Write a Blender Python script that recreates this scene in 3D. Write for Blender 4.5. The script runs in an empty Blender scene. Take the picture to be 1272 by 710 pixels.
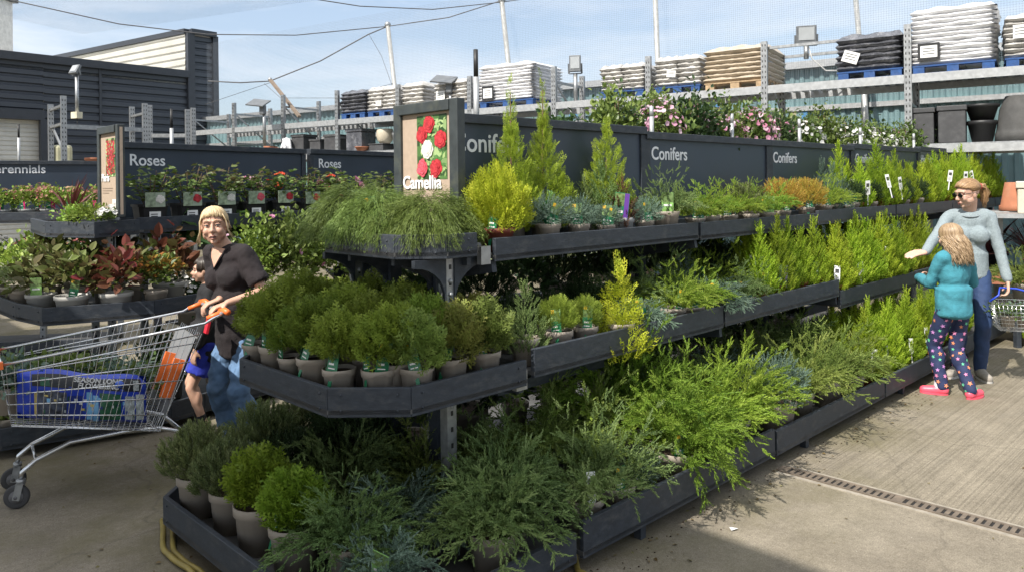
import bpy, math, random
import numpy as np
from mathutils import Vector, Matrix
R = math.radians
random.seed(7)
S = bpy.context.scene
COL = S.collection
rng = np.random.default_rng(11)

# ------------------------------------------------------------ plan of the yard
# The camera stands at (0,0); the conifer stand runs along U, its end cap along W.
P0 = Vector((.259, 3.286)); U = Vector((.7137, .7005)); W = Vector((-.7005, .7137))
YAW = math.atan2(U.y, U.x)
def L(u, w, z=0.):
    p = P0 + U * u + W * w
    return Vector((p.x, p.y, z))

# ------------------------------------------------------------ object helpers
def link(o, parent=None):
    COL.objects.link(o)
    if parent is not None: o.parent = parent
    return o
def tag(o, label, cat, group=None):
    o['label'] = label; o['category'] = cat
    if group: o['group'] = group
    return o
def thing(name, label, cat, loc=(0, 0, 0), rz=0., group=None):
    o = bpy.data.objects.new(name, None); o.empty_display_size = .1
    o.location = loc; o.rotation_euler = (0, 0, rz)
    link(o)
    if label: tag(o, label, cat, group)
    return o
def kind(o, k):
    o['kind'] = k; return o
def dup(root, loc, rz=0., label=None, group=None, sc=1., cat=None):
    r = root.copy(); COL.objects.link(r)
    r.location = loc; r.rotation_euler = (root.rotation_euler.x, root.rotation_euler.y, rz); r.scale = (sc,) * 3
    if label: r['label'] = label
    if group: r['group'] = group
    if cat: r['category'] = cat
    for ch in list(root.children):
        c = ch.copy(); COL.objects.link(c); c.parent = r
        for g in list(ch.children):
            d = g.copy(); COL.objects.link(d); d.parent = c
    return r

# ------------------------------------------------------------ materials
def nodes(m):
    m.use_nodes = True
    nt = m.node_tree
    return nt, nt.nodes, nt.links, nt.nodes['Principled BSDF']
_M = {}
def pm(name, col, rough=.6, metal=0., var=.18, scale=9., bump=0., bscale=60., spec=None, dirt=None, dscale=3., stretch=None):
    """painted / plastic / metal surface: colour varied by two noises, optional bump and dirt patches"""
    if name in _M: return _M[name]
    m = bpy.data.materials.new(name); nt, N, K, b = nodes(m)
    tc = N.new('ShaderNodeTexCoord'); src = tc.outputs['Object']
    if stretch:
        mp = N.new('ShaderNodeMapping'); mp.inputs['Scale'].default_value = stretch
        K.new(src, mp.inputs[0]); src = mp.outputs[0]
    n1 = N.new('ShaderNodeTexNoise'); n1.inputs['Scale'].default_value = scale; n1.inputs['Detail'].default_value = 6
    K.new(src, n1.inputs['Vector'])
    rp = N.new('ShaderNodeValToRGB'); c = np.array(col[:3])
    rp.color_ramp.elements[0].position = .3; rp.color_ramp.elements[1].position = .72
    rp.color_ramp.elements[0].color = (*np.clip(c * (1 - var), 0, 1), 1); rp.color_ramp.elements[1].color = (*np.clip(c * (1 + var), 0, 1), 1)
    K.new(n1.outputs['Fac'], rp.inputs[0]); out = rp.outputs[0]
    if dirt:
        n2 = N.new('ShaderNodeTexNoise'); n2.inputs['Scale'].default_value = dscale; n2.inputs['Detail'].default_value = 8
        n2.inputs['Roughness'].default_value = .7
        K.new(src, n2.inputs['Vector'])
        r2 = N.new('ShaderNodeValToRGB'); r2.color_ramp.elements[0].position = .52; r2.color_ramp.elements[1].position = .75
        r2.color_ramp.elements[0].color = (0, 0, 0, 1); r2.color_ramp.elements[1].color = (.7, .7, .7, 1)
        K.new(n2.outputs['Fac'], r2.inputs[0])
        mx = N.new('ShaderNodeMixRGB'); K.new(r2.outputs[0], mx.inputs[0]); K.new(out, mx.inputs[1]); mx.inputs[2].default_value = (*dirt, 1)
        out = mx.outputs[0]
    K.new(out, b.inputs['Base Color'])
    b.inputs['Metallic'].default_value = metal
    mr = N.new('ShaderNodeMapRange'); mr.inputs[3].default_value = max(.02, rough - .1); mr.inputs[4].default_value = min(1, rough + .1)
    K.new(n1.outputs['Fac'], mr.inputs[0]); K.new(mr.outputs[0], b.inputs['Roughness'])
    if spec is not None: b.inputs['Specular IOR Level'].default_value = spec
    if bump:
        n3 = N.new('ShaderNodeTexNoise'); n3.inputs['Scale'].default_value = bscale; n3.inputs['Detail'].default_value = 4
        K.new(src, n3.inputs['Vector'])
        bp = N.new('ShaderNodeBump'); bp.inputs['Strength'].default_value = bump; bp.inputs['Distance'].default_value = .01
        K.new(n3.outputs['Fac'], bp.inputs['Height']); K.new(bp.outputs[0], b.inputs['Normal'])
    _M[name] = m
    return m

def leaf(name, c0, c1, c2, rough=.55, trans=.3, vary=.25, spec=.3):
    """foliage: three leaf colours picked by a per-spray value, shifted a little per plant, with light passing through"""
    if name in _M: return _M[name]
    m = bpy.data.materials.new(name); nt, N, K, b = nodes(m)
    at = N.new('ShaderNodeAttribute'); at.attribute_name = 'tint'
    rp = N.new('ShaderNodeValToRGB'); e = rp.color_ramp.elements
    e[0].position = .05; e[0].color = (*c0, 1); e[1].position = .95; e[1].color = (*c2, 1)
    k = e.new(.5); k.color = (*c1, 1)
    K.new(at.outputs['Fac'], rp.inputs[0])
    oi = N.new('ShaderNodeObjectInfo')
    hs = N.new('ShaderNodeHueSaturation')
    a = N.new('ShaderNodeMapRange'); a.inputs[3].default_value = 1 - vary; a.inputs[4].default_value = 1 + vary
    K.new(oi.outputs['Random'], a.inputs[0]); K.new(a.outputs[0], hs.inputs['Value'])
    mu = N.new('ShaderNodeMath'); mu.operation = 'MULTIPLY'; mu.inputs[1].default_value = 7.31; K.new(oi.outputs['Random'], mu.inputs[0])
    fr = N.new('ShaderNodeMath'); fr.operation = 'FRACT'; K.new(mu.outputs[0], fr.inputs[0])
    h = N.new('ShaderNodeMapRange'); h.inputs[3].default_value = .488; h.inputs[4].default_value = .512
    K.new(fr.outputs[0], h.inputs[0]); K.new(h.outputs[0], hs.inputs['Hue'])
    K.new(rp.outputs[0], hs.inputs['Color'])
    K.new(hs.outputs[0], b.inputs['Base Color']); b.inputs['Roughness'].default_value = rough
    b.inputs['Specular IOR Level'].default_value = spec
    t = N.new('ShaderNodeBsdfTranslucent'); K.new(hs.outputs[0], t.inputs[0])
    mx = N.new('ShaderNodeMixShader'); mx.inputs[0].default_value = trans
    K.new(b.outputs[0], mx.inputs[1]); K.new(t.outputs[0], mx.inputs[2])
    K.new(mx.outputs[0], N['Material Output'].inputs[0])
    _M[name] = m
    return m

# ------------------------------------------------------------ mesh builder
class MB:
    def __init__(s): s.v = []; s.f = []; s.m = []; s.sm = []
    def add(s, vs, fs, mi=0, smooth=False):
        o = len(s.v); s.v += [tuple(v) for v in vs]
        for f in fs: s.f.append([i + o for i in f]); s.m.append(mi); s.sm.append(smooth)
        return s
    def box(s, c, d, rz=0., mi=0, M=None):
        x, y, z = d[0] / 2, d[1] / 2, d[2] / 2
        vs = [Vector((a * x, b * y, e * z)) for e in (-1, 1) for b in (-1, 1) for a in (-1, 1)]
        if rz:
            q = Matrix.Rotation(rz, 3, 'Z'); vs = [q @ v for v in vs]
        vs = [v + Vector(c) for v in vs]
        if M is not None: vs = [M @ v for v in vs]
        return s.add(vs, [(0, 2, 3, 1), (4, 5, 7, 6), (0, 1, 5, 4), (2, 6, 7, 3), (0, 4, 6, 2), (1, 3, 7, 5)], mi)
    def bar(s, a, b, w, h, up=(0, 0, 1), mi=0):
        a, b = Vector(a), Vector(b); d = (b - a).normalized(); up = Vector(up)
        if abs(d.dot(up)) > .98: up = Vector((1, 0, 0))
        x = d.cross(up).normalized() * w / 2; y = x.cross(d).normalized() * h / 2
        vs = [p + i * x + j * y for p in (a, b) for i, j in ((-1, -1), (1, -1), (1, 1), (-1, 1))]
        return s.add(vs, [(3, 2, 1, 0), (4, 5, 6, 7), (0, 1, 5, 4), (1, 2, 6, 5), (2, 3, 7, 6), (3, 0, 4, 7)], mi)
    def tube(s, pts, r, n=8, mi=0, cap=True, closed=False):
        P = [Vector(p) for p in pts]; m = len(P)
        rr = r if isinstance(r, (list, tuple)) else [r] * m
        up = None; vs = []
        for i, p in enumerate(P):
            if closed: d = P[(i + 1) % m] - P[i - 1]
            else: d = P[min(i + 1, m - 1)] - P[max(i - 1, 0)]
            d.normalize()
            if up is None:
                up = Vector((0, 0, 1)) if abs(d.z) < .9 else Vector((1, 0, 0))
            x = d.cross(up).normalized(); y = x.cross(d).normalized(); up = y
            for k in range(n):
                a = 2 * math.pi * k / n
                vs.append(p + (x * math.cos(a) + y * math.sin(a)) * rr[i])
        fs = []
        for i in range(m if closed else m - 1):
            j = (i + 1) % m
            for k in range(n):
                l = (k + 1) % n
                fs.append((i * n + k, i * n + l, j * n + l, j * n + k))
        if cap and not closed:
            fs.append(tuple(range(n))[::-1]); fs.append(tuple((m - 1) * n + k for k in range(n)))
        return s.add(vs, fs, mi, True)
    def lathe(s, prof, n=24, mi=0, c=(0, 0, 0), wob=None):
        vs = []; c = Vector(c)
        for i, (r, z) in enumerate(prof):
            for k in range(n):
                a = 2 * math.pi * k / n
                dz = wob(i, a) if wob else 0
                vs.append(c + Vector((r * math.cos(a), r * math.sin(a), z + dz)))
        fs = [(i * n + k, i * n + (k + 1) % n, (i + 1) * n + (k + 1) % n, (i + 1) * n + k) for i in range(len(prof) - 1) for k in range(n)]
        return s.add(vs, fs, mi, True)
    def disc(s, c, r, n=20, mi=0, nrm=None):
        c = Vector(c); x, y = Vector((1, 0, 0)), Vector((0, 1, 0))
        if nrm is not None:
            z = Vector(nrm).normalized(); t = Vector((0, 0, 1)) if abs(z.z) < .9 else Vector((1, 0, 0))
            x = t.cross(z).normalized(); y = z.cross(x)
        return s.add([c + (x * math.cos(2 * math.pi * k / n) + y * math.sin(2 * math.pi * k / n)) * r for k in range(n)], [tuple(range(n))], mi)
    def prism(s, poly, z0, z1, mi=0):
        n = len(poly)
        ar = sum(poly[i][0] * poly[(i + 1) % n][1] - poly[(i + 1) % n][0] * poly[i][1] for i in range(n))
        if ar < 0: poly = poly[::-1]
        vs = [(p[0], p[1], z0) for p in poly] + [(p[0], p[1], z1) for p in poly]
        fs = [tuple(range(n))[::-1], tuple(range(n, 2 * n))] + [(i, (i + 1) % n, n + (i + 1) % n, n + i) for i in range(n)]
        return s.add(vs, fs, mi)
    def sphere(s, c, r, n=12, mi=0, rot=None):
        c = Vector(c); r = r if isinstance(r, (tuple, list)) else (r, r, r); m = n // 2 + 1; vs = []
        for i in range(m):
            t = math.pi * i / (m - 1)
            for k in range(n):
                a = 2 * math.pi * k / n
                v = Vector((r[0] * math.sin(t) * math.cos(a), r[1] * math.sin(t) * math.sin(a), r[2] * math.cos(t)))
                vs.append(c + (rot @ v if rot else v))
        fs = [(i * n + k, (i + 1) * n + k, (i + 1) * n + (k + 1) % n, i * n + (k + 1) % n) for i in range(m - 1) for k in range(n)]
        return s.add(vs, fs, mi, True)
    def build(s, name, mats, parent=None, bevel=0.):
        me = bpy.data.meshes.new(name); me.from_pydata(s.v, [], s.f)
        for m in (mats if isinstance(mats, (list, tuple)) else [mats]): me.materials.append(m)
        me.polygons.foreach_set('material_index', s.m); me.polygons.foreach_set('use_smooth', s.sm)
        me.update()
        o = bpy.data.objects.new(name, me); link(o, parent)
        if bevel:
            b = o.modifiers.new('bevel', 'BEVEL'); b.width = bevel; b.segments = 2; b.limit_method = 'ANGLE'; b.angle_limit = R(40)
        return o

def text(s, size, m, mat4, parent, name='lettering', bold=.0, ext=.0015, align='LEFT', spacing=1.):
    cu = bpy.data.curves.new(name, 'FONT'); cu.body = s; cu.size = size; cu.extrude = ext; cu.offset = bold * size
    cu.align_x = align; cu.space_character = spacing; cu.resolution_u = 4
    t = bpy.data.objects.new('t', cu); COL.objects.link(t)
    dg = bpy.context.evaluated_depsgraph_get()
    me = bpy.data.meshes.new_from_object(t.evaluated_get(dg))
    bpy.data.objects.remove(t); me.name = name; me.transform(mat4)
    me.materials.clear(); me.materials.append(m)
    return link(bpy.data.objects.new(name, me), parent)
def frame4(o, x, y):
    """matrix with origin o, x axis x (text runs along it), y axis y (text's up)"""
    x, y = Vector(x).normalized(), Vector(y).normalized(); z = x.cross(y)
    return Matrix(((x.x, y.x, z.x, o[0]), (x.y, y.y, z.y, o[1]), (x.z, y.z, z.z, o[2]), (0, 0, 0, 1)))
UP = Vector((0, 0, 1)); U3 = Vector((U.x, U.y, 0)); W3 = Vector((W.x, W.y, 0))

# ------------------------------------------------------------ common materials
NAVY = pm('navy_board_paint', (.034, .041, .052), .55, var=.22, scale=14, bump=.12, bscale=45, spec=.35, dirt=(.085, .084, .08), dscale=7, stretch=(1.5, 1.5, 3))  # pale dirt tone, stretched to imitate streaks of sunlight on the boards too
NAVYP = pm('navy_panel_paint', (.033, .046, .068), .42, var=.12, scale=3, bump=.05, bscale=4, dirt=(.036, .043, .055), dscale=2)
DECK = pm('shelf_deck', (.07, .07, .07), .8, var=.3, scale=12)
GALV = pm('galvanised_steel', (.36, .37, .375), .45, .75, var=.22, scale=25, dirt=(.3, .3, .29), dscale=9)
GALVL = pm('galvanised_light', (.42, .43, .435), .5, .5, var=.15, scale=20, dirt=(.4, .4, .38), dscale=6)
CHROME = pm('bright_zinc_wire', (.62, .63, .64), .25, .9, var=.08, scale=30)
BLACKP = pm('black_plastic', (.016, .016, .017), .5, var=.25, scale=12)
TAUPE = pm('taupe_pot_plastic', (.34, .295, .245), .62, var=.10, scale=7, dirt=(.22, .185, .145), dscale=9)
TERRA = pm('terracotta_plastic', (.36, .10, .05), .6, var=.15, scale=9, dirt=(.25, .09, .05), dscale=8)
TERRAC = pm('terracotta_clay', (.36, .14, .075), .8, var=.15, scale=9, dirt=(.36, .2, .13), dscale=6)
GREYP = pm('grey_pot_plastic', (.30, .31, .31), .55, var=.1, scale=9, dirt=(.2, .19, .17), dscale=8)
SOIL = pm('potting_bark', (.055, .033, .020), .95, var=.6, scale=60, bump=.8, bscale=90)
WHITE = pm('white_print', (.78, .78, .77), .5, var=.04)
LETTER = pm('letter_grey_white', (.74, .75, .77), .5, var=.05)
CARD = pm('white_card', (.75, .75, .73), .6, var=.06)
BROWNW = pm('woody_stem', (.12, .075, .045), .85, var=.3, scale=40)
def rgb(n, c, r=.5, **k): return pm(n, c, r, **k)
# ------------------------------------------------------------ foliage: every needle spray and leaf is a small four-cornered face
def nrmz(a): return a / np.maximum(np.linalg.norm(a, axis=-1, keepdims=True), 1e-9)
def dia(p, d, lat, ln, w, mid=.45):
    p = np.array(p, float); d = nrmz(np.array(d, float)); lat = nrmz(np.array(lat, float))
    m = p + d * ln * mid
    return [p, m - lat * w / 2, p + d * ln, m + lat * w / 2]
def t_flat(nb=9, seed=0, ang=46, side=.42, w=.055, sub=2):
    """flat scale-leaf fan (thuja, false cypress) along +x in the xy plane"""
    r = np.random.default_rng(seed); q = []
    for i in range(3): q.append(dia((i * .32, 0, 0), (1, 0, 0), (0, 1, 0), .38, w * .9))
    for i in range(nb):
        t = .08 + .86 * i / (nb - 1); s = 1 if i % 2 else -1
        a = R(ang + r.uniform(-8, 8)); l = side * (1.05 - .75 * t) * r.uniform(.85, 1.15)
        z = r.uniform(-.12, .12)
        d = np.array((math.cos(a), s * math.sin(a), z)); p = np.array((t * .95, 0, 0))
        lat = np.array((-s * math.sin(a), math.cos(a), r.uniform(-.5, .5)))
        q.append(dia(p, d, lat, l, w))
        for k in range(sub):
            tt = .35 + .35 * k; sg = 1 if k % 2 else -1
            a2 = a - sg * R(38); d2 = np.array((math.cos(a2), s * math.sin(a2), z + r.uniform(-.2, .2)))
            q.append(dia(p + nrmz(d) * l * tt, d2, (-math.sin(a2), s * math.cos(a2), .2), l * .48, w * .85))
    return np.array(q)
def t_plume(nb=16, seed=0, ang=36, side=.26, w=.05, droop=.0):
    """rounded plume (juniper, cypress): short shoots all round a thin axis along +x"""
    r = np.random.default_rng(seed); q = []
    for i in range(3): q.append(dia((i * .3, 0, 0), (1, 0, 0), (0, 1, .3), .42, w))
    for i in range(nb):
        t = .05 + .88 * i / (nb - 1); ph = i * 2.4 + r.uniform(-.4, .4)
        a = R(ang + r.uniform(-10, 10)); l = side * (1.1 - .7 * t) * r.uniform(.75, 1.2)
        rad = np.array((0, math.cos(ph), math.sin(ph)))
        d = np.array((math.cos(a), 0, 0)) + rad * math.sin(a)
        lat = np.cross(d, rad + np.array((.3, .1, 0)))
        p = np.array((t * .93, 0, 0))
        q.append(dia(p, d, lat, l, w))
        if i % 2 == 0:
            d2 = nrmz(d + np.array((.5, r.uniform(-.4, .4), r.uniform(-.4, .4))))
            q.append(dia(p + nrmz(d) * l * .4, d2, np.cross(d2, rad), l * .6, w * .85))
    q = np.array(q)
    if droop: q[..., 2] -= droop * q[..., 0] ** 2
    return q
def t_needles(n=26, seed=0, ln=.16, w=.022, ang=50):
    """upright shoot with straight needles"""
    r = np.random.default_rng(seed); q = [dia((0, 0, 0), (1, 0, 0), (0, 1, 0), 1, .035), dia((0, 0, 0), (1, 0, 0), (0, 0, 1), 1, .035)]
    for i in range(n):
        t = .12 + .86 * i / n; ph = i * 2.4; a = R(ang + r.uniform(-12, 8) - 25 * t)
        rad = np.array((0, math.cos(ph), math.sin(ph)))
        d = np.array((math.cos(a), 0, 0)) + rad * math.sin(a)
        q.append(dia((t, 0, 0), d, np.cross(d, rad + np.array((.2, 0, 0))), ln * r.uniform(.8, 1.15), w))
    return np.array(q)
def t_thread(n=4, seed=0, w=.03):
    """thin cord-like shoots"""
    r = np.random.default_rng(seed); q = []
    for k in range(n):
        p = np.array((0, r.uniform(-.05, .05), 0)); d = np.array((1, r.uniform(-.25, .25), r.uniform(-.15, .15)))
        for i in range(4):
            d2 = nrmz(d + r.uniform(-.18, .18, 3)); q.append(dia(p, d2, (0, 1, r.uniform(-.6, .6)), .29, w * (1.1 - .15 * i), .5)); p = p + d2 * .25
            if i in (1, 2): q.append(dia(p, nrmz(d2 + np.array((0, r.choice((-.7, .7)), 0))), (0, 0, 1), .2, w * .7))
    return np.array(q)
def t_leaf(w=.55, fold=.18, curl=.12):
    """one folded oval leaf, two faces per half"""
    a = np.array([[0, 0, 0], [.35, 0, -fold * .3], [.75, 0, -fold * .2 - curl * .3], [1, 0, -curl]])
    q = []
    for s in (-1, 1):
        e1 = np.array([.3, s * w / 2, fold * .4]); e2 = np.array([.72, s * w * .4, fold * .25 - curl * .4])
        q.append([a[0], a[1], e2 * 0 + np.array([.52, s * w * .5, fold * .35]), e1] if s > 0 else [a[0], e1, np.array([.52, s * w * .5, fold * .35]), a[1]])
        q.append([a[1], a[2], e2, np.array([.52, s * w * .5, fold * .35])] if s > 0 else [a[1], np.array([.52, s * w * .5, fold * .35]), e2, a[2]])
        q.append([a[2], a[3], a[3], e2] if s > 0 else [a[2], e2, a[3], a[3]])
    return np.array(q)
def t_sword(w=.05, droop=.35):
    q = []; n = 5
    for i in range(n):
        t0, t1 = i / n, (i + 1) / n
        w0 = w * (1 - t0 ** 2); w1 = w * (1 - t1 ** 2)
        q.append([np.array((t0, -w0 / 2, -droop * t0 ** 2)), np.array((t1, -w1 / 2, -droop * t1 ** 2)), np.array((t1, w1 / 2, -droop * t1 ** 2)), np.array((t0, w0 / 2, -droop * t0 ** 2))])
    return np.array(q)
def t_flower(n=6, w=.5, cup=.35, rings=1):
    q = []
    for k in range(rings):
        for i in range(n):
            a = 2 * math.pi * i / n + k * .5; c = cup + .5 * k
            d = np.array((c, math.cos(a), math.sin(a))); q.append(dia((0, 0, 0), d, np.cross(d, (1, 0, 0)), .5 * (1 - .28 * k), w * (1 - .25 * k), .6))
    return np.array(q)
LEAFT = t_leaf()

class Fol:
    """collects sprays; pos, direction and size per spray"""
    def __init__(s): s.q = []; s.t = []; s.m = []
    def put(s, temps, P, D, sc, roll=None, tint=None, mi=0, rg=rng, up=None):
        P = np.asarray(P, float).reshape(-1, 3); n = len(P); D = nrmz(np.asarray(D, float).reshape(-1, 3))
        sc = np.broadcast_to(np.asarray(sc, float), (n,))
        u = np.tile(np.array((0, 0, 1.)), (n, 1)) if up is None else np.asarray(up, float)
        u = np.where((np.abs((u * D).sum(1)) > .97)[:, None], np.array((1., 0, .1)), u)
        y = nrmz(np.cross(u, D)); z = np.cross(D, y)
        ro = rg.uniform(-math.pi, math.pi, n) if roll is None else np.broadcast_to(np.asarray(roll, float), (n,))
        c, k = np.cos(ro)[:, None], np.sin(ro)[:, None]
        y, z = y * c + z * k, z * c - y * k
        B = np.stack([D, y, z], 1) * sc[:, None, None]              # rows = axes
        ti = rg.uniform(0, 1, n) if tint is None else np.broadcast_to(np.asarray(tint, float), (n,))
        which = rg.integers(0, len(temps), n)
        for k, T in enumerate(temps):
            w = which == k
            if not w.any(): continue
            q = np.einsum('aij,bjk->baik', T, B[w]) + P[w][:, None, None, :]
            s.q.append(q.reshape(-1, 4, 3)); s.t.append(np.repeat(ti[w], len(T))); s.m.append(np.full(q.shape[0] * q.shape[1], mi))
        return s
    def build(s, name, mats, parent=None):
        q = np.concatenate(s.q); t = np.concatenate(s.t); mi = np.concatenate(s.m); n = len(q)
        me = bpy.data.meshes.new(name); me.vertices.add(n * 4); me.vertices.foreach_set('co', q.astype(np.float32).ravel())
        me.loops.add(n * 4); me.loops.foreach_set('vertex_index', np.arange(n * 4, dtype=np.int32))
        me.polygons.add(n); me.polygons.foreach_set('loop_start', np.arange(0, n * 4, 4, dtype=np.int32))
        try: me.polygons.foreach_set('loop_total', np.full(n, 4, dtype=np.int32))
        except Exception: pass
        for m in (mats if isinstance(mats, (list, tuple)) else [mats]): me.materials.append(m)
        me.polygons.foreach_set('material_index', mi.astype(np.int32))
        a = me.attributes.new('tint', 'FLOAT', 'FACE'); a.data.foreach_set('value', t.astype(np.float32))
        me.update(calc_edges=True)
        return link(bpy.data.objects.new(name, me), parent)

FLAT = [t_flat(9, i) for i in range(4)]
PLUME = [t_plume(17, i, side=.27, w=.058) for i in range(4)]
PLUMEF = [t_plume(12, i, side=.3, w=.062) for i in range(4)]
ARCH = [t_plume(18, i, side=.27, w=.068, droop=.25) for i in range(4)]
NEED = [t_needles(26, i) for i in range(3)]
FLATB = [t_flat(8, 20 + i, side=.50, w=.085, sub=1) for i in range(4)]
NEEDB = [t_needles(20, 10 + i, ln=.34, w=.075, ang=52) for i in range(3)]
THR = [t_thread(4, i) for i in range(4)]

def sph(n, rg, zmin=-.3):
    z = rg.uniform(zmin, 1, n); a = rg.uniform(0, 2 * math.pi, n); r = np.sqrt(1 - z * z)
    return np.stack([r * np.cos(a), r * np.sin(a), z], 1)

def f_globe(r, h, n, size, z0, seed, temps=FLAT, lift=.7, rough=.16, zmin=-.45):
    """rounded bush of fans: a shell and a looser inner layer, lumpy outline"""
    rg = np.random.default_rng(seed); F = Fol()
    d = sph(n, rg, zmin); l = np.array([sum(math.sin(3.1 * a * k + seed * 1.7 + k) for k, a in enumerate(v, 1)) for v in d]) / 3
    rad = (1 + rough * l + rg.uniform(-.10, .06, n)) * np.where(rg.uniform(size=n) < .3, rg.uniform(.45, .8, n), 1)
    s = size * rg.uniform(.75, 1.2, n)
    dirs = nrmz(d + np.array((0, 0, lift)) + rg.normal(0, .22, (n, 3)))
    C = np.array((0, 0, z0 + h * .46))
    P = C + d * rad[:, None] * np.array((r, r, h * .54)) - dirs * s[:, None] * .75
    F.put(temps, P, dirs, s, rg=rg, tint=np.clip(rg.normal(.5, .2, n), 0, 1))
    return F
def f_cone(r, h, n, size, z0, seed, temps=FLAT, power=.9, lift=1.1, base=.08, tip=1.):
    rg = np.random.default_rng(seed); F = Fol()
    t = 1 - np.sqrt(rg.uniform(0, 1, n)) if power else rg.uniform(0, 1, n)
    a = rg.uniform(0, 2 * math.pi, n)
    prof = np.minimum(1, (t + base) / .18) ** .6 * (1 - t) ** power
    lump = 1 + .18 * np.sin(a * 3 + t * 17 + seed) + .10 * np.sin(a * 5 - t * 31 + seed * 2)
    rr = r * prof * lump * np.where(rg.uniform(size=n) < .3, rg.uniform(.3, .8, n), 1)
    o = np.stack([np.cos(a), np.sin(a), 0 * a], 1)
    dirs = nrmz(o * .8 + np.array((0, 0, lift)) + rg.normal(0, .18, (n, 3)))
    s = size * rg.uniform(.7, 1.2, n) * (1 - .3 * t)
    P = o * rr[:, None] + np.stack([0 * t, 0 * t, z0 + t * h], 1) - dirs * s[:, None] * .7
    F.put(temps, P, dirs, s, rg=rg, tint=np.clip(rg.normal(.5, .22, n), 0, 1))
    k = max(3, n // 40)
    F.put(temps, np.stack([rg.normal(0, .008, k), rg.normal(0, .008, k), z0 + h * rg.uniform(.75, .95, k)], 1), nrmz(rg.normal(0, .15, (k, 3)) + np.array((0, 0, 1))), size * tip, rg=rg)
    return F
def arcs(F, n, reach, rise, z0, seed, temps, size, k=7, sag=.7, az=None, spread=.25, start=.15, r0=.03, tsd=.2):
    """arching stems from the crown's middle, each clothed with plumes along its length"""
    rg = np.random.default_rng(seed)
    for i in range(n):
        a = rg.uniform(0, 2 * math.pi) if az is None else az[0] + rg.normal(0, az[1])
        Rr = reach * rg.uniform(.55, 1.1); H = rise * rg.uniform(.5, 1.25)
        ts = np.linspace(start, 1, k); o = np.array((math.cos(a), math.sin(a), 0))
        zz = z0 + H * (ts * 1.9 - ts ** 2 * 1.9 * sag) + rg.normal(0, .01, k)
        wob = rg.normal(0, .12)
        sd = np.array((-o[1], o[0], 0))
        P = o * (r0 + ts * Rr)[:, None] + sd * (wob * Rr * ts ** 2)[:, None]; P[:, 2] = zz
        Tn = np.gradient(P, axis=0)
        dd = nrmz(nrmz(Tn) + rg.normal(0, spread, (k, 3)) + np.array((0, 0, .12)))
        base = np.clip(rg.normal(.5, tsd), 0, 1)
        F.put(temps, P, dd, size * rg.uniform(.75, 1.25, k) * (1.05 - .25 * ts), rg=rg, tint=np.clip(base + rg.normal(0, .1, k), 0, 1))
        # side shoots
        m = k
        ii = rg.integers(0, k, m); sg = rg.choice((-1, 1), m)[:, None]
        d2 = nrmz(nrmz(Tn)[ii] + sd * sg * rg.uniform(.5, 1., (m, 1)) + np.array((0, 0, .1)) + rg.normal(0, .15, (m, 3)))
        F.put(temps, P[ii], d2, size * rg.uniform(.55, 1., m), rg=rg, tint=np.clip(base + rg.normal(0, .1, m), 0, 1))
    return F
def f_spread(reach, rise, n, size, z0, seed, temps=PLUME, k=7, sag=.7, az=None, spread=.28):
    F = Fol(); arcs(F, n, reach, rise, z0, seed, temps, size, k, sag, az, spread)
    arcs(F, max(5, n // 2), reach * .6, rise * 1.25, z0, seed + 50, temps, size * .9, max(4, k - 2), sag * .6, None, spread)
    return F
def f_weep(r, h, n, size, z0, seed):
    """mop of cord-like shoots falling all round"""
    rg = np.random.default_rng(seed); F = Fol()
    for lay, (kz, kr) in enumerate(((1., 1.), (.8, 1.02), (.55, .95), (.9, .6))):
        m = n // 4; a = rg.uniform(0, 2 * math.pi, m); q = np.sqrt(rg.uniform(.02, 1, m))
        lump = 1 + .16 * np.sin(a * 4 + seed) + .1 * np.sin(a * 7 + 2 * seed)
        o = np.stack([np.cos(a), np.sin(a), 0 * a], 1)
        P = o * (r * q * kr * lump)[:, None]; P[:, 2] = z0 + h * kz * (1 - .75 * q ** 2.2) + rg.normal(0, .015, m)
        d = nrmz(o * (1.05 - .55 * q)[:, None] + np.array((0, 0, 1.)) * (.25 - 1.35 * q)[:, None] + rg.normal(0, .2, (m, 3)))
        F.put(THR, P, d, size * rg.uniform(.7, 1.2, m), rg=rg, roll=rg.normal(0, .5, m), tint=np.clip(rg.normal(.5, .2, m), 0, 1))
    return F
def f_shoots(r, h, n, z0, seed, temps=NEED, size=.12, lift=1.6, rows=3):
    """upright, needle-clad shoots (dwarf pine, yew)"""
    rg = np.random.default_rng(seed); F = Fol()
    a = rg.uniform(0, 2 * math.pi, n); q = np.sqrt(rg.uniform(0, 1, n)); o = np.stack([np.cos(a), np.sin(a), 0 * a], 1)
    top = z0 + h * (1 - .55 * q ** 2) * rg.uniform(.8, 1.08, n)
    for j in range(rows):
        P = o * (r * q * (1 - .1 * j))[:, None]; P[:, 2] = top - size * (.9 + .75 * j)
        d = nrmz(o * (q * (.55 + .25 * j))[:, None] + np.array((0, 0, lift)) + rg.normal(0, .2, (n, 3)))
        F.put(temps, P, d, size * rg.uniform(.8, 1.2, n), rg=rg, tint=np.clip(rg.normal(.55 - .12 * j, .15, n), 0, 1))
    return F
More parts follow.
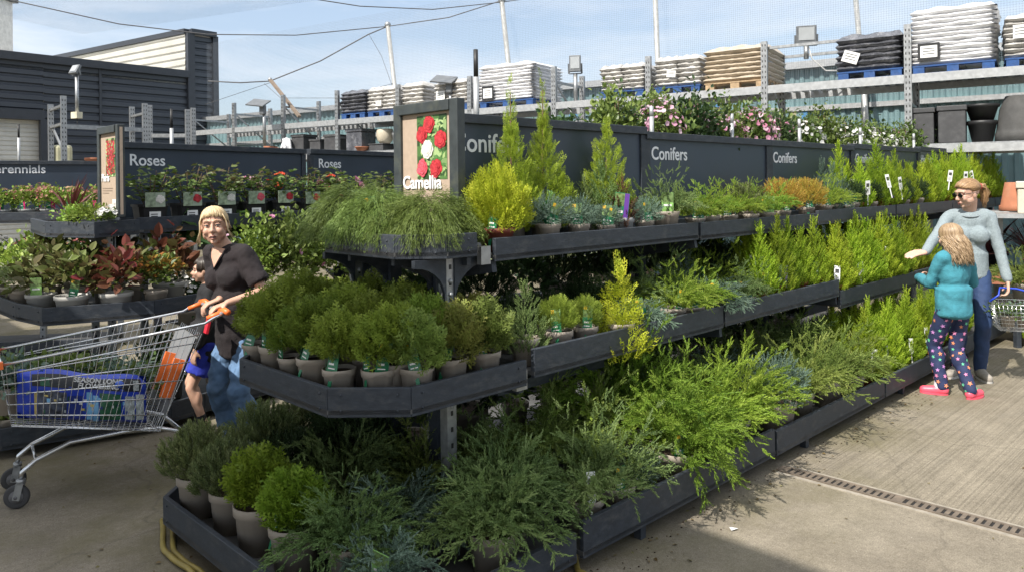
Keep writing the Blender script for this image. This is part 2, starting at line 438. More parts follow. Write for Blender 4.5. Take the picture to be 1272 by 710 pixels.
def f_leafy(r, h, n, size, z0, seed, leaft=LEAFT, mi=0, stems=9, w3=1., zmin=-.2, lean=.6, F=None, twig=True, cen=(0, 0)):
    """leafy bush: shoots out of the pot with leaves in loose clumps"""
    rg = np.random.default_rng(seed); F = F or Fol()
    d = sph(stems * 3, rg, zmin); rad = rg.uniform(.35, 1., stems * 3)
    C = np.array((cen[0], cen[1], z0 + h * .42)); nodes_ = C + d * rad[:, None] * np.array((r, r, h * .58))
    idx = rg.integers(0, len(nodes_), n)
    P = nodes_[idx] + rg.normal(0, 1, (n, 3)) * np.array((r, r, h * .7)) * .20
    out = nrmz(P - C + np.array((0, 0, .25 * h)))
    dd = nrmz(out * .8 + rg.normal(0, .55, (n, 3)) + np.array((0, 0, .12)))
    F.put([leaft], P, dd, size * rg.uniform(.6, 1.25, n), roll=rg.normal(0, .7, n), rg=rg, mi=mi, tint=np.clip(rg.normal(.5, .25, n), 0, 1))
    return F
def f_flowers(F, r, h, n, size, z0, seed, mi, temps=None, top=.1, cen=(0, 0)):
    rg = np.random.default_rng(seed); d = sph(n, rg, top)
    P = np.array((cen[0], cen[1], z0 + h * .45)) + d * np.array((r, r, h * .6)) * rg.uniform(.85, 1.08, (n, 1))
    F.put(temps or [t_flower()], P, nrmz(d + rg.normal(0, .3, (n, 3))), size * rg.uniform(.7, 1.2, n), rg=rg, mi=mi)
    return F

GBR = leaf('bright_thuja_green', (.14, .22, .02), (.21, .31, .028), (.32, .42, .05))
# leaf colours (reflectance of the leaf itself)
GL = leaf('thuja_green', (.125, .175, .026), (.18, .25, .034), (.26, .335, .052))
GG = leaf('thuja_golden_green', (.17, .23, .02), (.25, .32, .028), (.36, .42, .05))
GY = leaf('golden_cypress', (.23, .31, .02), (.38, .44, .03), (.54, .57, .06))
LIME = leaf('lime_cypress', (.22, .33, .024), (.325, .44, .034), (.46, .56, .065), trans=.4)
LIMEJ = leaf('lime_juniper', (.15, .25, .03), (.24, .36, .045), (.38, .49, .08), trans=.38)
OLIVE = leaf('olive_juniper', (.11, .165, .035), (.175, .24, .052), (.27, .335, .09))
JG = leaf('green_juniper', (.11, .17, .058), (.165, .24, .078), (.25, .325, .12))
JB = leaf('blue_juniper', (.10, .155, .115), (.16, .24, .18), (.27, .36, .28))
DK = leaf('dark_yew', (.025, .05, .018), (.042, .075, .025), (.065, .105, .036))
PINE = leaf('dwarf_pine', (.08, .11, .04), (.125, .16, .055), (.21, .235, .10))
BRZ = leaf('bronze_thuja', (.17, .16, .04), (.21, .21, .05), (.27, .30, .06))
ORNG = leaf('orange_thuja', (.44, .25, .05), (.46, .33, .06), (.38, .40, .07))
WEEP = leaf('thread_cypress', (.08, .13, .028), (.125, .185, .04), (.20, .27, .065), trans=.28)
BRN = leaf('browned_conifer', (.07, .03, .018), (.10, .045, .025), (.13, .07, .035), trans=.15)
LG = leaf('rose_leaf', (.07, .115, .025), (.115, .17, .04), (.19, .25, .07), rough=.42)
LGB = leaf('fresh_leaf', (.14, .22, .035), (.21, .31, .05), (.31, .41, .08), rough=.42)
LGD = leaf('laurel_leaf', (.03, .06, .02), (.05, .09, .03), (.085, .14, .05), rough=.35)
LRED = leaf('photinia_red', (.17, .032, .03), (.12, .06, .032), (.10, .11, .035), rough=.35)
LORG = leaf('orange_young_leaf', (.34, .13, .03), (.36, .22, .05), (.20, .21, .04), rough=.4)
LVAR = leaf('cream_edged_leaf', (.30, .33, .17), (.16, .21, .07), (.46, .47, .30), rough=.45)
LBRZ = leaf('bronze_leaf', (.085, .065, .03), (.11, .11, .038), (.13, .17, .045), rough=.38)
HOST = leaf('hosta_leaf', (.08, .16, .05), (.13, .22, .07), (.21, .31, .12), rough=.4)
CORD = leaf('red_cordyline', (.07, .018, .022), (.11, .028, .03), (.17, .06, .05), rough=.4, trans=.2)
PETW = leaf('white_petal', (.72, .71, .66), (.76, .75, .72), (.8, .79, .77), vary=.05, trans=.35)
PETP = leaf('pink_petal', (.55, .20, .33), (.66, .38, .50), (.72, .55, .62), vary=.1, trans=.35)
PETS = leaf('salmon_bud', (.36, .12, .10), (.42, .20, .16), (.40, .27, .15), vary=.1, trans=.3)
PETR = leaf('red_petal', (.50, .02, .015), (.56, .04, .025), (.6, .10, .05), vary=.1, trans=.3)
# ------------------------------------------------------------ camera, sky, sun
cam = bpy.data.cameras.new('camera'); cam.sensor_width = 36; cam.lens = 955 / 1272 * 36
cam.shift_y = -125 / 1272; cam.clip_end = 1500; cam.clip_start = .05
co = bpy.data.objects.new('camera', cam); COL.objects.link(co); S.camera = co
rr_ = R(.7); cr, sr = math.cos(rr_), math.sin(rr_)
co.matrix_world = Matrix(((cr, sr, 0, 0), (0, 0, -1, 0), (-sr, cr, 0, 1.7), (0, 0, 0, 1)))
EL, HEAD = R(47.5), R(41.2)              # sun height, and the way its light travels (from +Y towards +X)
sd = Vector((math.sin(HEAD) * math.cos(EL), math.cos(HEAD) * math.cos(EL), -math.sin(EL)))
sl = bpy.data.lights.new('sun', 'SUN'); sl.energy = 4.3; sl.angle = R(.53); sl.color = (1, .945, .86)
so = bpy.data.objects.new('sun', sl); COL.objects.link(so); so.rotation_euler = sd.to_track_quat('-Z', 'Y').to_euler()
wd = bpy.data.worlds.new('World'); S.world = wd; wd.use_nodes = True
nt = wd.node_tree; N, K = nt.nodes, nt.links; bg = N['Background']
sk = N.new('ShaderNodeTexSky'); sk.sky_type = 'NISHITA'; sk.sun_disc = False; sk.sun_elevation = EL
sk.sun_rotation = math.atan2(-sd.x, -sd.y); sk.altitude = 50; sk.dust_density = 1.6; sk.air_density = 1.1; sk.ozone_density = 1.2
tc = N.new('ShaderNodeTexCoord')
mp = N.new('ShaderNodeMapping'); mp.inputs['Scale'].default_value = (1.2, 2.6, 6.5); mp.inputs['Rotation'].default_value = (.15, .25, .5)
K.new(tc.outputs['Generated'], mp.inputs[0])
n1 = N.new('ShaderNodeTexNoise'); n1.inputs['Scale'].default_value = 1.7; n1.inputs['Detail'].default_value = 9; n1.inputs['Roughness'].default_value = .6
n1.inputs['Distortion'].default_value = .5
K.new(mp.outputs[0], n1.inputs['Vector'])
cr1 = N.new('ShaderNodeValToRGB'); cr1.color_ramp.elements[0].position = .40; cr1.color_ramp.elements[1].position = .66
cr1.color_ramp.elements[0].color = (.04, .04, .04, 1); cr1.color_ramp.elements[1].color = (.95, .95, .95, 1)
K.new(n1.outputs['Fac'], cr1.inputs[0])
mx = N.new('ShaderNodeMixRGB'); hz_ = N.new('ShaderNodeMixRGB'); hz_.inputs[0].default_value = .6; K.new(sk.outputs[0], hz_.inputs[1]); hz_.inputs[2].default_value = (1.85, 2.2, 2.75, 1)
K.new(cr1.outputs[0], mx.inputs[0]); K.new(hz_.outputs[0], mx.inputs[1]); mx.inputs[2].default_value = (3.7, 4.0, 4.4, 1)
# bright cloud veil added overhead, above the view, to lift the shaded areas
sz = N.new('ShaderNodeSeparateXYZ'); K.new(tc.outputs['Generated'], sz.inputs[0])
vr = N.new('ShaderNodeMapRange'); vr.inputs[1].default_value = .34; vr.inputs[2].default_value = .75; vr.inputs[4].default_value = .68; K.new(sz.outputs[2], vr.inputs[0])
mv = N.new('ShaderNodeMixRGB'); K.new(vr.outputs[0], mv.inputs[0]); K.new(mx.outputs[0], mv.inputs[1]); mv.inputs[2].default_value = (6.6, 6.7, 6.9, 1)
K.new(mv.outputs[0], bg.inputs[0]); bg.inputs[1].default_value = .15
vs = S.view_settings; vs.view_transform = 'Standard'; vs.look = 'None'; vs.exposure = .76; vs.gamma = 1
S.cycles.max_bounces = 8; S.cycles.transparent_max_bounces = 12; S.cycles.use_denoising = True
S.cycles.sample_clamp_indirect = 6

# ------------------------------------------------------------ ground: brushed concrete yard
def ground_mat():
    m = bpy.data.materials.new('yard_concrete'); nt, N, K, b = nodes(m)
    tc = N.new('ShaderNodeTexCoord')
    mp = N.new('ShaderNodeMapping'); mp.inputs['Rotation'].default_value = (0, 0, -YAW); K.new(tc.outputs['Object'], mp.inputs[0])
    sp = N.new('ShaderNodeSeparateXYZ'); K.new(mp.outputs[0], sp.inputs[0])
    def noise(scale, det=6, rough=.6, vec=None, stretch=None):
        n = N.new('ShaderNodeTexNoise'); n.inputs['Scale'].default_value = scale; n.inputs['Detail'].default_value = det; n.inputs['Roughness'].default_value = rough
        v = mp.outputs[0]
        if stretch:
            q = N.new('ShaderNodeMapping'); q.inputs['Scale'].default_value = stretch; K.new(v, q.inputs[0]); v = q.outputs[0]
        K.new(v, n.inputs['Vector']); return n.outputs['Fac']
    def ramp(f, p0, c0, p1, c1):
        r = N.new('ShaderNodeValToRGB'); e = r.color_ramp.elements
        e[0].position, e[0].color, e[1].position, e[1].color = p0, (*c0, 1), p1, (*c1, 1); K.new(f, r.inputs[0]); return r.outputs[0]
    def mix(f, a, c, mode='MIX', fac=None):
        x = N.new('ShaderNodeMixRGB'); x.blend_type = mode
        if f is not None: K.new(f, x.inputs[0])
        else: x.inputs[0].default_value = fac
        for i, v in ((1, a), (2, c)):
            if isinstance(v, tuple): x.inputs[i].default_value = (*v, 1)
            else: K.new(v, x.inputs[i])
        return x.outputs[0]
    big = noise(.55, 5); mid = noise(3.5, 8, .7); fine = noise(38, 6, .75); grit = noise(150, 2, .5)
    c = ramp(big, .3, (.230, .203, .166), .7, (.322, .291, .240))
    c = mix(None, c, ramp(mid, .3, (.62, .60, .57), .72, (1.12, 1.1, 1.06)), 'MULTIPLY', .75)
    c = mix(None, c, ramp(fine, .3, (.66, .65, .63), .72, (1.2, 1.2, 1.18)), 'MULTIPLY', .8)
    c = mix(None, c, ramp(grit, .36, (.55, .54, .52), .62, (1.15, 1.15, 1.13)), 'MULTIPLY', .55)
    # scattered pale chips and dark spots
    vo = N.new('ShaderNodeTexVoronoi'); vo.inputs['Scale'].default_value = 9; K.new(mp.outputs[0], vo.inputs['Vector'])
    c = mix(ramp(vo.outputs['Distance'], .03, (.8, .8, .8), .06, (0, 0, 0)), c, (.10, .085, .065))
    v2 = N.new('ShaderNodeTexVoronoi'); v2.inputs['Scale'].default_value = 14; K.new(mp.outputs[0], v2.inputs['Vector'])
    c = mix(ramp(v2.outputs['Distance'], .02, (.7, .7, .7), .05, (0, 0, 0)), c, (.55, .52, .45))
    # broom grooves on the far slab, running along the stand
    gv = N.new('ShaderNodeTexNoise'); gv.inputs['Scale'].default_value = 1; gv.inputs['Detail'].default_value = 3
    g2 = N.new('ShaderNodeMapping'); g2.inputs['Scale'].default_value = (.22, 44, 1); K.new(mp.outputs[0], g2.inputs[0]); K.new(g2.outputs[0], gv.inputs['Vector'])
    g3 = N.new('ShaderNodeTexNoise'); g3.inputs['Scale'].default_value = 1; g3.inputs['Detail'].default_value = 2
    g4 = N.new('ShaderNodeMapping'); g4.inputs['Scale'].default_value = (.5, 110, 1); K.new(mp.outputs[0], g4.inputs[0]); K.new(g4.outputs[0], g3.inputs['Vector'])
    ad = N.new('ShaderNodeMath'); ad.operation = 'ADD'; K.new(gv.outputs['Fac'], ad.inputs[0]); K.new(g3.outputs['Fac'], ad.inputs[1])
    hf = N.new('ShaderNodeMath'); hf.operation = 'MULTIPLY'; hf.inputs[1].default_value = .5; K.new(ad.outputs[0], hf.inputs[0])
    far = N.new('ShaderNodeMath'); far.operation = 'GREATER_THAN'; K.new(sp.outputs[0], far.inputs[0]); far.inputs[1].default_value = 4.42
    gm = N.new('ShaderNodeMath'); gm.operation = 'MULTIPLY'; K.new(far.outputs[0], gm.inputs[0]); gm.inputs[1].default_value = .6
    gr = ramp(hf.outputs[0], .42, (.62, .61, .59), .54, (1.08, 1.07, 1.05))
    mg = mix(gm.outputs[0], (1., 1., 1.), gr); c = mix(None, c, mg, 'MULTIPLY', 1.)
    # patchy olive-brown band, darker towards the stand's foot (w just below 0)
    st = noise(1.6, 7, .7)
    dd = N.new('ShaderNodeMapRange'); dd.inputs[1].default_value = P0.x * -math.sin(YAW) + P0.y * math.cos(YAW) - .75; dd.inputs[2].default_value = dd.inputs[1].default_value + .8
    K.new(sp.outputs[1], dd.inputs[0])
    ds = N.new('ShaderNodeMath'); ds.operation = 'MULTIPLY'; K.new(dd.outputs[0], ds.inputs[0]); K.new(ramp(st, .40, (0, 0, 0), .68, (1, 1, 1)), ds.inputs[1])
    c = mix(ds.outputs[0], c, (.13, .115, .06))
    # old damp stains, tyre scuffs and hairline cracks
    sn_ = noise(.9, 8, .68); c = mix(ramp(sn_, .56, (0, 0, 0), .70, (.55, .55, .55)), c, (.15, .132, .108))
    ty = noise(1., 5, .6, None, (.5, 3.2, 1)); c = mix(ramp(ty, .60, (0, 0, 0), .72, (.35, .35, .35)), c, (.13, .118, .10))
    ce = N.new('ShaderNodeTexVoronoi'); ce.feature = 'DISTANCE_TO_EDGE'; ce.inputs['Scale'].default_value = .42
    wv = N.new('ShaderNodeVectorMath'); wv.operation = 'ADD'; nz = N.new('ShaderNodeTexNoise'); nz.inputs['Scale'].default_value = 2.2; nz.inputs['Detail'].default_value = 5
    K.new(mp.outputs[0], nz.inputs['Vector']); sc_ = N.new('ShaderNodeVectorMath'); sc_.operation = 'SCALE'; sc_.inputs['Scale'].default_value = .55; K.new(nz.outputs['Color'], sc_.inputs[0])
    K.new(mp.outputs[0], wv.inputs[0]); K.new(sc_.outputs[0], wv.inputs[1]); K.new(wv.outputs[0], ce.inputs['Vector'])
    c = mix(ramp(ce.outputs['Distance'], .0012, (.4, .4, .4), .005, (0, 0, 0)), c, (.09, .078, .062))
    K.new(c, b.inputs['Base Color']); b.inputs['Roughness'].default_value = .88; b.inputs['Specular IOR Level'].default_value = .25
    hh = N.new('ShaderNodeMath'); hh.operation = 'MULTIPLY_ADD'; K.new(hf.outputs[0], hh.inputs[0]); K.new(gm.outputs[0], hh.inputs[1]); K.new(fine, hh.inputs[2])
    bp = N.new('ShaderNodeBump'); bp.inputs['Strength'].default_value = .55; bp.inputs['Distance'].default_value = .012
    K.new(hh.outputs[0], bp.inputs['Height']); K.new(bp.outputs[0], b.inputs['Normal'])
    return m
g = MB(); g.add([(-400, -400, 0), (400, -400, 0), (400, 400, 0), (-400, 400, 0)], [(0, 1, 2, 3)])
kind(g.build('ground', ground_mat()), 'structure')

# drain channel: rim, dark slot and cross bars (runs across the yard, along -W)
dr = thing('drain_channel', 'brown slotted metal drain channel set across the sunlit concrete', 'drain')
a, b_ = Vector((1.58, 4.55, 0)), Vector((4.6, 1.48, 0)); dv = (b_ - a).normalized(); nv = Vector((-dv.y, dv.x, 0)); ln = (b_ - a).length
IRON = pm('rusty_iron', (.15, .12, .092), .75, .2, var=.3, scale=14, dirt=(.24, .19, .14), dscale=7)
PIT = pm('drain_pit', (.012, .011, .010), .9)
CONC = pm('drain_surround', (.275, .245, .20), .9, var=.2, scale=20, bump=.3)
m = MB(); m.bar(a + UP * .003, b_ + UP * .003, .080, .004); m.build('slot_floor', PIT, dr)
m = MB()
for s in (-1, 1): m.bar(a + nv * s * .045 + UP * .006, b_ + nv * s * .045 + UP * .006, .016, .010)
k = 0; t = .01
while t < ln:
    wd_ = .06 if k % 17 == 0 else .021
    m.bar(a + dv * t - nv * .037 + UP * .0075, a + dv * t + nv * .037 + UP * .0075, wd_, .006); t += .036 if k % 17 else .06; k += 1
m.build('grate', IRON, dr)
m = MB()
for s in (-1, 1): m.bar(a + nv * s * .068 + UP * .003, b_ + nv * s * .068 + UP * .003, .028, .006)
m.build('surround', CONC, dr)

# ------------------------------------------------------------ display stands
def outline(pts, thick, z0, z1, mb, rivets=True):
    for i in range(len(pts) - 1):
        a, b = Vector((*pts[i], 0)), Vector((*pts[i + 1], 0)); d = (b - a).normalized(); n = Vector((-d.y, d.x, 0))
        a2, b2 = a + d * .002, b - d * .002
        mb.bar(a2 + n * thick / 2 + UP * (z0 + z1) / 2, b2 + n * thick / 2 + UP * (z0 + z1) / 2, thick, z1 - z0)
        if rivets:
            for e, s in ((a, 1), (b, -1)):
                for z in (z0 + .028, z1 - .028): mb.sphere(e + d * s * .055 - n * .002 + UP * z, .006, 6)
def tray(stand, pts, back, z0, z1, name='shelf_tray', depth_z=.03, rivets=True):
    """a shelf: deck (pts is its front outline, seen with the deck to the left; back closes it) and the navy front board as its sub-part"""
    d = MB(); ins = [Vector(p) for p in pts]
    d.prism([tuple(p) for p in ins] + [tuple(p) for p in back], z0 + .012, z0 + depth_z)
    o = d.build(name, DECK, stand)
    f = MB(); outline([tuple(p) for p in pts], .024, z0, z1, f, rivets); f.build('front_board', NAVY, o, bevel=.0025)
    return o
def uwp(*a): return [tuple(L(u, w).xy) for u, w in a]
Wc = .965
A = thing('display_stand', 'long three-tier navy display stand full of conifers, with Conifers sign panels', 'display stand')
def both(front, z0, z1, backw=Wc):
    """front shelf and its mirror on the far side of the sign wall"""
    pass
# end cap trays (outline from the right side, round the end, to the left side)
def cap(ue, us, w0, ch, z0, z1):
    w1 = 2 * Wc - w0
    pts = [(us, w1), (ue + ch, w1), (ue, w1 - ch), (ue, w0 + ch), (ue + ch, w0), (us, w0)]
    return tray(A, uwp(*pts), [], z0, z1)
cap(-1.10, 0.0, 0., .24, .085, .215)
cap(-.86, .045, .33, .24, .775, .893)
cap(-.45, -.10, .5, .17, 1.372, 1.482)
J = [.03, 1.80, 3.53, 5.25, 6.98, 8.70, 9.4]
for i in range(6):
    a_, b_ = J[i] + .012, J[i + 1] - .012
    top = (1.338, 1.448) if i == 0 else (1.352 - (.0 if i > 1 else .02), 1.466 - (.0 if i > 1 else .02))
    tray(A, uwp((a_ - (.03 if i == 0 else 0), .5), (b_, .5)), uwp((b_, Wc), (a_, Wc)), *top, rivets=False)
    tray(A, uwp((b_, 2 * Wc - .5), (a_, 2 * Wc - .5)), uwp((a_, Wc + .01), (b_, Wc + .01)), *top, rivets=False)
    if i < 4:
        mz = (.80, .935) if i == 0 else (.805, .935) if i == 1 else (.705, .845) if i == 2 else (.72, .85)
        tray(A, uwp((a_ + (.05 if i == 0 else 0), .33), (b_, .33)), uwp((b_, Wc), (a_ + (.05 if i == 0 else 0), Wc)), *mz, rivets=False)
        tray(A, uwp((b_, 2 * Wc - .33), (a_, 2 * Wc - .33)), uwp((a_, Wc + .01), (b_, Wc + .01)), *mz, rivets=False)
        bz = (.085, .245) if i == 0 else (.08, .225)
        tray(A, uwp((a_, 0.), (b_, 0.)), uwp((b_, Wc), (a_, Wc)), *bz, rivets=False)
        tray(A, uwp((b_, 2 * Wc), (a_, 2 * Wc)), uwp((a_, Wc + .01), (b_, Wc + .01)), *bz, rivets=False)
def upright(st, x, y, z0, z1, rz=YAW, mat=GALV, mb=None):
    m = MB(); m.box((0, 0, (z0 + z1) / 2), (.055, .006, z1 - z0)); m.box((.0245, .0255, (z0 + z1) / 2), (.006, .045, z1 - z0))
    m.box((-.0245, .0255, (z0 + z1) / 2), (.006, .045, z1 - z0))
    z = z0 + .05
    while z < z1: m.box((0, -.0045, z), (.012, .003, .022), mi=1); z += .075
    for z in (1.26, 1.2, .74, .68, 1.93):
        if z0 < z < z1: m.sphere((.0, -.006, z), .011, 8, mi=2)
    o = m.build('upright_post', [mat, BLACKP, GALVL], st); o.location = (x, y, 0); o.rotation_euler = (0, 0, rz); return o
def gusset(st, p, d, z, ln, mat=NAVY):
    """curved bracket below a tray"""
    m = MB(); d = Vector((*d, 0)).normalized(); n = Vector((-d.y, d.x, 0)); p = Vector((*p, 0))
    prof = [(0, z), (ln, z)] + [(ln * (1 - math.sin(t)) , z - .035 - (ln * .9) * (1 - math.cos(t))) for t in np.linspace(0, math.pi / 2, 8)]
    prof += [(0, z - .035 - ln * .9)]
    vs = [p + d * x + n * s * .012 + UP * zz for s in (-1, 1) for x, zz in prof]; k = len(prof)
    m.add(vs, [tuple(range(k)), tuple(range(k, 2 * k))[::-1]] + [(i, k + i, k + (i + 1) % k, (i + 1) % k) for i in range(k)])
    return m.build('bracket', mat, st)
for u, w in ((-.20, .585), (-.20, 1.34)):
    p = L(u, w); upright(A, p.x, p.y, .0, 1.37, YAW)
    gusset(A, p.xy + U * .02, U, 1.368, .2)
    gusset(A, p.xy - U * .03, -U, 1.368, .18)
for u, w in ((-.12, .78), (-.12, 1.15)):
    p = L(u, w); m = MB(); m.box((0, 0, .69), (.07, .07, 1.36)); o = m.build('upright_post', NAVY, A); o.location = (p.x, p.y, 0); o.rotation_euler = (0, 0, YAW)
    gusset(A, p.xy, -U, 1.367, .26); gusset(A, p.xy, W if w > 1 else -W, 1.366, .24)
for i, u in enumerate(J):
    p = L(u, Wc); m = MB(); m.box((0, 0, .66), (.06, .05, 1.31)); o = m.build('upright_post', NAVY, A); o.location = (p.x, p.y, 0); o.rotation_euler = (0, 0, YAW)
    if i < 6:
        for z, w0 in ((1.335, .53), (.79, .36)):
            m = MB()
            for s in (-1, 1):
                e = L(u, Wc + s * (Wc - w0), z - .02); m.bar(L(u, Wc + s * .03, z - .09), e, .03, .06)
            m.build('bracket', NAVY, A)
    if i < 5:   # lengthwise rails
        m = MB(); q = min(J[i + 1], J[-1])
        m.bar(L(u + .035, Wc + .0, .62), L(q - .035, Wc, .62), .03, .06)
        if i == 0: m.bar(L(u + .05, .58, .70), L(q - .9, .58, .70), .03, .05)
        m.build('rail', NAVY, A)
# galvanised tray ends visible at the step between cap and bays
m = MB(); m.box((0, 0, 0), (.07, .03, .09)); o = m.build('tray_end', GALV, A); o.location = L(.025, .36, .80); o.rotation_euler = (0, 0, YAW)
m = MB(); m.box((0, 0, 0), (.06, .03, .085)); o = m.build('tray_end', GALV, A); o.location = L(-.035, .53, 1.37); o.rotation_euler = (0, 0, YAW)
for u, w in [(J[i] + .5, w) for i in range(5) for w in (.06, 1.87)] + [(-.9, .4), (-.9, 1.5), (-.3, .1), (-.3, 1.8)]:
    m = MB(); m.box(L(u, w, .04), (.04, .04, .08), YAW); m.build('foot', NAVY, A)
# sign wall along the spine
def sign_wall(st, p0, p1, z0, z1, word, right=False, tsz=.128, inset=.07, back=True, tz=None):
    """panel in a dark frame, with its word near the top; p0 -> p1 runs left to right as seen from the front"""
    a, b = Vector((*p0, 0)), Vector((*p1, 0)); d = (b - a).normalized(); n = Vector((d.y, -d.x, 0))
    m = MB(); m.bar(a + d * .03 + UP * (z0 + z1) / 2, b - d * .03 + UP * (z0 + z1) / 2, .018, z1 - z0 - .05)
    o = m.build('sign_panel', NAVYP, st)
    m = MB()
    m.bar(a + UP * (z1 - .005), b + UP * (z1 - .005), .075, .05); m.bar(a + UP * (z0 + .02), b + UP * (z0 + .02), .05, .05)
    for e, s in ((a, 1), (b, -1)): m.bar(e + d * s * .025 + UP * z0, e + d * s * .025 + UP * (z1 - .032), .046, .055, up=d)
    m.build('frame', NAVY, o, bevel=.003)
    if word:
        zb = z1 - .075 - tsz * .72 if tz is None else tz
        if right: text(word, tsz, LETTER, frame4(b - d * inset + n * .011 + UP * zb, d, UP), o, bold=.012, align='RIGHT')
        else: text(word, tsz, LETTER, frame4(a + d * inset + n * .011 + UP * zb, d, UP), o, bold=.012)
    return o
words = ['Conifers', 'Conifers', 'Conifers', 'Conifers', 'Heathers']
JP = [.05, 1.80, 3.55, 5.28, 7.2, 8.75]
ZT = [2.06, 2.03, 2.03, 2.05, 2.07]
for i in range(5):
    p, q = L(JP[i] + (.0 if i else 0), .93).xy, L(JP[i + 1], .93).xy
    sign_wall(A, p, q, 1.40, ZT[i], words[i], tsz=.145 if i == 0 else .128, inset=.05 if i == 0 else .075)

# Camellia sign on the end
def photo_sign(name, label, c, d, wdt, z0, z1, word, wsz, pic, post=None, wz=.1, art=None, dp=.065):
    """framed kraft-board poster: c its middle on plan, d the way it runs (left to right from the front)"""
    t = thing(name, label, 'sign', (0, 0, 0)); d = Vector((*d, 0)).normalized(); n = Vector((d.y, -d.x, 0)); c = Vector((*c, 0))
    a, b = c - d * wdt / 2, c + d * wdt / 2
    m = MB(); m.bar(a + UP * (z0 + z1) / 2, b + UP * (z0 + z1) / 2, .02, z1 - z0 - .04); bo = m.build('poster_board', KRAFT, t)
    m = MB(); fw = .052
    for e, s in ((a, 1), (b, -1)): m.bar(e + d * s * fw / 2 + UP * z0, e + d * s * fw / 2 + UP * z1, fw, dp, up=d)
    m.bar(a + d * fw + UP * (z1 - .03), b - d * fw + UP * (z1 - .03), .07, .055); m.bar(a + d * fw + UP * (z0 + .022), b - d * fw + UP * (z0 + .022), .07, .044)
    m.build('frame', FRAMEM, t, bevel=.004)
    art(t, a + n * .0115, d, n)
    if post: m = MB(); m.bar(c + UP * post, c + UP * (z0 + .005), .07, .05, up=d); m.build('post', GALV, t)
    return t
KRAFT = pm('kraft_poster', (.40, .31, .235), .75, var=.07, scale=40)
FRAMEM = pm('weathered_frame', (.035, .043, .045), .55, var=.25, scale=16, dirt=(.10, .105, .07), dscale=6)
PGREEN = bpy.data.materials.new('printed_leaves'); _nt, _N, _K, _b = nodes(PGREEN)
_v = _N.new('ShaderNodeTexVoronoi'); _v.inputs['Scale'].default_value = 22; _t = _N.new('ShaderNodeTexCoord'); _K.new(_t.outputs['Object'], _v.inputs['Vector'])
_r = _N.new('ShaderNodeValToRGB'); _e = _r.color_ramp.elements; _e[0].color = (.02, .06, .015, 1); _e[1].color = (.42, .55, .25, 1); _x = _e.new(.55); _x.color = (.07, .16, .04, 1); _e[0].position = .15
_s = _N.new('ShaderNodeSeparateColor'); _K.new(_v.outputs['Color'], _s.inputs[0]); _K.new(_s.outputs[0], _r.inputs[0]); _K.new(_r.outputs[0], _b.inputs['Base Color'])
PRED = pm('printed_red', (.50, .035, .045), .5, var=.4, scale=45); PPINK = pm('printed_pink', (.62, .10, .14), .5, var=.3, scale=30); PWHT = pm('printed_white', (.72, .70, .64), .5, var=.08, scale=30)
PREDD = pm('printed_dark_red', (.30, .01, .015), .5, var=.3, scale=30); PGREY = pm('printed_grey', (.45, .44, .40), .5, var=.1); PYEL = pm('printed_yellow', (.60, .42, .10), .5)
def rosette(mb, c, x, y, r, m1, m2, n, seed):
    """a many-petalled bloom printed flat: overlapping petals, each ring a hair above the last"""
    rg = random.Random(seed); k = 0
    for ring, (rad, cnt) in enumerate(((.60, 9), (.42, 6), (.22, 4), (0, 1))):
        for i in range(cnt):
            a = 2 * math.pi * i / cnt + ring * .5 + rg.uniform(-.15, .15); pc = c + (x * math.cos(a) + y * math.sin(a)) * r * rad * rg.uniform(.85, 1.05)
            pr = r * (.42 - .07 * ring) * rg.uniform(.85, 1.15); k += 1
            for q, mi in ((1., m2), (.86, m1)):
                k += 1
                mb.add([pc + (x * math.cos(t) + y * math.sin(t)) * pr * q + n * (.0004 + .00012 * k) for t in np.linspace(0, 2 * math.pi, 13)[:-1]], [tuple(range(12))], mi)
def camellia_art(t, a, d, n):
    m = MB(); x0, x1, z0, z1 = .185, .430, 1.735, 2.065
    p = lambda x, z, k=0.: a + d * x + UP * z + n * k
    m.add([p(x0, z0, .001), p(x1, z0, .001), p(x1, z1, .001), p(x0, z1, .001)], [(0, 1, 2, 3)], 0)
    rg = random.Random(9)
    for i in range(150):
        l = rg.uniform(.012, .026); x, z = rg.uniform(x0 + l, x1 - l), rg.uniform(z0 + l, z1 - l); an = rg.uniform(0, 6.3); dx = d * math.cos(an) + UP * math.sin(an); dy = n.cross(dx); b = p(x, z, .00115 + i * .000004)
        m.add([b - dx * l, b - dy * l * .42, b + dx * l, b + dy * l * .42], [(0, 1, 2, 3)], 6 + rg.randrange(3))
    for i, (fx, fz, r, c) in enumerate(((.43, .86, .046, 2), (.14, .70, .046, 2), (.80, .61, .049, 2), (.37, .47, .050, 3), (.19, .18, .047, 1), (.64, .16, .050, 2))):
        cx = x0 + fx * (x1 - x0); cx = min(max(cx, x0 + r * .92), x1 - r * .95); cz = z0 + fz * (z1 - z0)
        rosette(m, p(cx, cz, .002 + .0002 * i), d, UP, r, c, {1: 2, 2: 4, 3: 5}[c], n, i)
    m.build('poster_print', [PGREEN, PPINK, PRED, PWHT, PREDD, PGREY, pm('print_leaf_dark', (.025, .07, .02), .5, var=.3, scale=60), pm('print_leaf_mid', (.08, .19, .05), .5, var=.3, scale=60), pm('print_leaf_pale', (.30, .42, .16), .5, var=.3, scale=60)], t)
    text('Camellia', .094, WHITE, frame4(p(.062, 1.688, .0045), d, UP), t, bold=.02)
cs = L(0., .99)
photo_sign('end_sign', 'framed Camellia sign with red and white blooms on brown board', cs.xy, -W, .52, 1.44, 2.135, 'Camellia', .1, None, art=camellia_art)

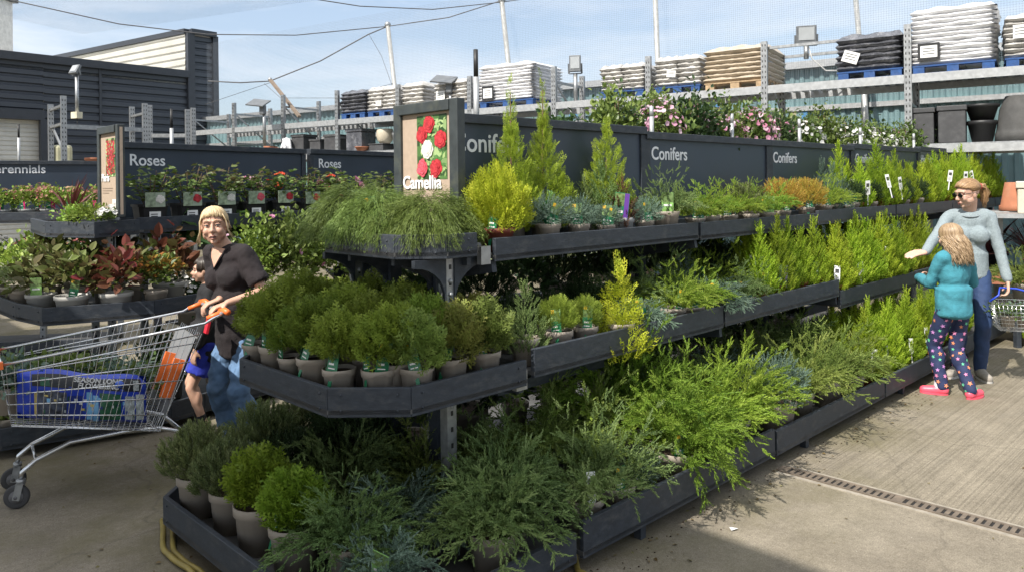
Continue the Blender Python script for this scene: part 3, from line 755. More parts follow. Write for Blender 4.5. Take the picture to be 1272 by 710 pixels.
# rose stand
B = thing('display_stand', 'navy rose and shrub display stand with two Roses sign panels', 'display stand')
def tr(st, pts, back, z0, z1, **k): return tray(st, pts, back, z0, z1, **k)
tr(B, [(-3.95, 6.3), (-3.41, 5.61), (-2.96, 5.44), (-2.84, 5.86)], [(-2.84, 6.3), (-3.3, 6.9)], 1.36, 1.475)
tr(B, [(-2.865, 5.88), (-1.87, 7.42)], [(-2.18, 7.65), (-3.17, 6.1)], 1.362, 1.485, rivets=False)
tr(B, [(-1.86, 7.435), (-.6, 9.38)], [(-1.0, 9.62), (-2.17, 7.66)], 1.345, 1.465, rivets=False)
tr(B, [(-4.45, 6.3), (-3.47, 5.36), (-3.14, 5.12), (-2.53, 5.42), (-2.35, 5.75)], [(-3.0, 6.3), (-3.9, 7.0)], .80, .92)
tr(B, [(-2.35, 6.05), (-1.0, 8.12)], [(-1.5, 8.5), (-2.9, 6.4)], .58, .70, rivets=False)
tr(B, [(-2.62, 6.28), (-1.15, 8.52)], [(-1.5, 8.75), (-2.95, 6.5)], 1.02, 1.10, rivets=False)
tr(B, [(-4.8, 6.0), (-3.7, 4.98), (-3.25, 4.86), (-2.42, 5.42), (-2.28, 5.66), (-.8, 7.9)], [(-1.3, 8.2), (-3.5, 6.9)], .06, .20)
for p in ((-2.95, 6.15), (-3.45, 6.35), (-2.1, 7.7), (-1.1, 9.3), (-2.75, 5.95), (-3.0, 5.75)):
    upright(B, p[0], p[1], 0, 1.36, R(34))
gusset(B, (-2.98, 5.76), (-.4, .2), 1.355, .3); gusset(B, (-2.75, 6.0), (.3, -.2), 1.355, .2)
sign_wall(B, (-3.24, 6.32), (-2.14, 7.94), 1.42, 2.075, 'Roses', tsz=.135, inset=.09)
sign_wall(B, (-2.11, 7.985), (-.75, 9.99), 1.42, 2.08, 'Roses', tsz=.135, inset=.12)
def pieris_art(t, a, d, n):
    p = lambda x, z, k=0.: a + d * x + UP * z + n * k
    m = MB(); x0, x1, z0, z1 = .17, .385, 1.80, 2.085
    m.add([p(x0, z0, .001), p(x1, z0, .001), p(x1, z1, .001), p(x0, z1, .001)], [(0, 1, 2, 3)], 0)
    rg = random.Random(3)
    for i in range(420):
        x, z = x0 + .008 + rg.random() * (x1 - x0 - .016), z0 + .008 + rg.random() ** .8 * (z1 - z0 - .016)
        ang = rg.uniform(0, 6.3); l = rg.uniform(.010, .017); dx = d * math.cos(ang) + UP * math.sin(ang); dy = n.cross(dx)
        b = p(x, z, .0014 + i * .000004); lim = lambda v: v
        if not (x0 + l < x < x1 - l and z0 + l < z < z1 - l): continue
        m.add([b - dx * l, b - dy * l * .3, b + dx * l, b + dy * l * .3], [(0, 1, 2, 3)], 1 if rg.random() < .75 else 2 if rg.random() < .6 else 3)
    m.build('poster_print', [PGREEN, PRED, PREDD, PPINK], t)
    text('Pieris', .082, WHITE, frame4(p(.075, 1.765, .004), d, UP), t, bold=.02)
    m = MB()
    for i, l in enumerate((.24, .23, .15)): m.add([p(.08, 1.71 - i * .018, .001), p(.08 + l, 1.71 - i * .018, .001), p(.08 + l, 1.714 - i * .018, .001), p(.08, 1.714 - i * .018, .001)], [(0, 1, 2, 3)], 1)
    m.add([p(.31, 1.545, .001), p(.385, 1.545, .001), p(.385, 1.63, .001), p(.31, 1.63, .001)], [(0, 1, 2, 3)], 0)
    for i in range(5): m.add([p(.335, 1.55 + i * .012, .002), p(.375, 1.55 + i * .012, .002), p(.375, 1.555 + i * .012, .002), p(.335, 1.555 + i * .012, .002)], [(0, 1, 2, 3)], 1)
    m.add([p(.09, 1.545, .001), p(.13, 1.545, .001), p(.13, 1.555, .001), p(.09, 1.555, .001)], [(0, 1, 2, 3)], 0)
    m.build('small_print', [CARD, pm('print_brown', (.22, .16, .12), .7)], t)
photo_sign('end_sign', 'narrow framed Pieris sign with red foliage picture and green-stained frame', (-3.02, 5.79), (.70, -.714), .48, 1.50, 2.18, 'Pieris', .1, None, post=1.37, art=pieris_art, dp=.05)

# perennials stand
Cs = thing('display_stand', 'navy bedding display stand with the Perennials sign panel', 'display stand')
tr(Cs, [(-7.4, 7.75), (-4.25, 8.32)], [(-4.4, 8.9), (-7.5, 8.4)], 1.36, 1.475, rivets=False)
tr(Cs, [(-7.4, 7.45), (-4.25, 8.0)], [(-4.4, 8.7), (-7.5, 8.2)], .82, .93, rivets=False)
tr(Cs, [(-7.4, 7.25), (-4.25, 7.8)], [(-4.4, 8.7), (-7.5, 8.2)], .08, .2, rivets=False)
upright(Cs, -5.12, 8.36, 0, 1.36, R(10)); upright(Cs, -7.0, 8.1, 0, 1.36, R(10)); upright(Cs, -4.4, 8.6, 0, 1.36, R(10))
sign_wall(Cs, (-8.6, 8.49), (-5.53, 10.4), 1.4, 2.07, 'Perennials', right=True, tsz=.155, inset=.66, tz=1.93)

# bench seen through the conifer stand's middle gap
D = thing('display_bench', 'low navy display bench behind the conifer stand, with potted shrubs', 'display bench')
tr(D, [(-1.75, 7.5), (.1, 8.62), (1.9, 9.7)], [(1.5, 10.3), (-2.0, 8.2)], .80, .93, rivets=False)
for p in ((-1.6, 7.9), (.0, 8.9), (1.5, 9.8)): upright(D, p[0], p[1], 0, .80, R(30))
tr(D, [(-1.6, 7.2), (.2, 8.3), (2.2, 9.5)], [(2.0, 9.7), (-1.7, 7.5)], .45, .55, rivets=False)

# unseen canopy behind the camera, shaped to shade the near stands yet admit skylight
st = thing('shade_canopy', 'unseen flat white canopy roof on steel posts shading the near end of the yard', 'canopy')
CLAD = pm('canopy_white', (.62, .61, .58), .6, var=.08, scale=3)
m = MB(); m.prism(uwp((-4.7, -14), (-9.6, -14), (-9.6, 1.75), (-4.7, 1.75)), 5.86, 6.04); m.build('roof', CLAD, st)
m = MB(); m.prism(uwp((-4.7, 1.76), (-9.6, 1.76), (-9.6, 12), (-4.7, 12)), 4.80, 4.98); m.build('roof', CLAD, st)
for u_, w_ in ((-5., -13), (-5., -6.5), (-5., 3), (-5., 11), (-9.3, -13), (-9.3, -6), (-9.3, 3), (-9.3, 11)):
    m = MB(); p = L(u_, w_); m.tube([p, p + UP * (4.8 if w_ > 2 else 5.86)], .08, 10); m.build('post', GALV, st)
# ------------------------------------------------------------ pots and plant tags
def pot_mesh(r, h, mat, taper=.76, wavy=False, n=28, soil=True, feet=False):
    m = MB(); r0 = r * taper; lip = h * .22
    w = (lambda i, a: (.012 * h / .15 * (1 if math.sin(a * 3) > .25 else -.3 if math.sin(a * 3) < -.25 else 0) if i in (2, 3) else 0)) if wavy else None
    m.lathe([(0, .001), (r0, .001), (r0 + (r - r0) * .76, h - lip), (r * 1.045, h - lip + .004), (r * 1.06, h - .003), (r * 1.035, h), (r * .985, h - .002), (r * .95, h - h * .16)], n, wob=w)
    return m
def make_pot(root, r, h, mat, taper=.76, wavy=False, sq=False):
    if sq:
        m = MB(); r0 = r * taper
        def ring(q, z, k=.25):
            e = q * k; return [(q, -q + e, z), (q, q - e, z), (q - e, q, z), (-q + e, q, z), (-q, q - e, z), (-q, -q + e, z), (-q + e, -q, z), (q - e, -q, z)]
        rs = [ring(r0, .001), ring(r * .96, h * .9), ring(r * 1.04, h * .9), ring(r * 1.04, h), ring(r * .95, h), ring(r * .9, h * .85)]
        m.add([v for q in rs for v in q], [tuple(range(8))[::-1]] + [(i * 8 + k, i * 8 + (k + 1) % 8, i * 8 + 8 + (k + 1) % 8, i * 8 + 8 + k) for i in range(5) for k in range(8)])
    else: m = pot_mesh(r, h, mat, taper, wavy)
    p = m.build('pot', mat, root)
    s = MB(); s.disc((0, 0, h * .86), r * .955, 20); s.build('soil', SOIL, p)
    return p
TG = pm('tag_green', (.015, .16, .07), .35, var=.1); TGL = pm('tag_light_green', (.22, .42, .12), .4, var=.4, scale=60); TPUR = pm('tag_purple', (.11, .04, .26), .4, var=.1)
TPH = pm('tag_photo_green', (.13, .20, .07), .4, var=.6, scale=70); TBLUE = pm('tag_blue', (.02, .16, .45), .4); TYE = pm('tag_yellow', (.65, .40, .03), .4); TMAG = pm('tag_magenta', (.48, .01, .12), .4)
TBLK = pm('tag_print', (.05, .05, .05), .6)
_tags = {}
def tag_mesh(k):
    if k in _tags: return _tags[k]
    m = MB(); y = 0
    def q(x0, x1, z0, z1, mi, y_):
        m.add([(x0, y_, z0), (x1, y_, z0), (x1, y_, z1), (x0, y_, z1)], [(0, 1, 2, 3)], mi)
    mats = [CARD, TG, TGL, TPUR, TPH, TBLUE, TYE, TBLK, TMAG, WHITE]
    if k == 'green':
        m.box((0, 0, .045), (.045, .0016, .10), mi=1); q(-.022, .022, .045, .094, 4, -.0012); q(-.016, .006, .02, .027, 9, -.0012); q(-.016, .012, .006, .010, 9, -.0012); q(-.021, -.006, .078, .093, 6, -.0018); m.box((0, .0, -.045), (.014, .0016, .08), mi=1)
    elif k == 'purple':
        m.box((0, 0, .06), (.075, .0016, .13), mi=1); q(-.036, .012, .06, .122, 4, -.0012); q(.013, .036, -.003, .124, 3, -.0012); q(-.032, .008, .026, .040, 9, -.0012); q(-.032, -.005, .010, .016, 9, -.0012); m.box((0, 0, -.05), (.014, .0016, .09), mi=1)
    elif k == 'white':
        m.box((0, 0, .05), (.042, .0014, .115), mi=0); q(-.014, .014, .055, .085, 7, -.001)
        for i in range(4): q(-.015, .012, .01 + i * .009, .013 + i * .009, 7, -.001)
        m.box((0, 0, -.05), (.010, .0014, .09), mi=0)
    elif k == 'photo':
        m.box((0, 0, .05), (.06, .0014, .10), mi=2); q(-.029, .029, .05, .098, 4, -.001); q(-.02, .02, .03, .04, 9, -.001); m.box((0, 0, -.04), (.012, .0014, .08), mi=2)
    elif k == 'blue':
        m.box((0, 0, .06), (.06, .0014, .13), mi=5); q(-.029, .029, .07, .124, 2, -.001); q(-.02, .018, .04, .05, 9, -.001); m.box((0, 0, -.04), (.012, .0014, .08), mi=5)
    elif k == 'magenta':
        m.box((0, 0, .035), (.05, .0014, .075), mi=1); q(.010, .025, -.002, .072, 8, -.001); q(-.018, .004, .03, .036, 9, -.001); m.box((0, 0, -.03), (.012, .0014, .06), mi=1)
    o = m.build('plant_label', mats); me = o.data; bpy.data.objects.remove(o); _tags[k] = me
    return me
def add_tag(root, k, r, z, az, rnd, size=1.):
    """plastic tag stuck in the pot on the side az (world), facing outwards"""
    o = link(bpy.data.objects.new('plant_label', tag_mesh(k)), root)
    rz = root.rotation_euler.z; s = root.scale.x
    a = az - rz; o.location = (r * math.cos(a), r * math.sin(a), z)
    o.rotation_euler = (rnd.uniform(-.25, .15), rnd.uniform(-.3, .3), a + math.pi / 2 + rnd.uniform(-.35, .35)); o.scale = (size / s,) * 3

ORD = ['zeroth', 'first', 'second', 'third', 'fourth', 'fifth', 'sixth', 'seventh', 'eighth', 'ninth', 'tenth', 'eleventh', 'twelfth', 'thirteenth', 'fourteenth', 'fifteenth', 'sixteenth', 'seventeenth', 'eighteenth', 'nineteenth', 'twentieth']
class Proto:
    """a kind of plant: its desc, category, pot size, and one built root per variant"""
    def __init__(s, name, desc, cat, pot, fol, group, variants=2, stem=None):
        s.name, s.desc, s.cat, s.group = name, desc, cat, group; s.pr, s.ph = pot[0], pot[1]
        s.roots = []; s.used = set(); s.k = 0
        for v in range(variants):
            r = thing(name, None, None)
            if pot[0]: make_pot(r, *pot)
            for fn in fol: fn(v, r)
            if stem:
                m = MB(); m.tube([(0, 0, pot[1] * .8), (.006, .004, pot[1] + stem * .5), (0, 0, pot[1] + stem)], [.008, .006, .003], 6); m.build('stem', BROWNW, r)
            s.roots.append(r)
    def put(s, loc, rz, label, sc=1., group=None):
        v = s.k % len(s.roots); s.k += 1; r = s.roots[v]
        if v in s.used: return dup(r, loc, rz, label, group or s.group, sc, s.cat)
        s.used.add(v); r.location = loc; r.rotation_euler = (0, 0, rz); r.scale = (sc,) * 3
        s.pending = None; tag(r, label, s.cat, group or s.group); return r
    def cleanup(s):
        for v, r in enumerate(s.roots):
            if v not in s.used:
                for c in list(r.children):
                    for g in list(c.children): bpy.data.objects.remove(g)
                    bpy.data.objects.remove(c)
                bpy.data.objects.remove(r)
PROTOS = []
def proto(*a, **k):
    p = Proto(*a, **k); PROTOS.append(p); return p
def fo(fn, mat, name='foliage'):
    return lambda v, r: fn(v).build(name, mat, r)

rnd = random.Random(5)
def row(where, items, az, order='from left', jit=.012):
    """items: (proto, loc, scale, tag or None[, tilt]); labelled by kind and by place in the row"""
    cnt = {}
    for it in items: cnt[it[0].desc] = cnt.get(it[0].desc, 0) + 1
    seen = {}
    for it in items:
        p, loc, sc, tg = it[:4]; seen[p.desc] = seen.get(p.desc, 0) + 1
        o_ = '' if cnt[p.desc] == 1 else f', {ORD[seen[p.desc]]} {order}'
        lab = f'{p.desc}{o_}, {where}' if o_ else f'{p.desc} {where}'
        r = p.put(Vector(loc) + Vector((rnd.uniform(-jit, jit), rnd.uniform(-jit, jit), 0)), YAW + rnd.uniform(-.25, .25) if 'spilling over the shelf' in p.desc else rnd.uniform(0, 6.28), lab, sc * rnd.uniform(.94, 1.06))
        if len(it) > 4: r.rotation_euler.x, r.rotation_euler.y = it[4]
        if tg is None and ('front' in where or 'second bay' in where) and rnd.random() < .38: tg = 'white' if p.pr < .06 else 'green'
        if tg == 'white' and p.name == 'cypress_plant' and p.pr < .07: add_tag(r, tg, .12 * sc, .19 + rnd.uniform(-.03, .08), az + rnd.uniform(-.6, .4), rnd, 1.1)
        elif tg: add_tag(r, tg, p.pr * .8, p.ph * .98, az + rnd.uniform(-.5, .5), rnd, 1.2)
    return

TA = (.080, .15, TAUPE, .80, True); TB = (.098, .19, TAUPE, .82, False); TBG = (.125, .20, TAUPE, .8, False); TS = (.07, .115, TAUPE, .78, True)
TR = (.058, .125, TERRA, .74, False); GP = (.07, .13, GREYP, .8, False)
# conifers
globe = proto('thuja_plant', 'round green thuja', 'conifer', TA, [fo(lambda v: f_globe(.118 + .007 * v, (.25, .28, .23)[v], 400, .088, .165, 10 + v, temps=FLATB, lift=.85, rough=(.2, .28, .24)[v]), GL)], 'round thujas on the end shelf', variants=3)
gglobe = proto('thuja_plant', 'bright round thuja in taupe pot', 'conifer', TB, [fo(lambda v: f_globe(.128, .24, 420, .095, .16, 20 + v, temps=FLATB, lift=.75, rough=.12), GBR)], 'bright round thujas', variants=2)
bthuja = proto('thuja_plant', 'bronze-tipped thuja', 'conifer', TA, [lambda v, r: f_globe(.15, .27, 380, .095, .12, 30 + v, temps=FLATB, rough=.28, lift=.6).build('foliage', (OLIVE, BRZ)[v], r)], 'bronze thujas', variants=2)
gthuja = proto('thuja_plant', 'dense green bun conifer', 'conifer', TA, [fo(lambda v: f_globe(.11, .22, 520, .05, .12, 40 + v, lift=.8, rough=.1), GL)], 'bun conifers', variants=2)
orange = proto('thuja_plant', 'orange-flushed round thuja', 'conifer', TS, [fo(lambda v: f_globe(.17, .29, 620, .07, .09, 50 + v, temps=PLUMEF, lift=.8, rough=.14), ORNG)], 'orange thujas', variants=1)
golden = proto('cypress_plant', 'golden yellow bushy conifer', 'conifer', (.10, .13, pm('dark_terracotta', (.20, .05, .03), .55, var=.15), .8, False), [fo(lambda v: f_globe(.195, .37, 700, .10, .08, 60 + v, temps=FLAT, lift=1.1, rough=.24), GY)], 'golden conifers', variants=1)
goldup = proto('cypress_plant', 'upright golden conifer spilling over the board', 'conifer', TS, [fo(lambda v: f_cone(.14, .43, 210, .115, -.02, 70 + v, temps=FLAT, power=.6, lift=.8, base=.2), GY)], 'golden conifers', variants=1)
tall = proto('thuja_plant', 'tall narrow green-gold thuja', 'conifer', TA, [fo(lambda v: f_cone(.172, .56, 800, .08, .12, 80 + v, power=.6, lift=1.3), GG),
    fo(lambda v: f_cone(.04, .46, 150, .06, .50, 85 + v, power=.4, lift=1.8), GG, 'leader')], 'tall thujas', variants=2, stem=.7)
pyramid = proto('thuja_plant', 'broad pyramid of golden-green thuja', 'conifer', TA, [fo(lambda v: f_cone(.185, .70, 1000, .08, .12, 90 + v, power=.62, lift=1.2), GG)], 'tall thujas', variants=1, stem=.4)
lime = proto('cypress_plant', 'lime feathery cypress', 'conifer', TR, [fo(lambda v: f_cone(.128, .40 + .05 * (v % 3), 480, .10, .115, 100 + v, temps=PLUMEF, power=.58, lift=1.25, base=.10), LIME)], 'lime cypresses in terracotta pots', variants=4)
limebig = proto('cypress_plant', 'large lime feathery cypress', 'conifer', TR, [fo(lambda v: f_cone(.16, .50 + .05 * v, 680, .115, .11, 110 + v, temps=PLUMEF, power=.6, lift=1.25), LIME)], 'lime cypresses in terracotta pots', variants=2)
limej = proto('juniper_plant', 'lime spreading juniper', 'juniper', TBG, [fo(lambda v: f_spread(.44, .34, 52, .125, .16, 120 + v, k=8, sag=.62), LIMEJ)], 'spreading junipers', variants=2)
limes = proto('juniper_plant', 'low lime juniper', 'juniper', TS, [fo(lambda v: f_spread(.22, .16, 34, .075, .10, 130 + v, k=6), LIMEJ)], 'small junipers', variants=2)
olivej = proto('juniper_plant', 'olive green spreading juniper', 'juniper', TB, [fo(lambda v: f_spread(.36, .25, 48, .10, .14, 140 + v, k=7), OLIVE)], 'spreading junipers', variants=2)
greenj = proto('juniper_plant', 'dark green spreading juniper', 'juniper', TBG, [fo(lambda v: f_spread(.36, .23, 66, .105, .17, 150 + v, temps=ARCH, k=7, sag=.88), JG)], 'spreading junipers', variants=2)
greens = proto('juniper_plant', 'small green juniper', 'juniper', TS, [fo(lambda v: f_spread(.19, .18, 30, .075, .09, 160 + v, k=6), JG)], 'small junipers', variants=2)
arching = proto('juniper_plant', 'green juniper with one long arching shoot', 'juniper', TA, [fo(lambda v: arcs(f_spread(.17, .17, 34, .07, .12, 165, k=6), 1, .36, .20, .14, 3, PLUME, .085, 12, .62, (R(-42), .01), .12), JG)], 'small junipers', variants=1)
bluej = proto('juniper_plant', 'blue-grey juniper', 'juniper', TA, [fo(lambda v: f_globe(.15, .23, 420, .062, .11, 170 + v, temps=PLUMEF, rough=.3, lift=.25, zmin=-.6), JB)], 'blue junipers', variants=2)
bluesp = proto('juniper_plant', 'blue-green trailing juniper', 'juniper', TB, [fo(lambda v: f_spread(.30, .18, 60, .09, .13, 180 + v, temps=ARCH, k=7, sag=.95), JB)], 'blue junipers', variants=2)
bluec = proto('juniper_plant', 'blue-green upright juniper', 'juniper', TS, [fo(lambda v: f_cone(.10, .36, 300, .08, .08, 190 + v, temps=PLUMEF, power=.55, lift=1.3), JB)], 'blue junipers', variants=2)
greenc = proto('juniper_plant', 'grey-green upright conifer', 'conifer', TA, [fo(lambda v: f_cone(.13, .34, 330, .085, .1, 195 + v, temps=PLUMEF, power=.5, lift=1.2), JG)], 'upright conifers', variants=2)
brown = proto('cypress_plant', 'browned dead-looking conifer in grey pot', 'conifer', GP, [fo(lambda v: f_cone(.10, .26, 110, .09, .1, 199, temps=PLUMEF, power=.5), BRN)], 'browned conifers', variants=1)
pine = proto('pine_plant', 'dark dwarf pine with upright shoots', 'pine', TB, [fo(lambda v: f_globe(.165, .25, 560, .062, .15, 200 + v, temps=NEEDB, lift=1.3, rough=.2, zmin=-.35), PINE)], 'dwarf pines', variants=2)
pines = proto('pine_plant', 'small dwarf pine', 'pine', TS, [fo(lambda v: f_globe(.10, .19, 240, .06, .09, 205 + v, temps=NEEDB, lift=1.3), PINE)], 'dwarf pines', variants=2)
yew = proto('yew_plant', 'dark dense yew', 'yew', TBG, [fo(lambda v: f_globe(.22, .30, 520, .09, .15, 210 + v, temps=PLUMEF, lift=.9, rough=.2), DK)], 'dark yews', variants=2)
yews = proto('yew_plant', 'small dark green conifer', 'conifer', TS, [fo(lambda v: f_globe(.12, .22, 330, .07, .09, 215 + v, temps=PLUMEF, lift=.9, rough=.18), DK)], 'small dark conifers', variants=2)
weep = proto('cypress_plant', 'mop-headed thread-leaf cypress', 'conifer', TA, [fo(lambda v: f_weep(.25, .235, 1700, .10, .06, 220 + v), WEEP)], 'thread-leaf cypresses', variants=2)

FR = math.atan2(-1, .12)         # outward from the long side
EN = math.atan2(-U.y, -U.x)         # outward from the end
MIDA = math.atan2(-U.y - W.y, -U.x - W.x)
# ---- end cap, bottom
zb = .116
row('bottom end shelf corner', [(pine, L(-.96, 1.60, zb), 1., None), (pine, L(-.93, 1.32, zb), 1., None)], EN)
row('front of bottom end shelf', [(gglobe, L(-.93, 1.05, zb), 1.14, None), (gglobe, L(-.90, .76, zb), 1.1, 'green')], EN)
row('bottom end shelf edge', [(greenj, L(-.78, .52, zb), .76, None), (bluesp, L(-.80, .25, zb), .72, 'photo'), (greenj, L(-.33, .19, zb), .84, None)], MIDA)
row('bottom end shelf behind the bright thujas', [(pine, L(-.62, 1.62, zb), 1.08, None), (pine, L(-.32, 1.66, zb), 1.1, None), (yew, L(-.58, 1.28, zb), .95, None), (yew, L(-.26, 1.25, zb), 1., None), (greenj, L(-.55, .94, zb), .9, None), (bluesp, L(-.52, .55, zb), .9, None), (olivej, L(-.2, .82, zb), .9, None)], EN)
tipj = proto('juniper_plant', 'juniper with a tall upright shoot', 'juniper', TBG, [fo(lambda v: arcs(arcs(f_spread(.30, .20, 60, .105, .17, 157, temps=ARCH, k=7, sag=.88), 1, .03, .34, .16, 9, PLUME, .085, 11, .35, (R(60), .05), .2), 3, .12, .24, .16, 13, PLUME, .085, 8, .4, None, .2), JG)], 'spreading junipers', variants=1)
row('bottom end shelf beside the steel post', [(tipj, L(-.12, .33, zb), 1., 'green')], FR)
# ---- bottom long side
limespill = proto('juniper_plant', 'lime juniper spilling over the shelf edge', 'juniper', TBG, [fo(lambda v: arcs(arcs(f_spread(.36, .30, 40, .12, .16, 127 + v, k=8, sag=.62), 11, .33, .20, .18, 128 + v, PLUME, .11, 8, 1.05, (R(-90), .6), .22), 3, .22, .12, .14, 129 + v, PLUME, .10, 8, 1.6, (R(-80), .5), .22), LIMEJ)], 'spreading junipers', variants=2)
row('bottom shelf, first bay front', [(greens, L(.22, .16, .116), 1.3, 'white'), (greens, L(.44, .15, .116), 1.4, None), (bluej, L(.62, .13, .116), .8, None), (limespill, L(.95, .17, .116), .95, None, (.12, .05)), (limespill, L(1.36, .20, .116), .86, None)], FR)
row('bottom shelf, first bay back', [(olivej, L(.30, .55, .116), 1., None), (olivej, L(.62, .52, .116), 1.05, None), (limej, L(1.0, .56, .116), 1.05, None), (greenj, L(1.35, .62, .116), 1., None), (greenj, L(.1, .70, .116), .9, None)], FR)
row('bottom shelf, second bay front', [(limej, L(1.72, .24, .11), .82, None), (bluej, L(2.10, .15, .11), 1.5, None), (olivej, L(2.50, .20, .11), .95, None), (olivej, L(2.92, .18, .11), 1., None), (olivej, L(3.3, .16, .11), .9, None)], FR)
row('bottom shelf, second bay back', [(greenj, L(1.75, .62, .11), 1., None), (bluesp, L(2.15, .58, .11), 1.1, None), (greenj, L(2.55, .62, .11), 1.05, None), (olivej, L(2.95, .55, .11), 1.1, None), (greenj, L(3.3, .6, .11), 1., None)], FR)
row('bottom shelf, third bay front', [(limebig, L(3.62 + .2 * i, .17 + .05 * (i % 2), .11), .92, ('white', 'white', None, 'green', 'white', None, None, None)[i]) for i in range(8)], FR)
row('bottom shelf, third bay second row', [(limebig, L(3.6 + .23 * i, .42, .11), .95, None) for i in range(7)], FR)
row('bottom shelf, third bay back', [(yew, L(3.7 + .42 * i, .68, .11), .9, None) for i in range(4)], FR)
row('bottom shelf, fourth bay', [(limebig, L(5.4 + .26 * i, .25, .11), .95, None) for i in range(4)], FR)
# ---- end cap, middle
zm = .806
gk = ['green', None, 'green', 'green', None, 'green']
row('front row of middle end shelf', [(globe, L(-.735 + .012 * (i % 2), 1.43 - .185 * i, zm), (.90, .96, .88, .94, .9)[i], gk[i]) for i in range(5)] + [(globe, L(-.62, .545, zm), .92, 'green')], EN)
row('second row of middle end shelf', [(globe, L(-.535 - .015 * (i % 2), 1.51 - .19 * i, zm), (.95, 1.02, .9, 1.05, .96, 1.)[i], None) for i in range(6)], EN)
row('third row of middle end shelf', [(globe, L(-.36, 1.48 - .18 * i, zm), .95, None) for i in range(6)], EN)
row('fourth row of middle end shelf', [(globe, L(-.17, 1.46 - .2 * i, zm), .95, None) for i in range(4)], EN)
row('long edge of middle end shelf', [(bthuja, L(-.50, .45, zm), .86, 'green'), (bthuja, L(-.30, .45, zm), .9, 'green'), (bthuja, L(-.10, .46, zm), .95, 'green')], FR)
row('back of middle end shelf', [(bthuja, L(-.02, .66, zm), .95, None), (yews, L(-.05, 1.3, zm), 1., None), (yews, L(.02, 1.0, zm), 1., None)], EN)
# ---- middle long side
z1, z2, z3 = .832, .836, .737
row('middle shelf, first bay front', [(greenc, L(.17, .47, z1), .92, None), (gthuja, L(.40, .45, z1), .95, 'green'), (gthuja, L(.62, .46, z1), .85, 'green'), (goldup, L(.85, .40, z1), 1., None), (bluesp, L(1.10, .46, z1), .62, 'green'), (limes, L(1.42, .47, z1), 1.15, None), (limes, L(1.66, .46, z1), 1., None)], FR)
row('middle shelf, first bay back', [(yews, L(.30, .74, z1), 1., None), (yews, L(.60, .72, z1), 1., None), (yews, L(.95, .75, z1), 1.05, None), (greens, L(1.3, .72, z1), 1.15, None), (greens, L(1.6, .72, z1), 1.2, None)], FR)
row('middle shelf, second bay front', [(bluesp, L(1.92, .45, z2), .62, None), (greens, L(2.1, .46, z2), .9, 'photo'), (greens, L(2.3, .45, z2), .9, None), (lime, L(2.52, .46, z2), 1., 'green'), (lime, L(2.72, .45, z2), 1., 'purple'), (limebig, L(2.66, .62, z2), 1., 'white'), (lime, L(2.93, .46, z2), .95, 'photo'), (lime, L(3.13, .46, z2), 1., None), (lime, L(3.34, .46, z2), 1.05, 'photo')], FR)
row('middle shelf, second bay back', [(bluec, L(1.95, .72, z2), 1., None), (limes, L(2.2, .70, z2), 1.2, None), (yews, L(2.45, .72, z2), 1.1, None), (lime, L(2.95, .70, z2), 1., None), (lime, L(3.25, .70, z2), 1., None), (yews, L(3.1, .84, z2), 1.1, None)], FR)
row('middle shelf, third bay front', [(lime, L(3.70 + .165 * i, .44 + .03 * (i % 2), z3), 1.1, ('white', None, None, 'white', None, 'photo', None, 'white', None)[i]) for i in range(9)], FR)
row('middle shelf, third bay second row', [(limebig, L(3.72 + .19 * i, .66, z3), .95, None) for i in range(8)], FR)
row('middle shelf, fourth bay', [(lime, L(5.4 + .22 * i, .5, .75), 1.1, None) for i in range(4)], FR)
# ---- end cap, top
zt = 1.403
row('on the top end shelf under the Camellia sign', [(weep, L(-.26, 1.27, zt), 1., None), (weep, L(-.30, 1.0, zt), .92, 'green'), (weep, L(-.22, .72, zt), .88, None)], EN)
# ---- top long side
q1, q2, q3 = 1.37, 1.366, 1.385
row('top shelf, first bay front', [(golden, L(.15, .65, q1), .94, None), (bluej, L(.49, .61, q1), .80, 'green'), (bluej, L(.74, .62, q1), .80, 'green'), (bluej, L(.96, .60, q1), .66, 'green'), (brown, L(1.17, .64, q1), .95, 'purple'), (bluej, L(1.36, .60, q1), .7, 'green'), (arching, L(1.60, .62, q1), 1.05, 'photo')], FR)
row('top shelf, first bay back', [(tall, L(.42, .80, q1), 1.02, None), (tall, L(.66, .78, q1), .95, 'blue'), (greenc, L(.98, .76, q1), .8, None), (pyramid, L(1.24, .80, q1), .88, None), (greenc, L(1.12, .74, q1), 1.05, None)], FR)
row('top shelf, second bay', [(limes, L(1.92, .62, q2), .95, 'green'), (limes, L(2.14, .62, q2), .95, None), (limes, L(2.36, .63, q2), 1., 'green'), (pines, L(2.62, .66, q2), 1.05, None), (limes, L(2.6, .60, q2), .95, None), (limes, L(2.84, .60, q2), 1., 'photo'), (pines, L(2.92, .72, q2), 1.1, None), (orange, L(3.22, .66, q2), .92, 'green')], FR)
row('top shelf, third bay front', [(orange, L(3.62, .64, q3), .95, 'green'), (limes, L(3.90, .62, q3), .95, 'green'), (bluec, L(4.14, .64, q3), 1., None), (bluec, L(4.32, .62, q3), .9, 'green'), (yews, L(4.52, .62, q3), 1.05, 'green'), (lime, L(4.72, .62, q3), 1., None), (yews, L(4.9, .62, q3), 1., None), (lime, L(5.08, .62, q3), 1.1, None)], FR)
row('top shelf, third bay back', [(bluec, L(4.2, .76, q3), 1.15, None), (lime, L(4.62, .78, q3), 1., 'photo'), (lime, L(4.84, .78, q3), .95, 'white'), (lime, L(5.05, .78, q3), .92, None)], FR)
row('top shelf, fourth bay front', [(lime, L(5.36 + .2 * i, .62, q3), .95, (None, None, 'white', None, None, 'blue', None, None)[i]) if i not in (2, 4) else (yews, L(5.36 + .2 * i, .62, q3), 1.1, None) for i in range(8)], FR)
row('top shelf, fourth bay back', [(limebig, L(5.4 + .28 * i, .8, q3), .74, None) for i in range(6)], FR)
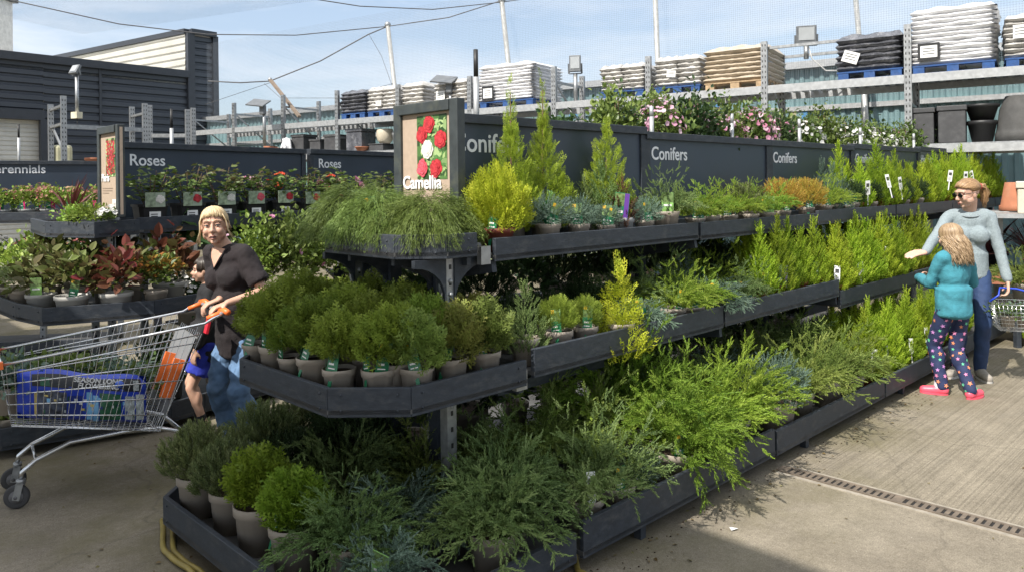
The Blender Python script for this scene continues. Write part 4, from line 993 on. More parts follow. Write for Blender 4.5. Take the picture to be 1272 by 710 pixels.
row('top shelf, fifth bay front', [(lime, L(7.1 + .2 * i, .62, q3), 1.12, None) for i in range(8)], FR)
row('top shelf, fifth bay back', [(limebig, L(7.15 + .3 * i, .8, q3), .84, None) for i in range(5)], FR)
row('top shelf, far end bay', [(lime, L(8.8 + .2 * i, .62, q3), 1.1, 'blue' if i == 2 else None) for i in range(3)], FR)
PET_V = leaf('violet_petal', (.07, .05, .30), (.16, .12, .45), (.6, .5, .3), vary=.1)
# ------------------------------------------------------------ leafy plants on the other stands
BK = (.115, .19, BLACKP, .78, False, True); PW = (.105, .15, pm('pale_grey_pot', (.42, .41, .38), .6, var=.08), .8, False)
ROSEPIC = {}
def rose_card(kind_, pet):
    """folded cardboard picture card round a rose pot, with a price sticker on the pot below"""
    m = MB(); C0 = pm('rose_card_green', (.30, .36, .27), .55, var=.15, scale=20)
    m.box((0, -.128, .225), (.15, .004, .115), mi=0)
    m.add([(-.073, -.1305, .170), (0, -.1305, .170), (0, -.1305, .280), (-.073, -.1305, .280)], [(0, 1, 2, 3)], 5)
    rosette(m, Vector((.036, -.131, .23)), Vector((1, 0, 0)), UP, .036, 1, 2, Vector((0, -1, 0)), kind_)
    m.box((0, -.121, .105), (.085, .004, .055), mi=3)
    for i in range(2): m.box((-.006, -.1235, .095 + i * .016), (.05, .001, .007), mi=4)
    return m, [C0, {'w': PWHT, 'r': PRED, 'p': PPINK}[pet], {'w': PGREY, 'r': PREDD, 'p': PRED}[pet], CARD, TBLK, pm('card_print_green', (.24, .30, .20), .55, var=.5, scale=40)]
def rose_fol(v, r, red=False):
    F = Fol(); rg = np.random.default_rng(300 + v); m = MB()
    for i in range(7):
        a = rg.uniform(0, 6.28); l = rg.uniform(.14, .33); tip = Vector((math.cos(a) * .13, math.sin(a) * .13, .17 + l)); k = 6
        pts = [Vector((math.cos(a) * .03, math.sin(a) * .03, .15)).lerp(tip, t) for t in np.linspace(0, 1, 5)]; m.tube(pts, [.005, .0045, .004, .003, .002], 5)
        for t in np.linspace(.25, 1, k + 1):
            p = np.array(pts[0].lerp(tip, t)); da = rg.uniform(0, 6.28); d0 = np.array((math.cos(da), math.sin(da), .35))
            for j in range(5):
                pp = p + d0 * (.018 + .022 * (j // 2)); sd = np.cross(d0, (0, 0, 1)); s = (0, 1, -1, 1, -1)[j]
                F.put([LEAFT], [pp if j else p + d0 * .075], [d0 * .6 + sd * s + np.array((0, 0, rg.uniform(-.3, .2)))], .052 * rg.uniform(.8, 1.2), roll=rg.normal(0, .5, 1), mi=1 if (t > .85 and v % 2 == 0) else 0, rg=rg)
    F.build('foliage', [LG, LBRZ], r); m.build('stem', BROWNW, r)
def rose_proto(pet, word, red):
    def card(v, r): m, ms = rose_card(v + len(pet), pet); m.build('picture_card', ms, r)
    return proto('rose_bush', f'potted rose with {word} picture card', 'rose', BK, [lambda v, r: rose_fol(v + ord(pet), r), card], 'potted roses', variants=2)
rw, rr, rp = rose_proto('w', 'white rose', 0), rose_proto('r', 'red rose', 1), rose_proto('p', 'pink rose', 1)
AZB = math.atan2(-.83, .25)
bl0, bl1 = Vector((-2.865, 5.88)), Vector((-1.87, 7.42)); bd = (bl1 - bl0).normalized(); bn = Vector((-bd.y, bd.x))
def B_(t, o, z): p = bl0 + bd * t + bn * o; return Vector((p.x, p.y, z))
ROSEROT = math.atan2(bd.y, bd.x) - .25
cnt = {}
for i, (t, p) in enumerate(((.20, rw), (.53, rr), (.86, rw), (1.17, rp), (1.5, rr), (1.83, rr), (2.14, rr), (2.45, rp), (2.78, rw), (3.1, rr))):
    cnt[p.desc] = cnt.get(p.desc, 0) + 1
    r = p.put(B_(t, .16, 1.393 if t < 1.8 else 1.376), ROSEROT, f'{p.desc}, {ORD[cnt[p.desc]]} such from left on the rose shelf', 1.)
    if p.desc.endswith('pink rose picture card') or i in (4, 6):
        fl = f_flowers(Fol(), .13, .25, 4, .085, .16, i, 0, temps=[t_flower(7, .55, .5, 2)], top=.3); fl.build('blossom', PETP if i != 4 else PETR, r)
# Pieris end of the rose stand: low cushion plants on the top cap
cush = proto('cushion_plant', 'low bright green cushion plant', 'plant', (.07, .07, TAUPE, .8, False), [fo(lambda v: f_leafy(.13, .13, 380, .028, .05, 320 + v), LGB)], 'cushion plants', variants=2)
whf = proto('flowering_plant', 'small white-flowered plant', 'plant', (.06, .09, BLACKP, .8, False), [lambda v, r: f_flowers(f_leafy(.10, .15, 120, .04, .07, 325 + v), .11, .16, 34, .05, .08, 326, 1).build('foliage', [LG, PETW], r)], 'white-flowered plants', variants=2)
row('below the Pieris sign', [(cush, (-3.28, 5.75, 1.39), 1.05, None), (cush, (-3.08, 5.62, 1.39), 1.1, None), (whf, (-2.97, 5.63, 1.39), .75, None)], AZB)
# middle cap of the rose stand: photinia, pieris, variegated shrubs
photinia = proto('photinia_shrub', 'photinia with glossy red-bronze leaves', 'shrub', PW, [lambda v, r: f_leafy(.17, .34, 170, .085, .13, 330 + v, stems=7).build('foliage', (LBRZ, LBRZ, LRED)[v], r)], 'mixed shrubs on the rose stand', variants=3)
pieris = proto('pieris_shrub', 'pieris with orange young leaves', 'shrub', TA, [lambda v, r: f_leafy(.16, .14, 300, .05, .24, 345, mi=1, zmin=.0, F=f_leafy(.16, .28, 330, .05, .12, 340 + v)).build('foliage', [LG, LORG], r)], 'mixed shrubs on the rose stand', variants=2)
varieg = proto('variegated_shrub', 'shrub with cream-edged leaves', 'shrub', TA, [fo(lambda v: f_leafy(.15, .26, 330, .045, .12, 350 + v), LVAR)], 'mixed shrubs on the rose stand', variants=2)
greensh = proto('green_shrub', 'bushy green shrub', 'shrub', TA, [fo(lambda v: f_leafy(.16, .30, 420, .045, .12, 360 + v), LGB)], 'mixed shrubs on the rose stand', variants=2)
zc = .832
row('front of the rose stand end shelf', [(varieg, (-3.62, 5.66, zc), 1., None), (photinia, (-3.38, 5.50, zc), .9, 'photo'), (photinia, (-3.05, 5.30, zc), 1., None), (photinia, (-2.80, 5.42, zc), 1.05, None), (pieris, (-2.60, 5.58, zc), .95, None)], AZB)
row('middle of the rose stand end shelf', [(greensh, (-3.85, 5.9, zc), 1., None), (varieg, (-3.5, 5.8, zc), 1.05, None), (greensh, (-3.22, 5.66, zc), 1.05, None), (pieris, (-2.82, 5.66, zc), 1., None), (greensh, (-4.1, 6.1, zc), 1., None)], AZB)
row('back of the rose stand end shelf', [(photinia, (-3.7, 6.15, zc), 1.1, None), (greensh, (-3.45, 6.05, zc), 1.1, None), (photinia, (-3.12, 5.95, zc), 1.1, None), (photinia, (-2.62, 5.85, zc), 1.1, None), (greensh, (-4.0, 6.45, zc), 1.1, None)], AZB)
# long side of the rose stand
hosta = proto('hosta_plant', 'broad-leaved pale green hosta', 'hosta', TA, [fo(lambda v: f_leafy(.17, .20, 46, .15, .12, 370 + v, leaft=t_leaf(.75, .2, .3), zmin=.0), HOST)], 'hostas', variants=3)
wsh = proto('flowering_shrub', 'dark shrub dusted with white flowers', 'shrub', TA, [lambda v, r: f_flowers(f_leafy(.19, .34, 480, .042, .12, 380 + v), .2, .36, 130, .04, .12, 381 + v, 1).build('foliage', [LGD, PETW], r)], 'white-flowered shrubs', variants=2)
laurel = proto('laurel_shrub', 'glossy dark green laurel', 'shrub', TA, [fo(lambda v: f_leafy(.18, .36, 360, .06, .12, 390 + v), LGD)], 'laurels', variants=2)
bigrose = proto('rose_bush', 'large rose bush with pink blooms', 'rose', (.13, .2, BLACKP, .8, False), [lambda v, r: f_flowers(f_leafy(.26, .62, 900, .052, .16, 400 + v, stems=12), .27, .6, 3, .055, .2, 401 + v, 1, temps=[t_flower(7, .55, .5, 2)], top=-.2).build('foliage', [LG if v else LGB, PETP], r)], 'large rose bushes', variants=2)
row('on the rose stand step behind the woman', [(hosta, B_(.50 + .30 * i, .20, 1.072), 1.05, 'photo' if i == 1 else None) for i in range(4)], AZB)
b2a, b2b = Vector((-2.35, 6.05)), Vector((-1.0, 8.12)); b2d = (b2b - b2a).normalized(); b2n = Vector((-b2d.y, b2d.x))
def B2(t, o, z): p = b2a + b2d * t + b2n * o; return Vector((p.x, p.y, z))
row('on the lower rose stand shelf', [(wsh, B2(-.12, .16, .61), .95, None), (wsh, B2(.14, .13, .61), 1., None), (bigrose, B2(.46, .17, .61), 1., None), (bigrose, B2(.74, .14, .61), 1.05, None), (bigrose, B2(1.02, .15, .61), 1.0, None), (bigrose, B2(1.31, .15, .61), 1.05, None), (bigrose, B2(1.6, .15, .61), 1., None), (bigrose, B2(1.95, .2, .61), 1., None), (laurel, B2(2.2, .15, .61), 1.1, None)], AZB)
# bottom of the rose stand
grc = proto('groundcover_plant', 'low grey-green groundcover plant', 'plant', TS, [lambda v, r: f_leafy(.17, .14, 430, .035, .08, 410 + v).build('foliage', (OLIVE, LG, JB)[v], r)], 'groundcover plants', variants=3)
pansy = proto('pansy_plant', 'violet pansy in a small pot', 'pansy', TS, [lambda v, r: f_flowers(f_leafy(.09, .10, 90, .035, .08, 420 + v), .09, .14, 9, .06, .09, 421, 1, temps=[t_flower(5, .8, .3)]).build('foliage', [LG, PET_V], r)], 'pansies', variants=1)
row('bottom of the rose stand', [(grc, (-4.3, 5.85, .10), 1.1, None), (grc, (-4.0, 5.58, .10), 1.1, None), (grc, (-3.72, 5.28, .10), 1.1, None), (grc, (-3.42, 5.12, .10), 1.15, None), (grc, (-3.12, 5.08, .10), 1.1, None), (grc, (-2.85, 5.28, .10), 1.1, None), (laurel, (-2.60, 5.55, .10), .9, None), (laurel, (-2.3, 5.95, .10), 1., None), (laurel, (-2.05, 6.3, .10), 1., None), (laurel, (-1.75, 6.7, .10), 1., None), (laurel, (-1.45, 7.15, .1), 1., None)], AZB)
row('bottom of the rose stand, second row', [(grc, (-4.0, 6.0, .10), 1.3, None), (grc, (-3.6, 5.7, .10), 1.3, None), (grc, (-3.25, 5.45, .10), 1.3, None), (grc, (-2.95, 5.6, .10), 1.3, None), (laurel, (-2.65, 5.95, .10), 1., None)], AZB)
row('bottom end of the rose stand', [(pansy, (-3.55, 5.14, .10), 1.15, None), (pansy, (-3.28, 5.0, .10), 1.15, None)], AZB)
# perennials: a row of pink-budded pots on the top, bedding below
bud = proto('pieris_shrub', 'compact shrub with salmon pink tips', 'shrub', (.08, .11, GREYP, .8, False), [lambda v, r: f_flowers(f_leafy(.13, .22, 260, .042, .10, 430 + v), .14, .22, 38, .036, .11, 431 + v, 1).build('foliage', [LGB, PETS], r)], 'salmon-tipped shrubs', variants=3)
ca, cb = Vector((-7.2, 7.98)), Vector((-4.35, 8.48))
row('on the perennials top shelf', [(bud, (*ca.lerp(cb, t), 1.39), 1., 'magenta') for t in np.linspace(.28, 1., 10)], math.atan2(-1, .2))
row('behind on the perennials top shelf', [(bud, (*(ca + Vector((0, .26))).lerp(cb + Vector((0, .26)), t), 1.39), 1.08, None) for t in np.linspace(.3, 1., 8)], 0)
bed = proto('bedding_plant', 'small dark bedding plant', 'plant', (.07, .09, BLACKP, .8, False), [lambda v, r: f_flowers(f_leafy(.13, .17, 220, .04, .08, 440 + v), .13, .18, 26, .04, .09, 441 + v, 1).build('foliage', [(LG, LGD)[v], (PETW, PETS)[v]], r)], 'bedding plants', variants=2)
ca2, cb2 = Vector((-7.2, 7.66)), Vector((-4.35, 8.16))
row('on the perennials middle shelf', [(bed, (*ca2.lerp(cb2, t), .85), 1.15, 'magenta' if i % 3 == 0 else None) for i, t in enumerate(np.linspace(.3, 1., 9))], math.atan2(-1, .2))
row('behind on the perennials middle shelf', [(bed, (*(ca2 + Vector((0, .28))).lerp(cb2 + Vector((0, .28)), t), .85), 1.25, None) for t in np.linspace(.3, 1., 8)], 0)
def cordy(n, ln, v, r, w=.05):
    rg = np.random.default_rng(450 + v); F = Fol(); a = rg.uniform(0, 6.28, n); e = rg.uniform(.25, 1.45, n)
    d = np.stack([np.cos(a) * np.cos(e), np.sin(a) * np.cos(e), np.sin(e)], 1)
    F.put([t_sword(w, .25), t_sword(w, .5), t_sword(w, .1)], np.tile((0, 0, .12), (n, 1)), d, ln * rg.uniform(.7, 1.1, n), roll=0., rg=rg); F.build('foliage', CORD, r)
cord = proto('cordyline_plant', 'spiky dark red cordyline', 'cordyline', (.09, .15, BLACKP, .8, False), [lambda v, r: cordy(46, .52, v, r, .07)], 'cordylines', variants=2)
row('in a low pot beside the Pieris sign', [(cord, (-3.43, 5.98, 1.39), .72, None)], 0)
row('by the terracotta pots at the far end', [(cord, (6.1, 9.0, .62), 1.15, None), (cord, (6.5, 8.95, .62), 1.2, 'white'), (cord, (6.35, 9.4, .62), 1.25, None), (cord, (5.9, 9.5, .62), 1.2, None), (cord, (6.8, 9.3, .62), 1.15, None)], -1.5)
# bench behind: laurels with pale young leaves, pots on the upper shelf
pale = proto('skimmia_shrub', 'low shrub with pale cream-green shoots', 'shrub', TA, [fo(lambda v: f_leafy(.15, .22, 260, .055, .12, 460 + v), (LVAR))], 'pale shrubs on the low bench', variants=2)
da, db = Vector((-1.55, 7.42)), Vector((2.0, 9.5))
row('on the low bench behind the conifers', [(pale, (*da.lerp(db, t), .575), .95, 'photo' if i == 2 else None) for i, t in enumerate(np.linspace(.02, .98, 12))], -1.)
da, db = Vector((-1.7, 7.72)), Vector((1.7, 9.78))
row('on the upper bench behind the conifers', [((laurel if i % 3 else greensh), (*da.lerp(db, t), .835), .95, None) for i, t in enumerate(np.linspace(.03, .97, 11))], -1.)
# tall climbers on canes behind the sign wall
def climber(v, r, pet, mat):
    F = f_leafy(.25, .60, 1250, .05, .36, 470 + v, stems=16, zmin=-.6)
    f_leafy(.13, .25, 60, .04, .82, 480 + v, F=F)
    if pet: f_flowers(F, .24, .56, (230 if pet is PETP else 150) if v % 2 else 160, .046, .40, 475 + v, 1, temps=[t_flower(5, .55, .25)], top=-.3)
    F.build('foliage', [mat, pet or PETW], r)
    m = MB()
    for i in range(3): a = i * 2.1; m.tube([(.06 * math.cos(a), .06 * math.sin(a), .18), (.04 * math.cos(a), .04 * math.sin(a), .98)], .004, 5)
    m.build('cane', BROWNW, r)
clp = proto('clematis_climber', 'tall climber with pink blossom', 'climber', TBG, [lambda v, r: climber(v, r, PETP, LG)], 'climbers behind the sign wall', variants=2)
clw = proto('clematis_climber', 'tall climber with white blossom', 'climber', TBG, [lambda v, r: climber(v + 2, r, PETW, LG)], 'climbers behind the sign wall', variants=2)
clg = proto('evergreen_climber', 'tall green climber without flowers', 'climber', TBG, [lambda v, r: climber(v + 5, r, None, (LG, LGD)[v])], 'climbers behind the sign wall', variants=2)
sm = proto('citrus_shrub', 'glossy round-topped shrub rising above the sign wall', 'shrub', TBG, [lambda v, r: f_leafy(.24, .34, 460, .055, .50, 490 + v, stems=12).build('foliage', (LGD, LGB)[v], r)], 'shrubs above the sign wall', variants=2, stem=.45)
seq = 'ggpggppgppgpwwgwwgwgwgwpgpgg'; items = []
for i, c in enumerate(seq):
    items.append(({'g': clg, 'p': clp, 'w': clw}[c], L(1.95 + i * .25, 1.28 + .16 * (i % 2), 1.37), .98 + .05 * math.sin(i * 1.9), 'white' if i % 4 == 1 else None))
row('behind the Conifers sign wall', items, FR)
row('behind the first Conifers sign', [(sm, L(1.30, 1.30, 1.37), .92, None), (sm, L(1.66, 1.28, 1.37), .76, None), (sm, L(.85, 1.35, 1.37), .66, None)], FR)
# far end: low conifers on the ground tables
row('on the table beyond the woman', [(olivej, (5.3 + .42 * i, 8.0 + .1 * (i % 2), .42), 1., None) for i in range(4)], -1.5)
row('on the floor beyond the woman', [(limebig, (5.25 + .33 * i, 7.75 + .1 * (i % 2), .03), .9, None) for i in range(5)], -1.5)
# dark evergreens on the far side of the conifer stand, seen through its gaps
row('far side of the middle shelf', [((laurel, yew)[i % 2], L(.25 + .36 * i, 1.30, .835 if i < 9 else .74), 1.0, None) for i in range(14)], FR)
row('far side of the bottom shelf', [((yew, laurel)[i % 2], L(-.2 + .42 * i, 1.45, .115), 1.1, None) for i in range(13)], FR)
# ------------------------------------------------------------ pallet racking, stock on it, buildings, masts and net
HOLE = pm('rack_hole', (.05, .05, .05), .8)
Ra, Rb = Vector((7.4, 8.40)), Vector((-8.6, 18.75)); Rd = (Rb - Ra).normalized(); Rn = Vector((-Rd.y, Rd.x)) * -1      # Rn points away from the camera
if Rn.y < 0: Rn = -Rn
def RK(t, o=0., z=0.): p = Ra + Rd * t + Rn * o; return Vector((p.x, p.y, z))
def rack_post(st, p, z1, rz, z0=0., name='upright_post'):
    m = MB(); m.box((0, 0, (z0 + z1) / 2), (.085, .06, z1 - z0))
    z = z0 + .06 if z0 else 1.6
    while z < z1 - .03:
        for x in (-.02, .02): m.box((x, -.0315, z), (.013, .003, .03), mi=1)
        z += .075
    o = m.build(name, [GALV, HOLE], st); o.location = p; o.rotation_euler = (0, 0, rz); return o
rack = thing('pallet_rack', 'long galvanised pallet rack loaded with bagged compost along the yard', 'pallet rack')
RZ = math.atan2(-Rd.y, -Rd.x)
tp = [.95, 2.73, 4.54, 6.29, 7.96, 9.68, 11.36, 12.97, 14.57, 16.19, 17.71]
for i, t in enumerate(tp):
    ht = (3.75, 3.70, 3.68, 3.65, 3.65, 3.64, 3.63, 3.64, 3.67, 3.61, 3.57)[i]
    rack_post(rack, RK(t), ht, RZ); rack_post(rack, RK(t, 1.0), ht - .05, RZ)
    m = MB()
    for z in (2.0, 2.7, ht - .25): m.bar(RK(t, .03, z), RK(t, .97, z), .03, .04)
    m.bar(RK(t, .03, 2.0), RK(t, .97, 2.7), .025, .025); m.bar(RK(t, .03, ht - .25), RK(t, .97, 2.7), .025, .025)
    m.build('cross_brace', GALV, rack)
for i in range(len(tp) - 1):
    a, b = tp[i] + .045, tp[i + 1] - .045
    for o in (0, 1.0):
        for z, h_ in ((3.0, .11), (2.09 if i < 3 else 2.33, .10)): m = MB(); m.bar(RK(a, o, z), RK(b, o, z), .05, h_); m.build('beam', GALVL, rack)
    m = MB(); t = a + .1
    while t < b - .05: m.bar(RK(t, .03, 3.035), RK(t, .97, 3.035), .07, .02); t += .13
    m.build('deck_bars', GALVL, rack)
    m = MB(); zz_ = 2.15 if i < 3 else 2.39; m.bar(RK(a, .5, zz_), RK(b, .5, zz_), .95, .02); m.build('deck', GALV, rack)
# rails of the raised top bar by the floodlight
m = MB(); m.bar(RK(2.8, .1, 3.60), RK(4.5, .1, 3.60), .04, .04); m.bar(RK(2.8, .95, 3.58), RK(4.5, .95, 3.58), .04, .04); m.build('top_rail', GALV, rack)

BLUEP = pm('blue_pallet_paint', (.018, .07, .22), .7, var=.25, scale=20, dirt=(.10, .14, .25), dscale=8); WOODP = pm('raw_pallet_wood', (.38, .27, .16), .8, var=.25, scale=20)
FILMW = pm('white_bag_film', (.72, .72, .73), .42, var=.06, scale=6, bump=.35, bscale=14); FILMG = pm('printed_grey_bag', (.47, .455, .43), .42, var=.5, scale=5, stretch=(1.5, 1.5, 9), bump=.4, bscale=18, dirt=(.6, .6, .58), dscale=9)
FILMB = pm('beige_bag_film', (.46, .39, .30), .42, var=.18, scale=12, bump=.4, bscale=18, dirt=(.55, .5, .42), dscale=6); FILMD = pm('dark_wrap_film', (.085, .088, .10), .28, var=.35, scale=9, bump=.5, bscale=16, dirt=(.4, .4, .42), dscale=7)
def bag_mesh(lx, ly, h, seed, sag=.3):
    """one filled sack: a pillow with creased, pinched edges"""
    rg = np.random.default_rng(seed); nx, ny = 15, 10; vs = []; fs = []
    ph = rg.uniform(0, 6.28, 6)
    for side in (1, -1):
        for i in range(nx):
            for j in range(ny):
                u, v = 2 * i / (nx - 1) - 1, 2 * j / (ny - 1) - 1
                f = max(0, (1 - abs(u) ** 9)) ** .33 * max(0, (1 - abs(v) ** 9)) ** .33
                z = side * h * .5 * f * (1 + .10 * math.sin(5 * u + ph[0]) * math.sin(4 * v + ph[1])) + .012 * math.sin(9 * u + ph[2]) * f
                x = u * lx / 2 * (1 + .012 * math.sin(7 * v + ph[3])); y = v * ly / 2 * (1 + .02 * math.sin(6 * u + ph[4]) + .012 * math.sin(19 * u + ph[5]))
                vs.append((x, y, z))
    o2 = nx * ny
    for i in range(nx - 1):
        for j in range(ny - 1):
            a, b, c, d = i * ny + j, (i + 1) * ny + j, (i + 1) * ny + j + 1, i * ny + j + 1
            fs.append((a, b, c, d)); fs.append((o2 + a, o2 + d, o2 + c, o2 + b))
    m = MB(); m.add(vs, fs, 0, True); return m
_bags = {}
def bag(parent, mat, loc, rz, dims, seed):
    k = (mat.name, dims, seed % 4)
    if k not in _bags:
        o = bag_mesh(*dims, seed).build('bag', mat); _bags[k] = o.data; bpy.data.objects.remove(o)
    o = link(bpy.data.objects.new('bag', _bags[k]), parent); o.location = loc; o.rotation_euler = (0, 0, rz); return o
def pallet_stack(t, o, z, layers, mat, pm_, wd_, dp, lh, label, card=None, ragged=0., cols=2, frame=False, seed=0):
    th = thing('bag_pallet', label, 'pallet of bags', RK(t, o, z), RZ + random.Random(seed).uniform(-.03, .03), 'bagged compost pallets on the rack')
    m = MB()
    for y in (-dp / 2 + .06, 0, dp / 2 - .06):
        for x in (-wd_ / 2 + .08, 0, wd_ / 2 - .08): m.box((x, y, .055), (.13, .10, .075))
        m.box((0, y, .009), (wd_, .1, .016))
    for k in range(6): m.box((0, -dp / 2 + .06 + k * (dp - .12) / 5, .104), (wd_, .11, .02))
    m.build('pallet', pm_, th); rg = random.Random(seed)
    for k in range(layers):
        zz = .118 + lh * (k + .5) - .012 * 0
        for c in range(cols):
            x = (c - (cols - 1) / 2) * wd_ / cols
            if ragged and k == layers - 1 and rg.random() < ragged: continue
            bag(th, mat, (x + rg.uniform(-.012, .012), rg.uniform(-.012, .012), zz), rg.choice((0, math.pi)) + rg.uniform(-.02, .02), (wd_ / cols * 1.03, dp * (.98 + .03 * rg.random()), lh * 2.3), rg.randrange(100))
    if card:
        cx, cz, cw, ch, tl = card; m = MB(); y = -dp / 2 - .022
        M_ = Matrix.Translation((cx, y, cz)) @ Matrix.Rotation(tl, 4, 'Y')
        if frame: m.box((0, .002, 0), (cw * 1.3, .004, ch * 1.45), mi=1, M=M_)
        m.box((0, -.002, 0), (cw, .004, ch), M=M_)
        for i in range(3): m.box((0, -.0045, ch * (.25 - .22 * i)), (cw * .7, .001, ch * .06), mi=1, M=M_)
        m.build('delivery_note', [CARD, BLACKP], th)
    return th
Zk = 3.045
pallet_stack(2.22, .5, Zk, 12, FILMW, BLUEP, .92, 1.0, .058, 'tall white-wrapped bag stack with framed notice beside the steel upright', (-.26, .28, .19, .15, .0), cols=1, frame=True, seed=1)
pallet_stack(1.42, .5, Zk, 8, FILMG, BLUEP, .55, 1.0, .062, 'grey-white bag stack at the end of the rack', (-.12, .42, .14, .16, 0), cols=1, seed=2)
pallet_stack(3.18, .5, Zk, 6, FILMD, BLUEP, .80, 1.0, .075, 'dark plastic-wrapped bag stack with a tilted white note', (-.22, .30, .2, .15, .35), cols=1, seed=3)
pallet_stack(4.96, .5, Zk, 7, FILMB, WOODP, .90, 1.0, .068, 'beige bag stack on a bare wooden pallet', None, cols=1, seed=4)
pallet_stack(5.84, .5, Zk, 6, FILMG, BLUEP, .72, 1.0, .07, 'grey printed bag stack on blue pallet beside the beige stack', (-.08, .30, .14, .1, .1), seed=5)
pallet_stack(6.75, .5, Zk, 6, FILMG, BLUEP, .74, 1.0, .064, 'grey printed bag stack just past the upright, left of another grey stack', None, seed=6)
pallet_stack(8.92, .5, Zk, 11, FILMW, BLUEP, 1.12, 1.0, .056, 'tall white-wrapped bag stack behind the Conifers sign', (-.36, .26, .19, .17, 0), cols=1, frame=True, seed=7)
pallet_stack(10.12, .5, Zk, 6, FILMG, BLUEP, .78, 1.0, .070, 'low pale bag stack directly above the Camellia sign', (-.2, .30, .2, .16, 0), seed=8)
pallet_stack(11.02, .5, Zk, 6, FILMG, BLUEP, .5, 1.0, .074, 'pale grey bag stack behind the steel upright left of Camellia sign', None, cols=1, seed=9)
pallet_stack(11.79, .5, Zk, 6, FILMG, BLUEP, .74, 1.0, .072, 'pale bag stack between dark stack and grey stack', (-.05, .26, .14, .1, 0), seed=10)
pallet_stack(12.55, .5, Zk, 6, FILMD, BLUEP, .66, 1.0, .070, 'small dark-wrapped bag stack, last of the row towards the shed', None, cols=1, seed=11)
# planters and pots in the rack's lower level
DGP = pm('dark_grey_planter', (.055, .055, .058), .6, var=.2, scale=12, dirt=(.10, .10, .10), dscale=6); CREAM = pm('cream_glaze', (.55, .49, .38), .45, var=.1, scale=8); FIBC = pm('charcoal_fibre_pot', (.075, .074, .072), .8, var=.2, scale=12, bump=.2)
def box_planter(name, label, p, d, rz, group=None, mat=DGP):
    t = thing(name, label, 'planter', p, rz, group); m = MB(); x, y, z = d
    m.prism([(-x / 2 * .92, -y / 2 * .92), (x / 2 * .92, -y / 2 * .92), (x / 2 * .92, y / 2 * .92), (-x / 2 * .92, y / 2 * .92)], 0, z * .86); m.build('body', mat, t, bevel=.012)
    m = MB(); m.box((0, 0, z * .93), (x, y, z * .135)); m.build('rim', mat, t, bevel=.008); return t
def round_pot(name, label, p, r, h, mat, group=None, upside=False, prof=None, saucer=False):
    t = thing(name, label, 'pot', p, 0, group); m = MB()
    pr = prof or [(0, .0), (.68, 0), (.95, .80), (1.04, .82), (1.06, .99), (1., 1.), (.94, .98), (.90, .8), (.6, .06), (0, .05)]
    if upside: pr = [(a, 1 - b) for a, b in pr][::-1]
    m.lathe([(a * r, b * h) for a, b in pr], 28); m.build('body', mat, t); return t
zr = 2.162
box_planter('box_planter', 'dark square planter block at the near corner of the shelf', RK(2.60, .22, zr), (.33, .36, .46), RZ, 'planters on the rack shelf')
box_planter('box_planter', 'dark square planter block next to the round pots', RK(2.25, .2, zr), (.33, .36, .47), RZ, 'planters on the rack shelf')
box_planter('box_planter', 'dark square planter block at the rear of the pair', RK(2.45, .66, zr), (.36, .36, .49), RZ, 'planters on the rack shelf')
t = round_pot('plastic_pot', 'tall black ribbed pot beside the square planters', RK(1.93, .25, zr), .165, .27, BLACKP)
t = round_pot('plastic_pot', 'black pot stacked on the ribbed pot', RK(1.93, .25, zr + .275), .185, .20, BLACKP)
round_pot('fibre_pot', 'large charcoal pot standing upside down', RK(1.52, .3, zr), .27, .56, FIBC, upside=True, prof=[(0, 0), (.62, 0), (.85, .3), (.97, .72), (1., .8), (1.04, .82), (1.04, .99), (.97, 1.), (.92, .98)])
zr = 2.402
Tm = pm('white_plastic_wrap', (.7, .7, .72), .3, var=.1, bump=.4, bscale=14)
for i, (t_, d, lab, mt) in enumerate(((14.28, (.4, .4, .42), 'dark square planter draped with plastic, farthest on the rack', DGP), (13.78, (.34, .35, .30), 'dark square planter with a pale tray in front', DGP), (13.32, (.36, .4, .38), 'plain dark planter left of the steel upright', DGP), (12.62, (.46, .45, .46), 'large shiny black planter right of the steel upright', FILMD), (12.05, (.4, .4, .14), 'low dark trough below the cream pot', DGP))):
    box_planter('box_planter', lab, RK(t_, .3, zr - .0), d, RZ, 'planters on the rack shelf', mt)
round_pot('glazed_pot', 'cream ribbed pot standing beside the Camellia sign', RK(11.93, .25, zr + .142), .17, .28, CREAM, prof=[(0, 0), (.6, 0), (.85, .2), (1., .55), (.95, .92), (.9, 1.), (.84, .98), (.8, .8)])
round_pot('clay_bowl', 'shallow terracotta bowl on the rack below the black planter', RK(12.38, .08, zr), .14, .09, TERRAC)
round_pot('clay_pot', 'pale upright pot half hidden by the Camellia sign', RK(11.62, .3, zr), .13, .36, GREYP)
m = MB(); wtp = thing('plastic_sheet', 'clear plastic sheet bunched over the farthest planter', 'plastic sheet', RK(14.48, .0, zr), RZ); m.sphere((0, 0, .18), (.11, .07, .19), 12)
for i in range(9): m.tube([(.08 * math.cos(i), .06 * math.sin(i), .33), (.11 * math.cos(i * 1.3), .09 * math.sin(i * 1.3), .15), (.14 * math.cos(i * 1.2), .1 * math.sin(i * 1.2), .012)], [.02, .03, .035], 6)
m.build('sheet', Tm, wtp)
rp_ = random.Random(4)
for i, t_ in enumerate((17.3, 17.05, 16.75, 16.45, 15.75, 15.45, 15.15)):
    round_pot('clay_pot', f'terracotta clay pot on the far rack, {ORD[i + 1]} from left', RK(t_, .15 + .25 * rp_.random(), zr), .10 + .05 * rp_.random(), .15 + .09 * rp_.random(), TERRAC, 'terracotta pots on the far rack', upside=i % 2 == 0)
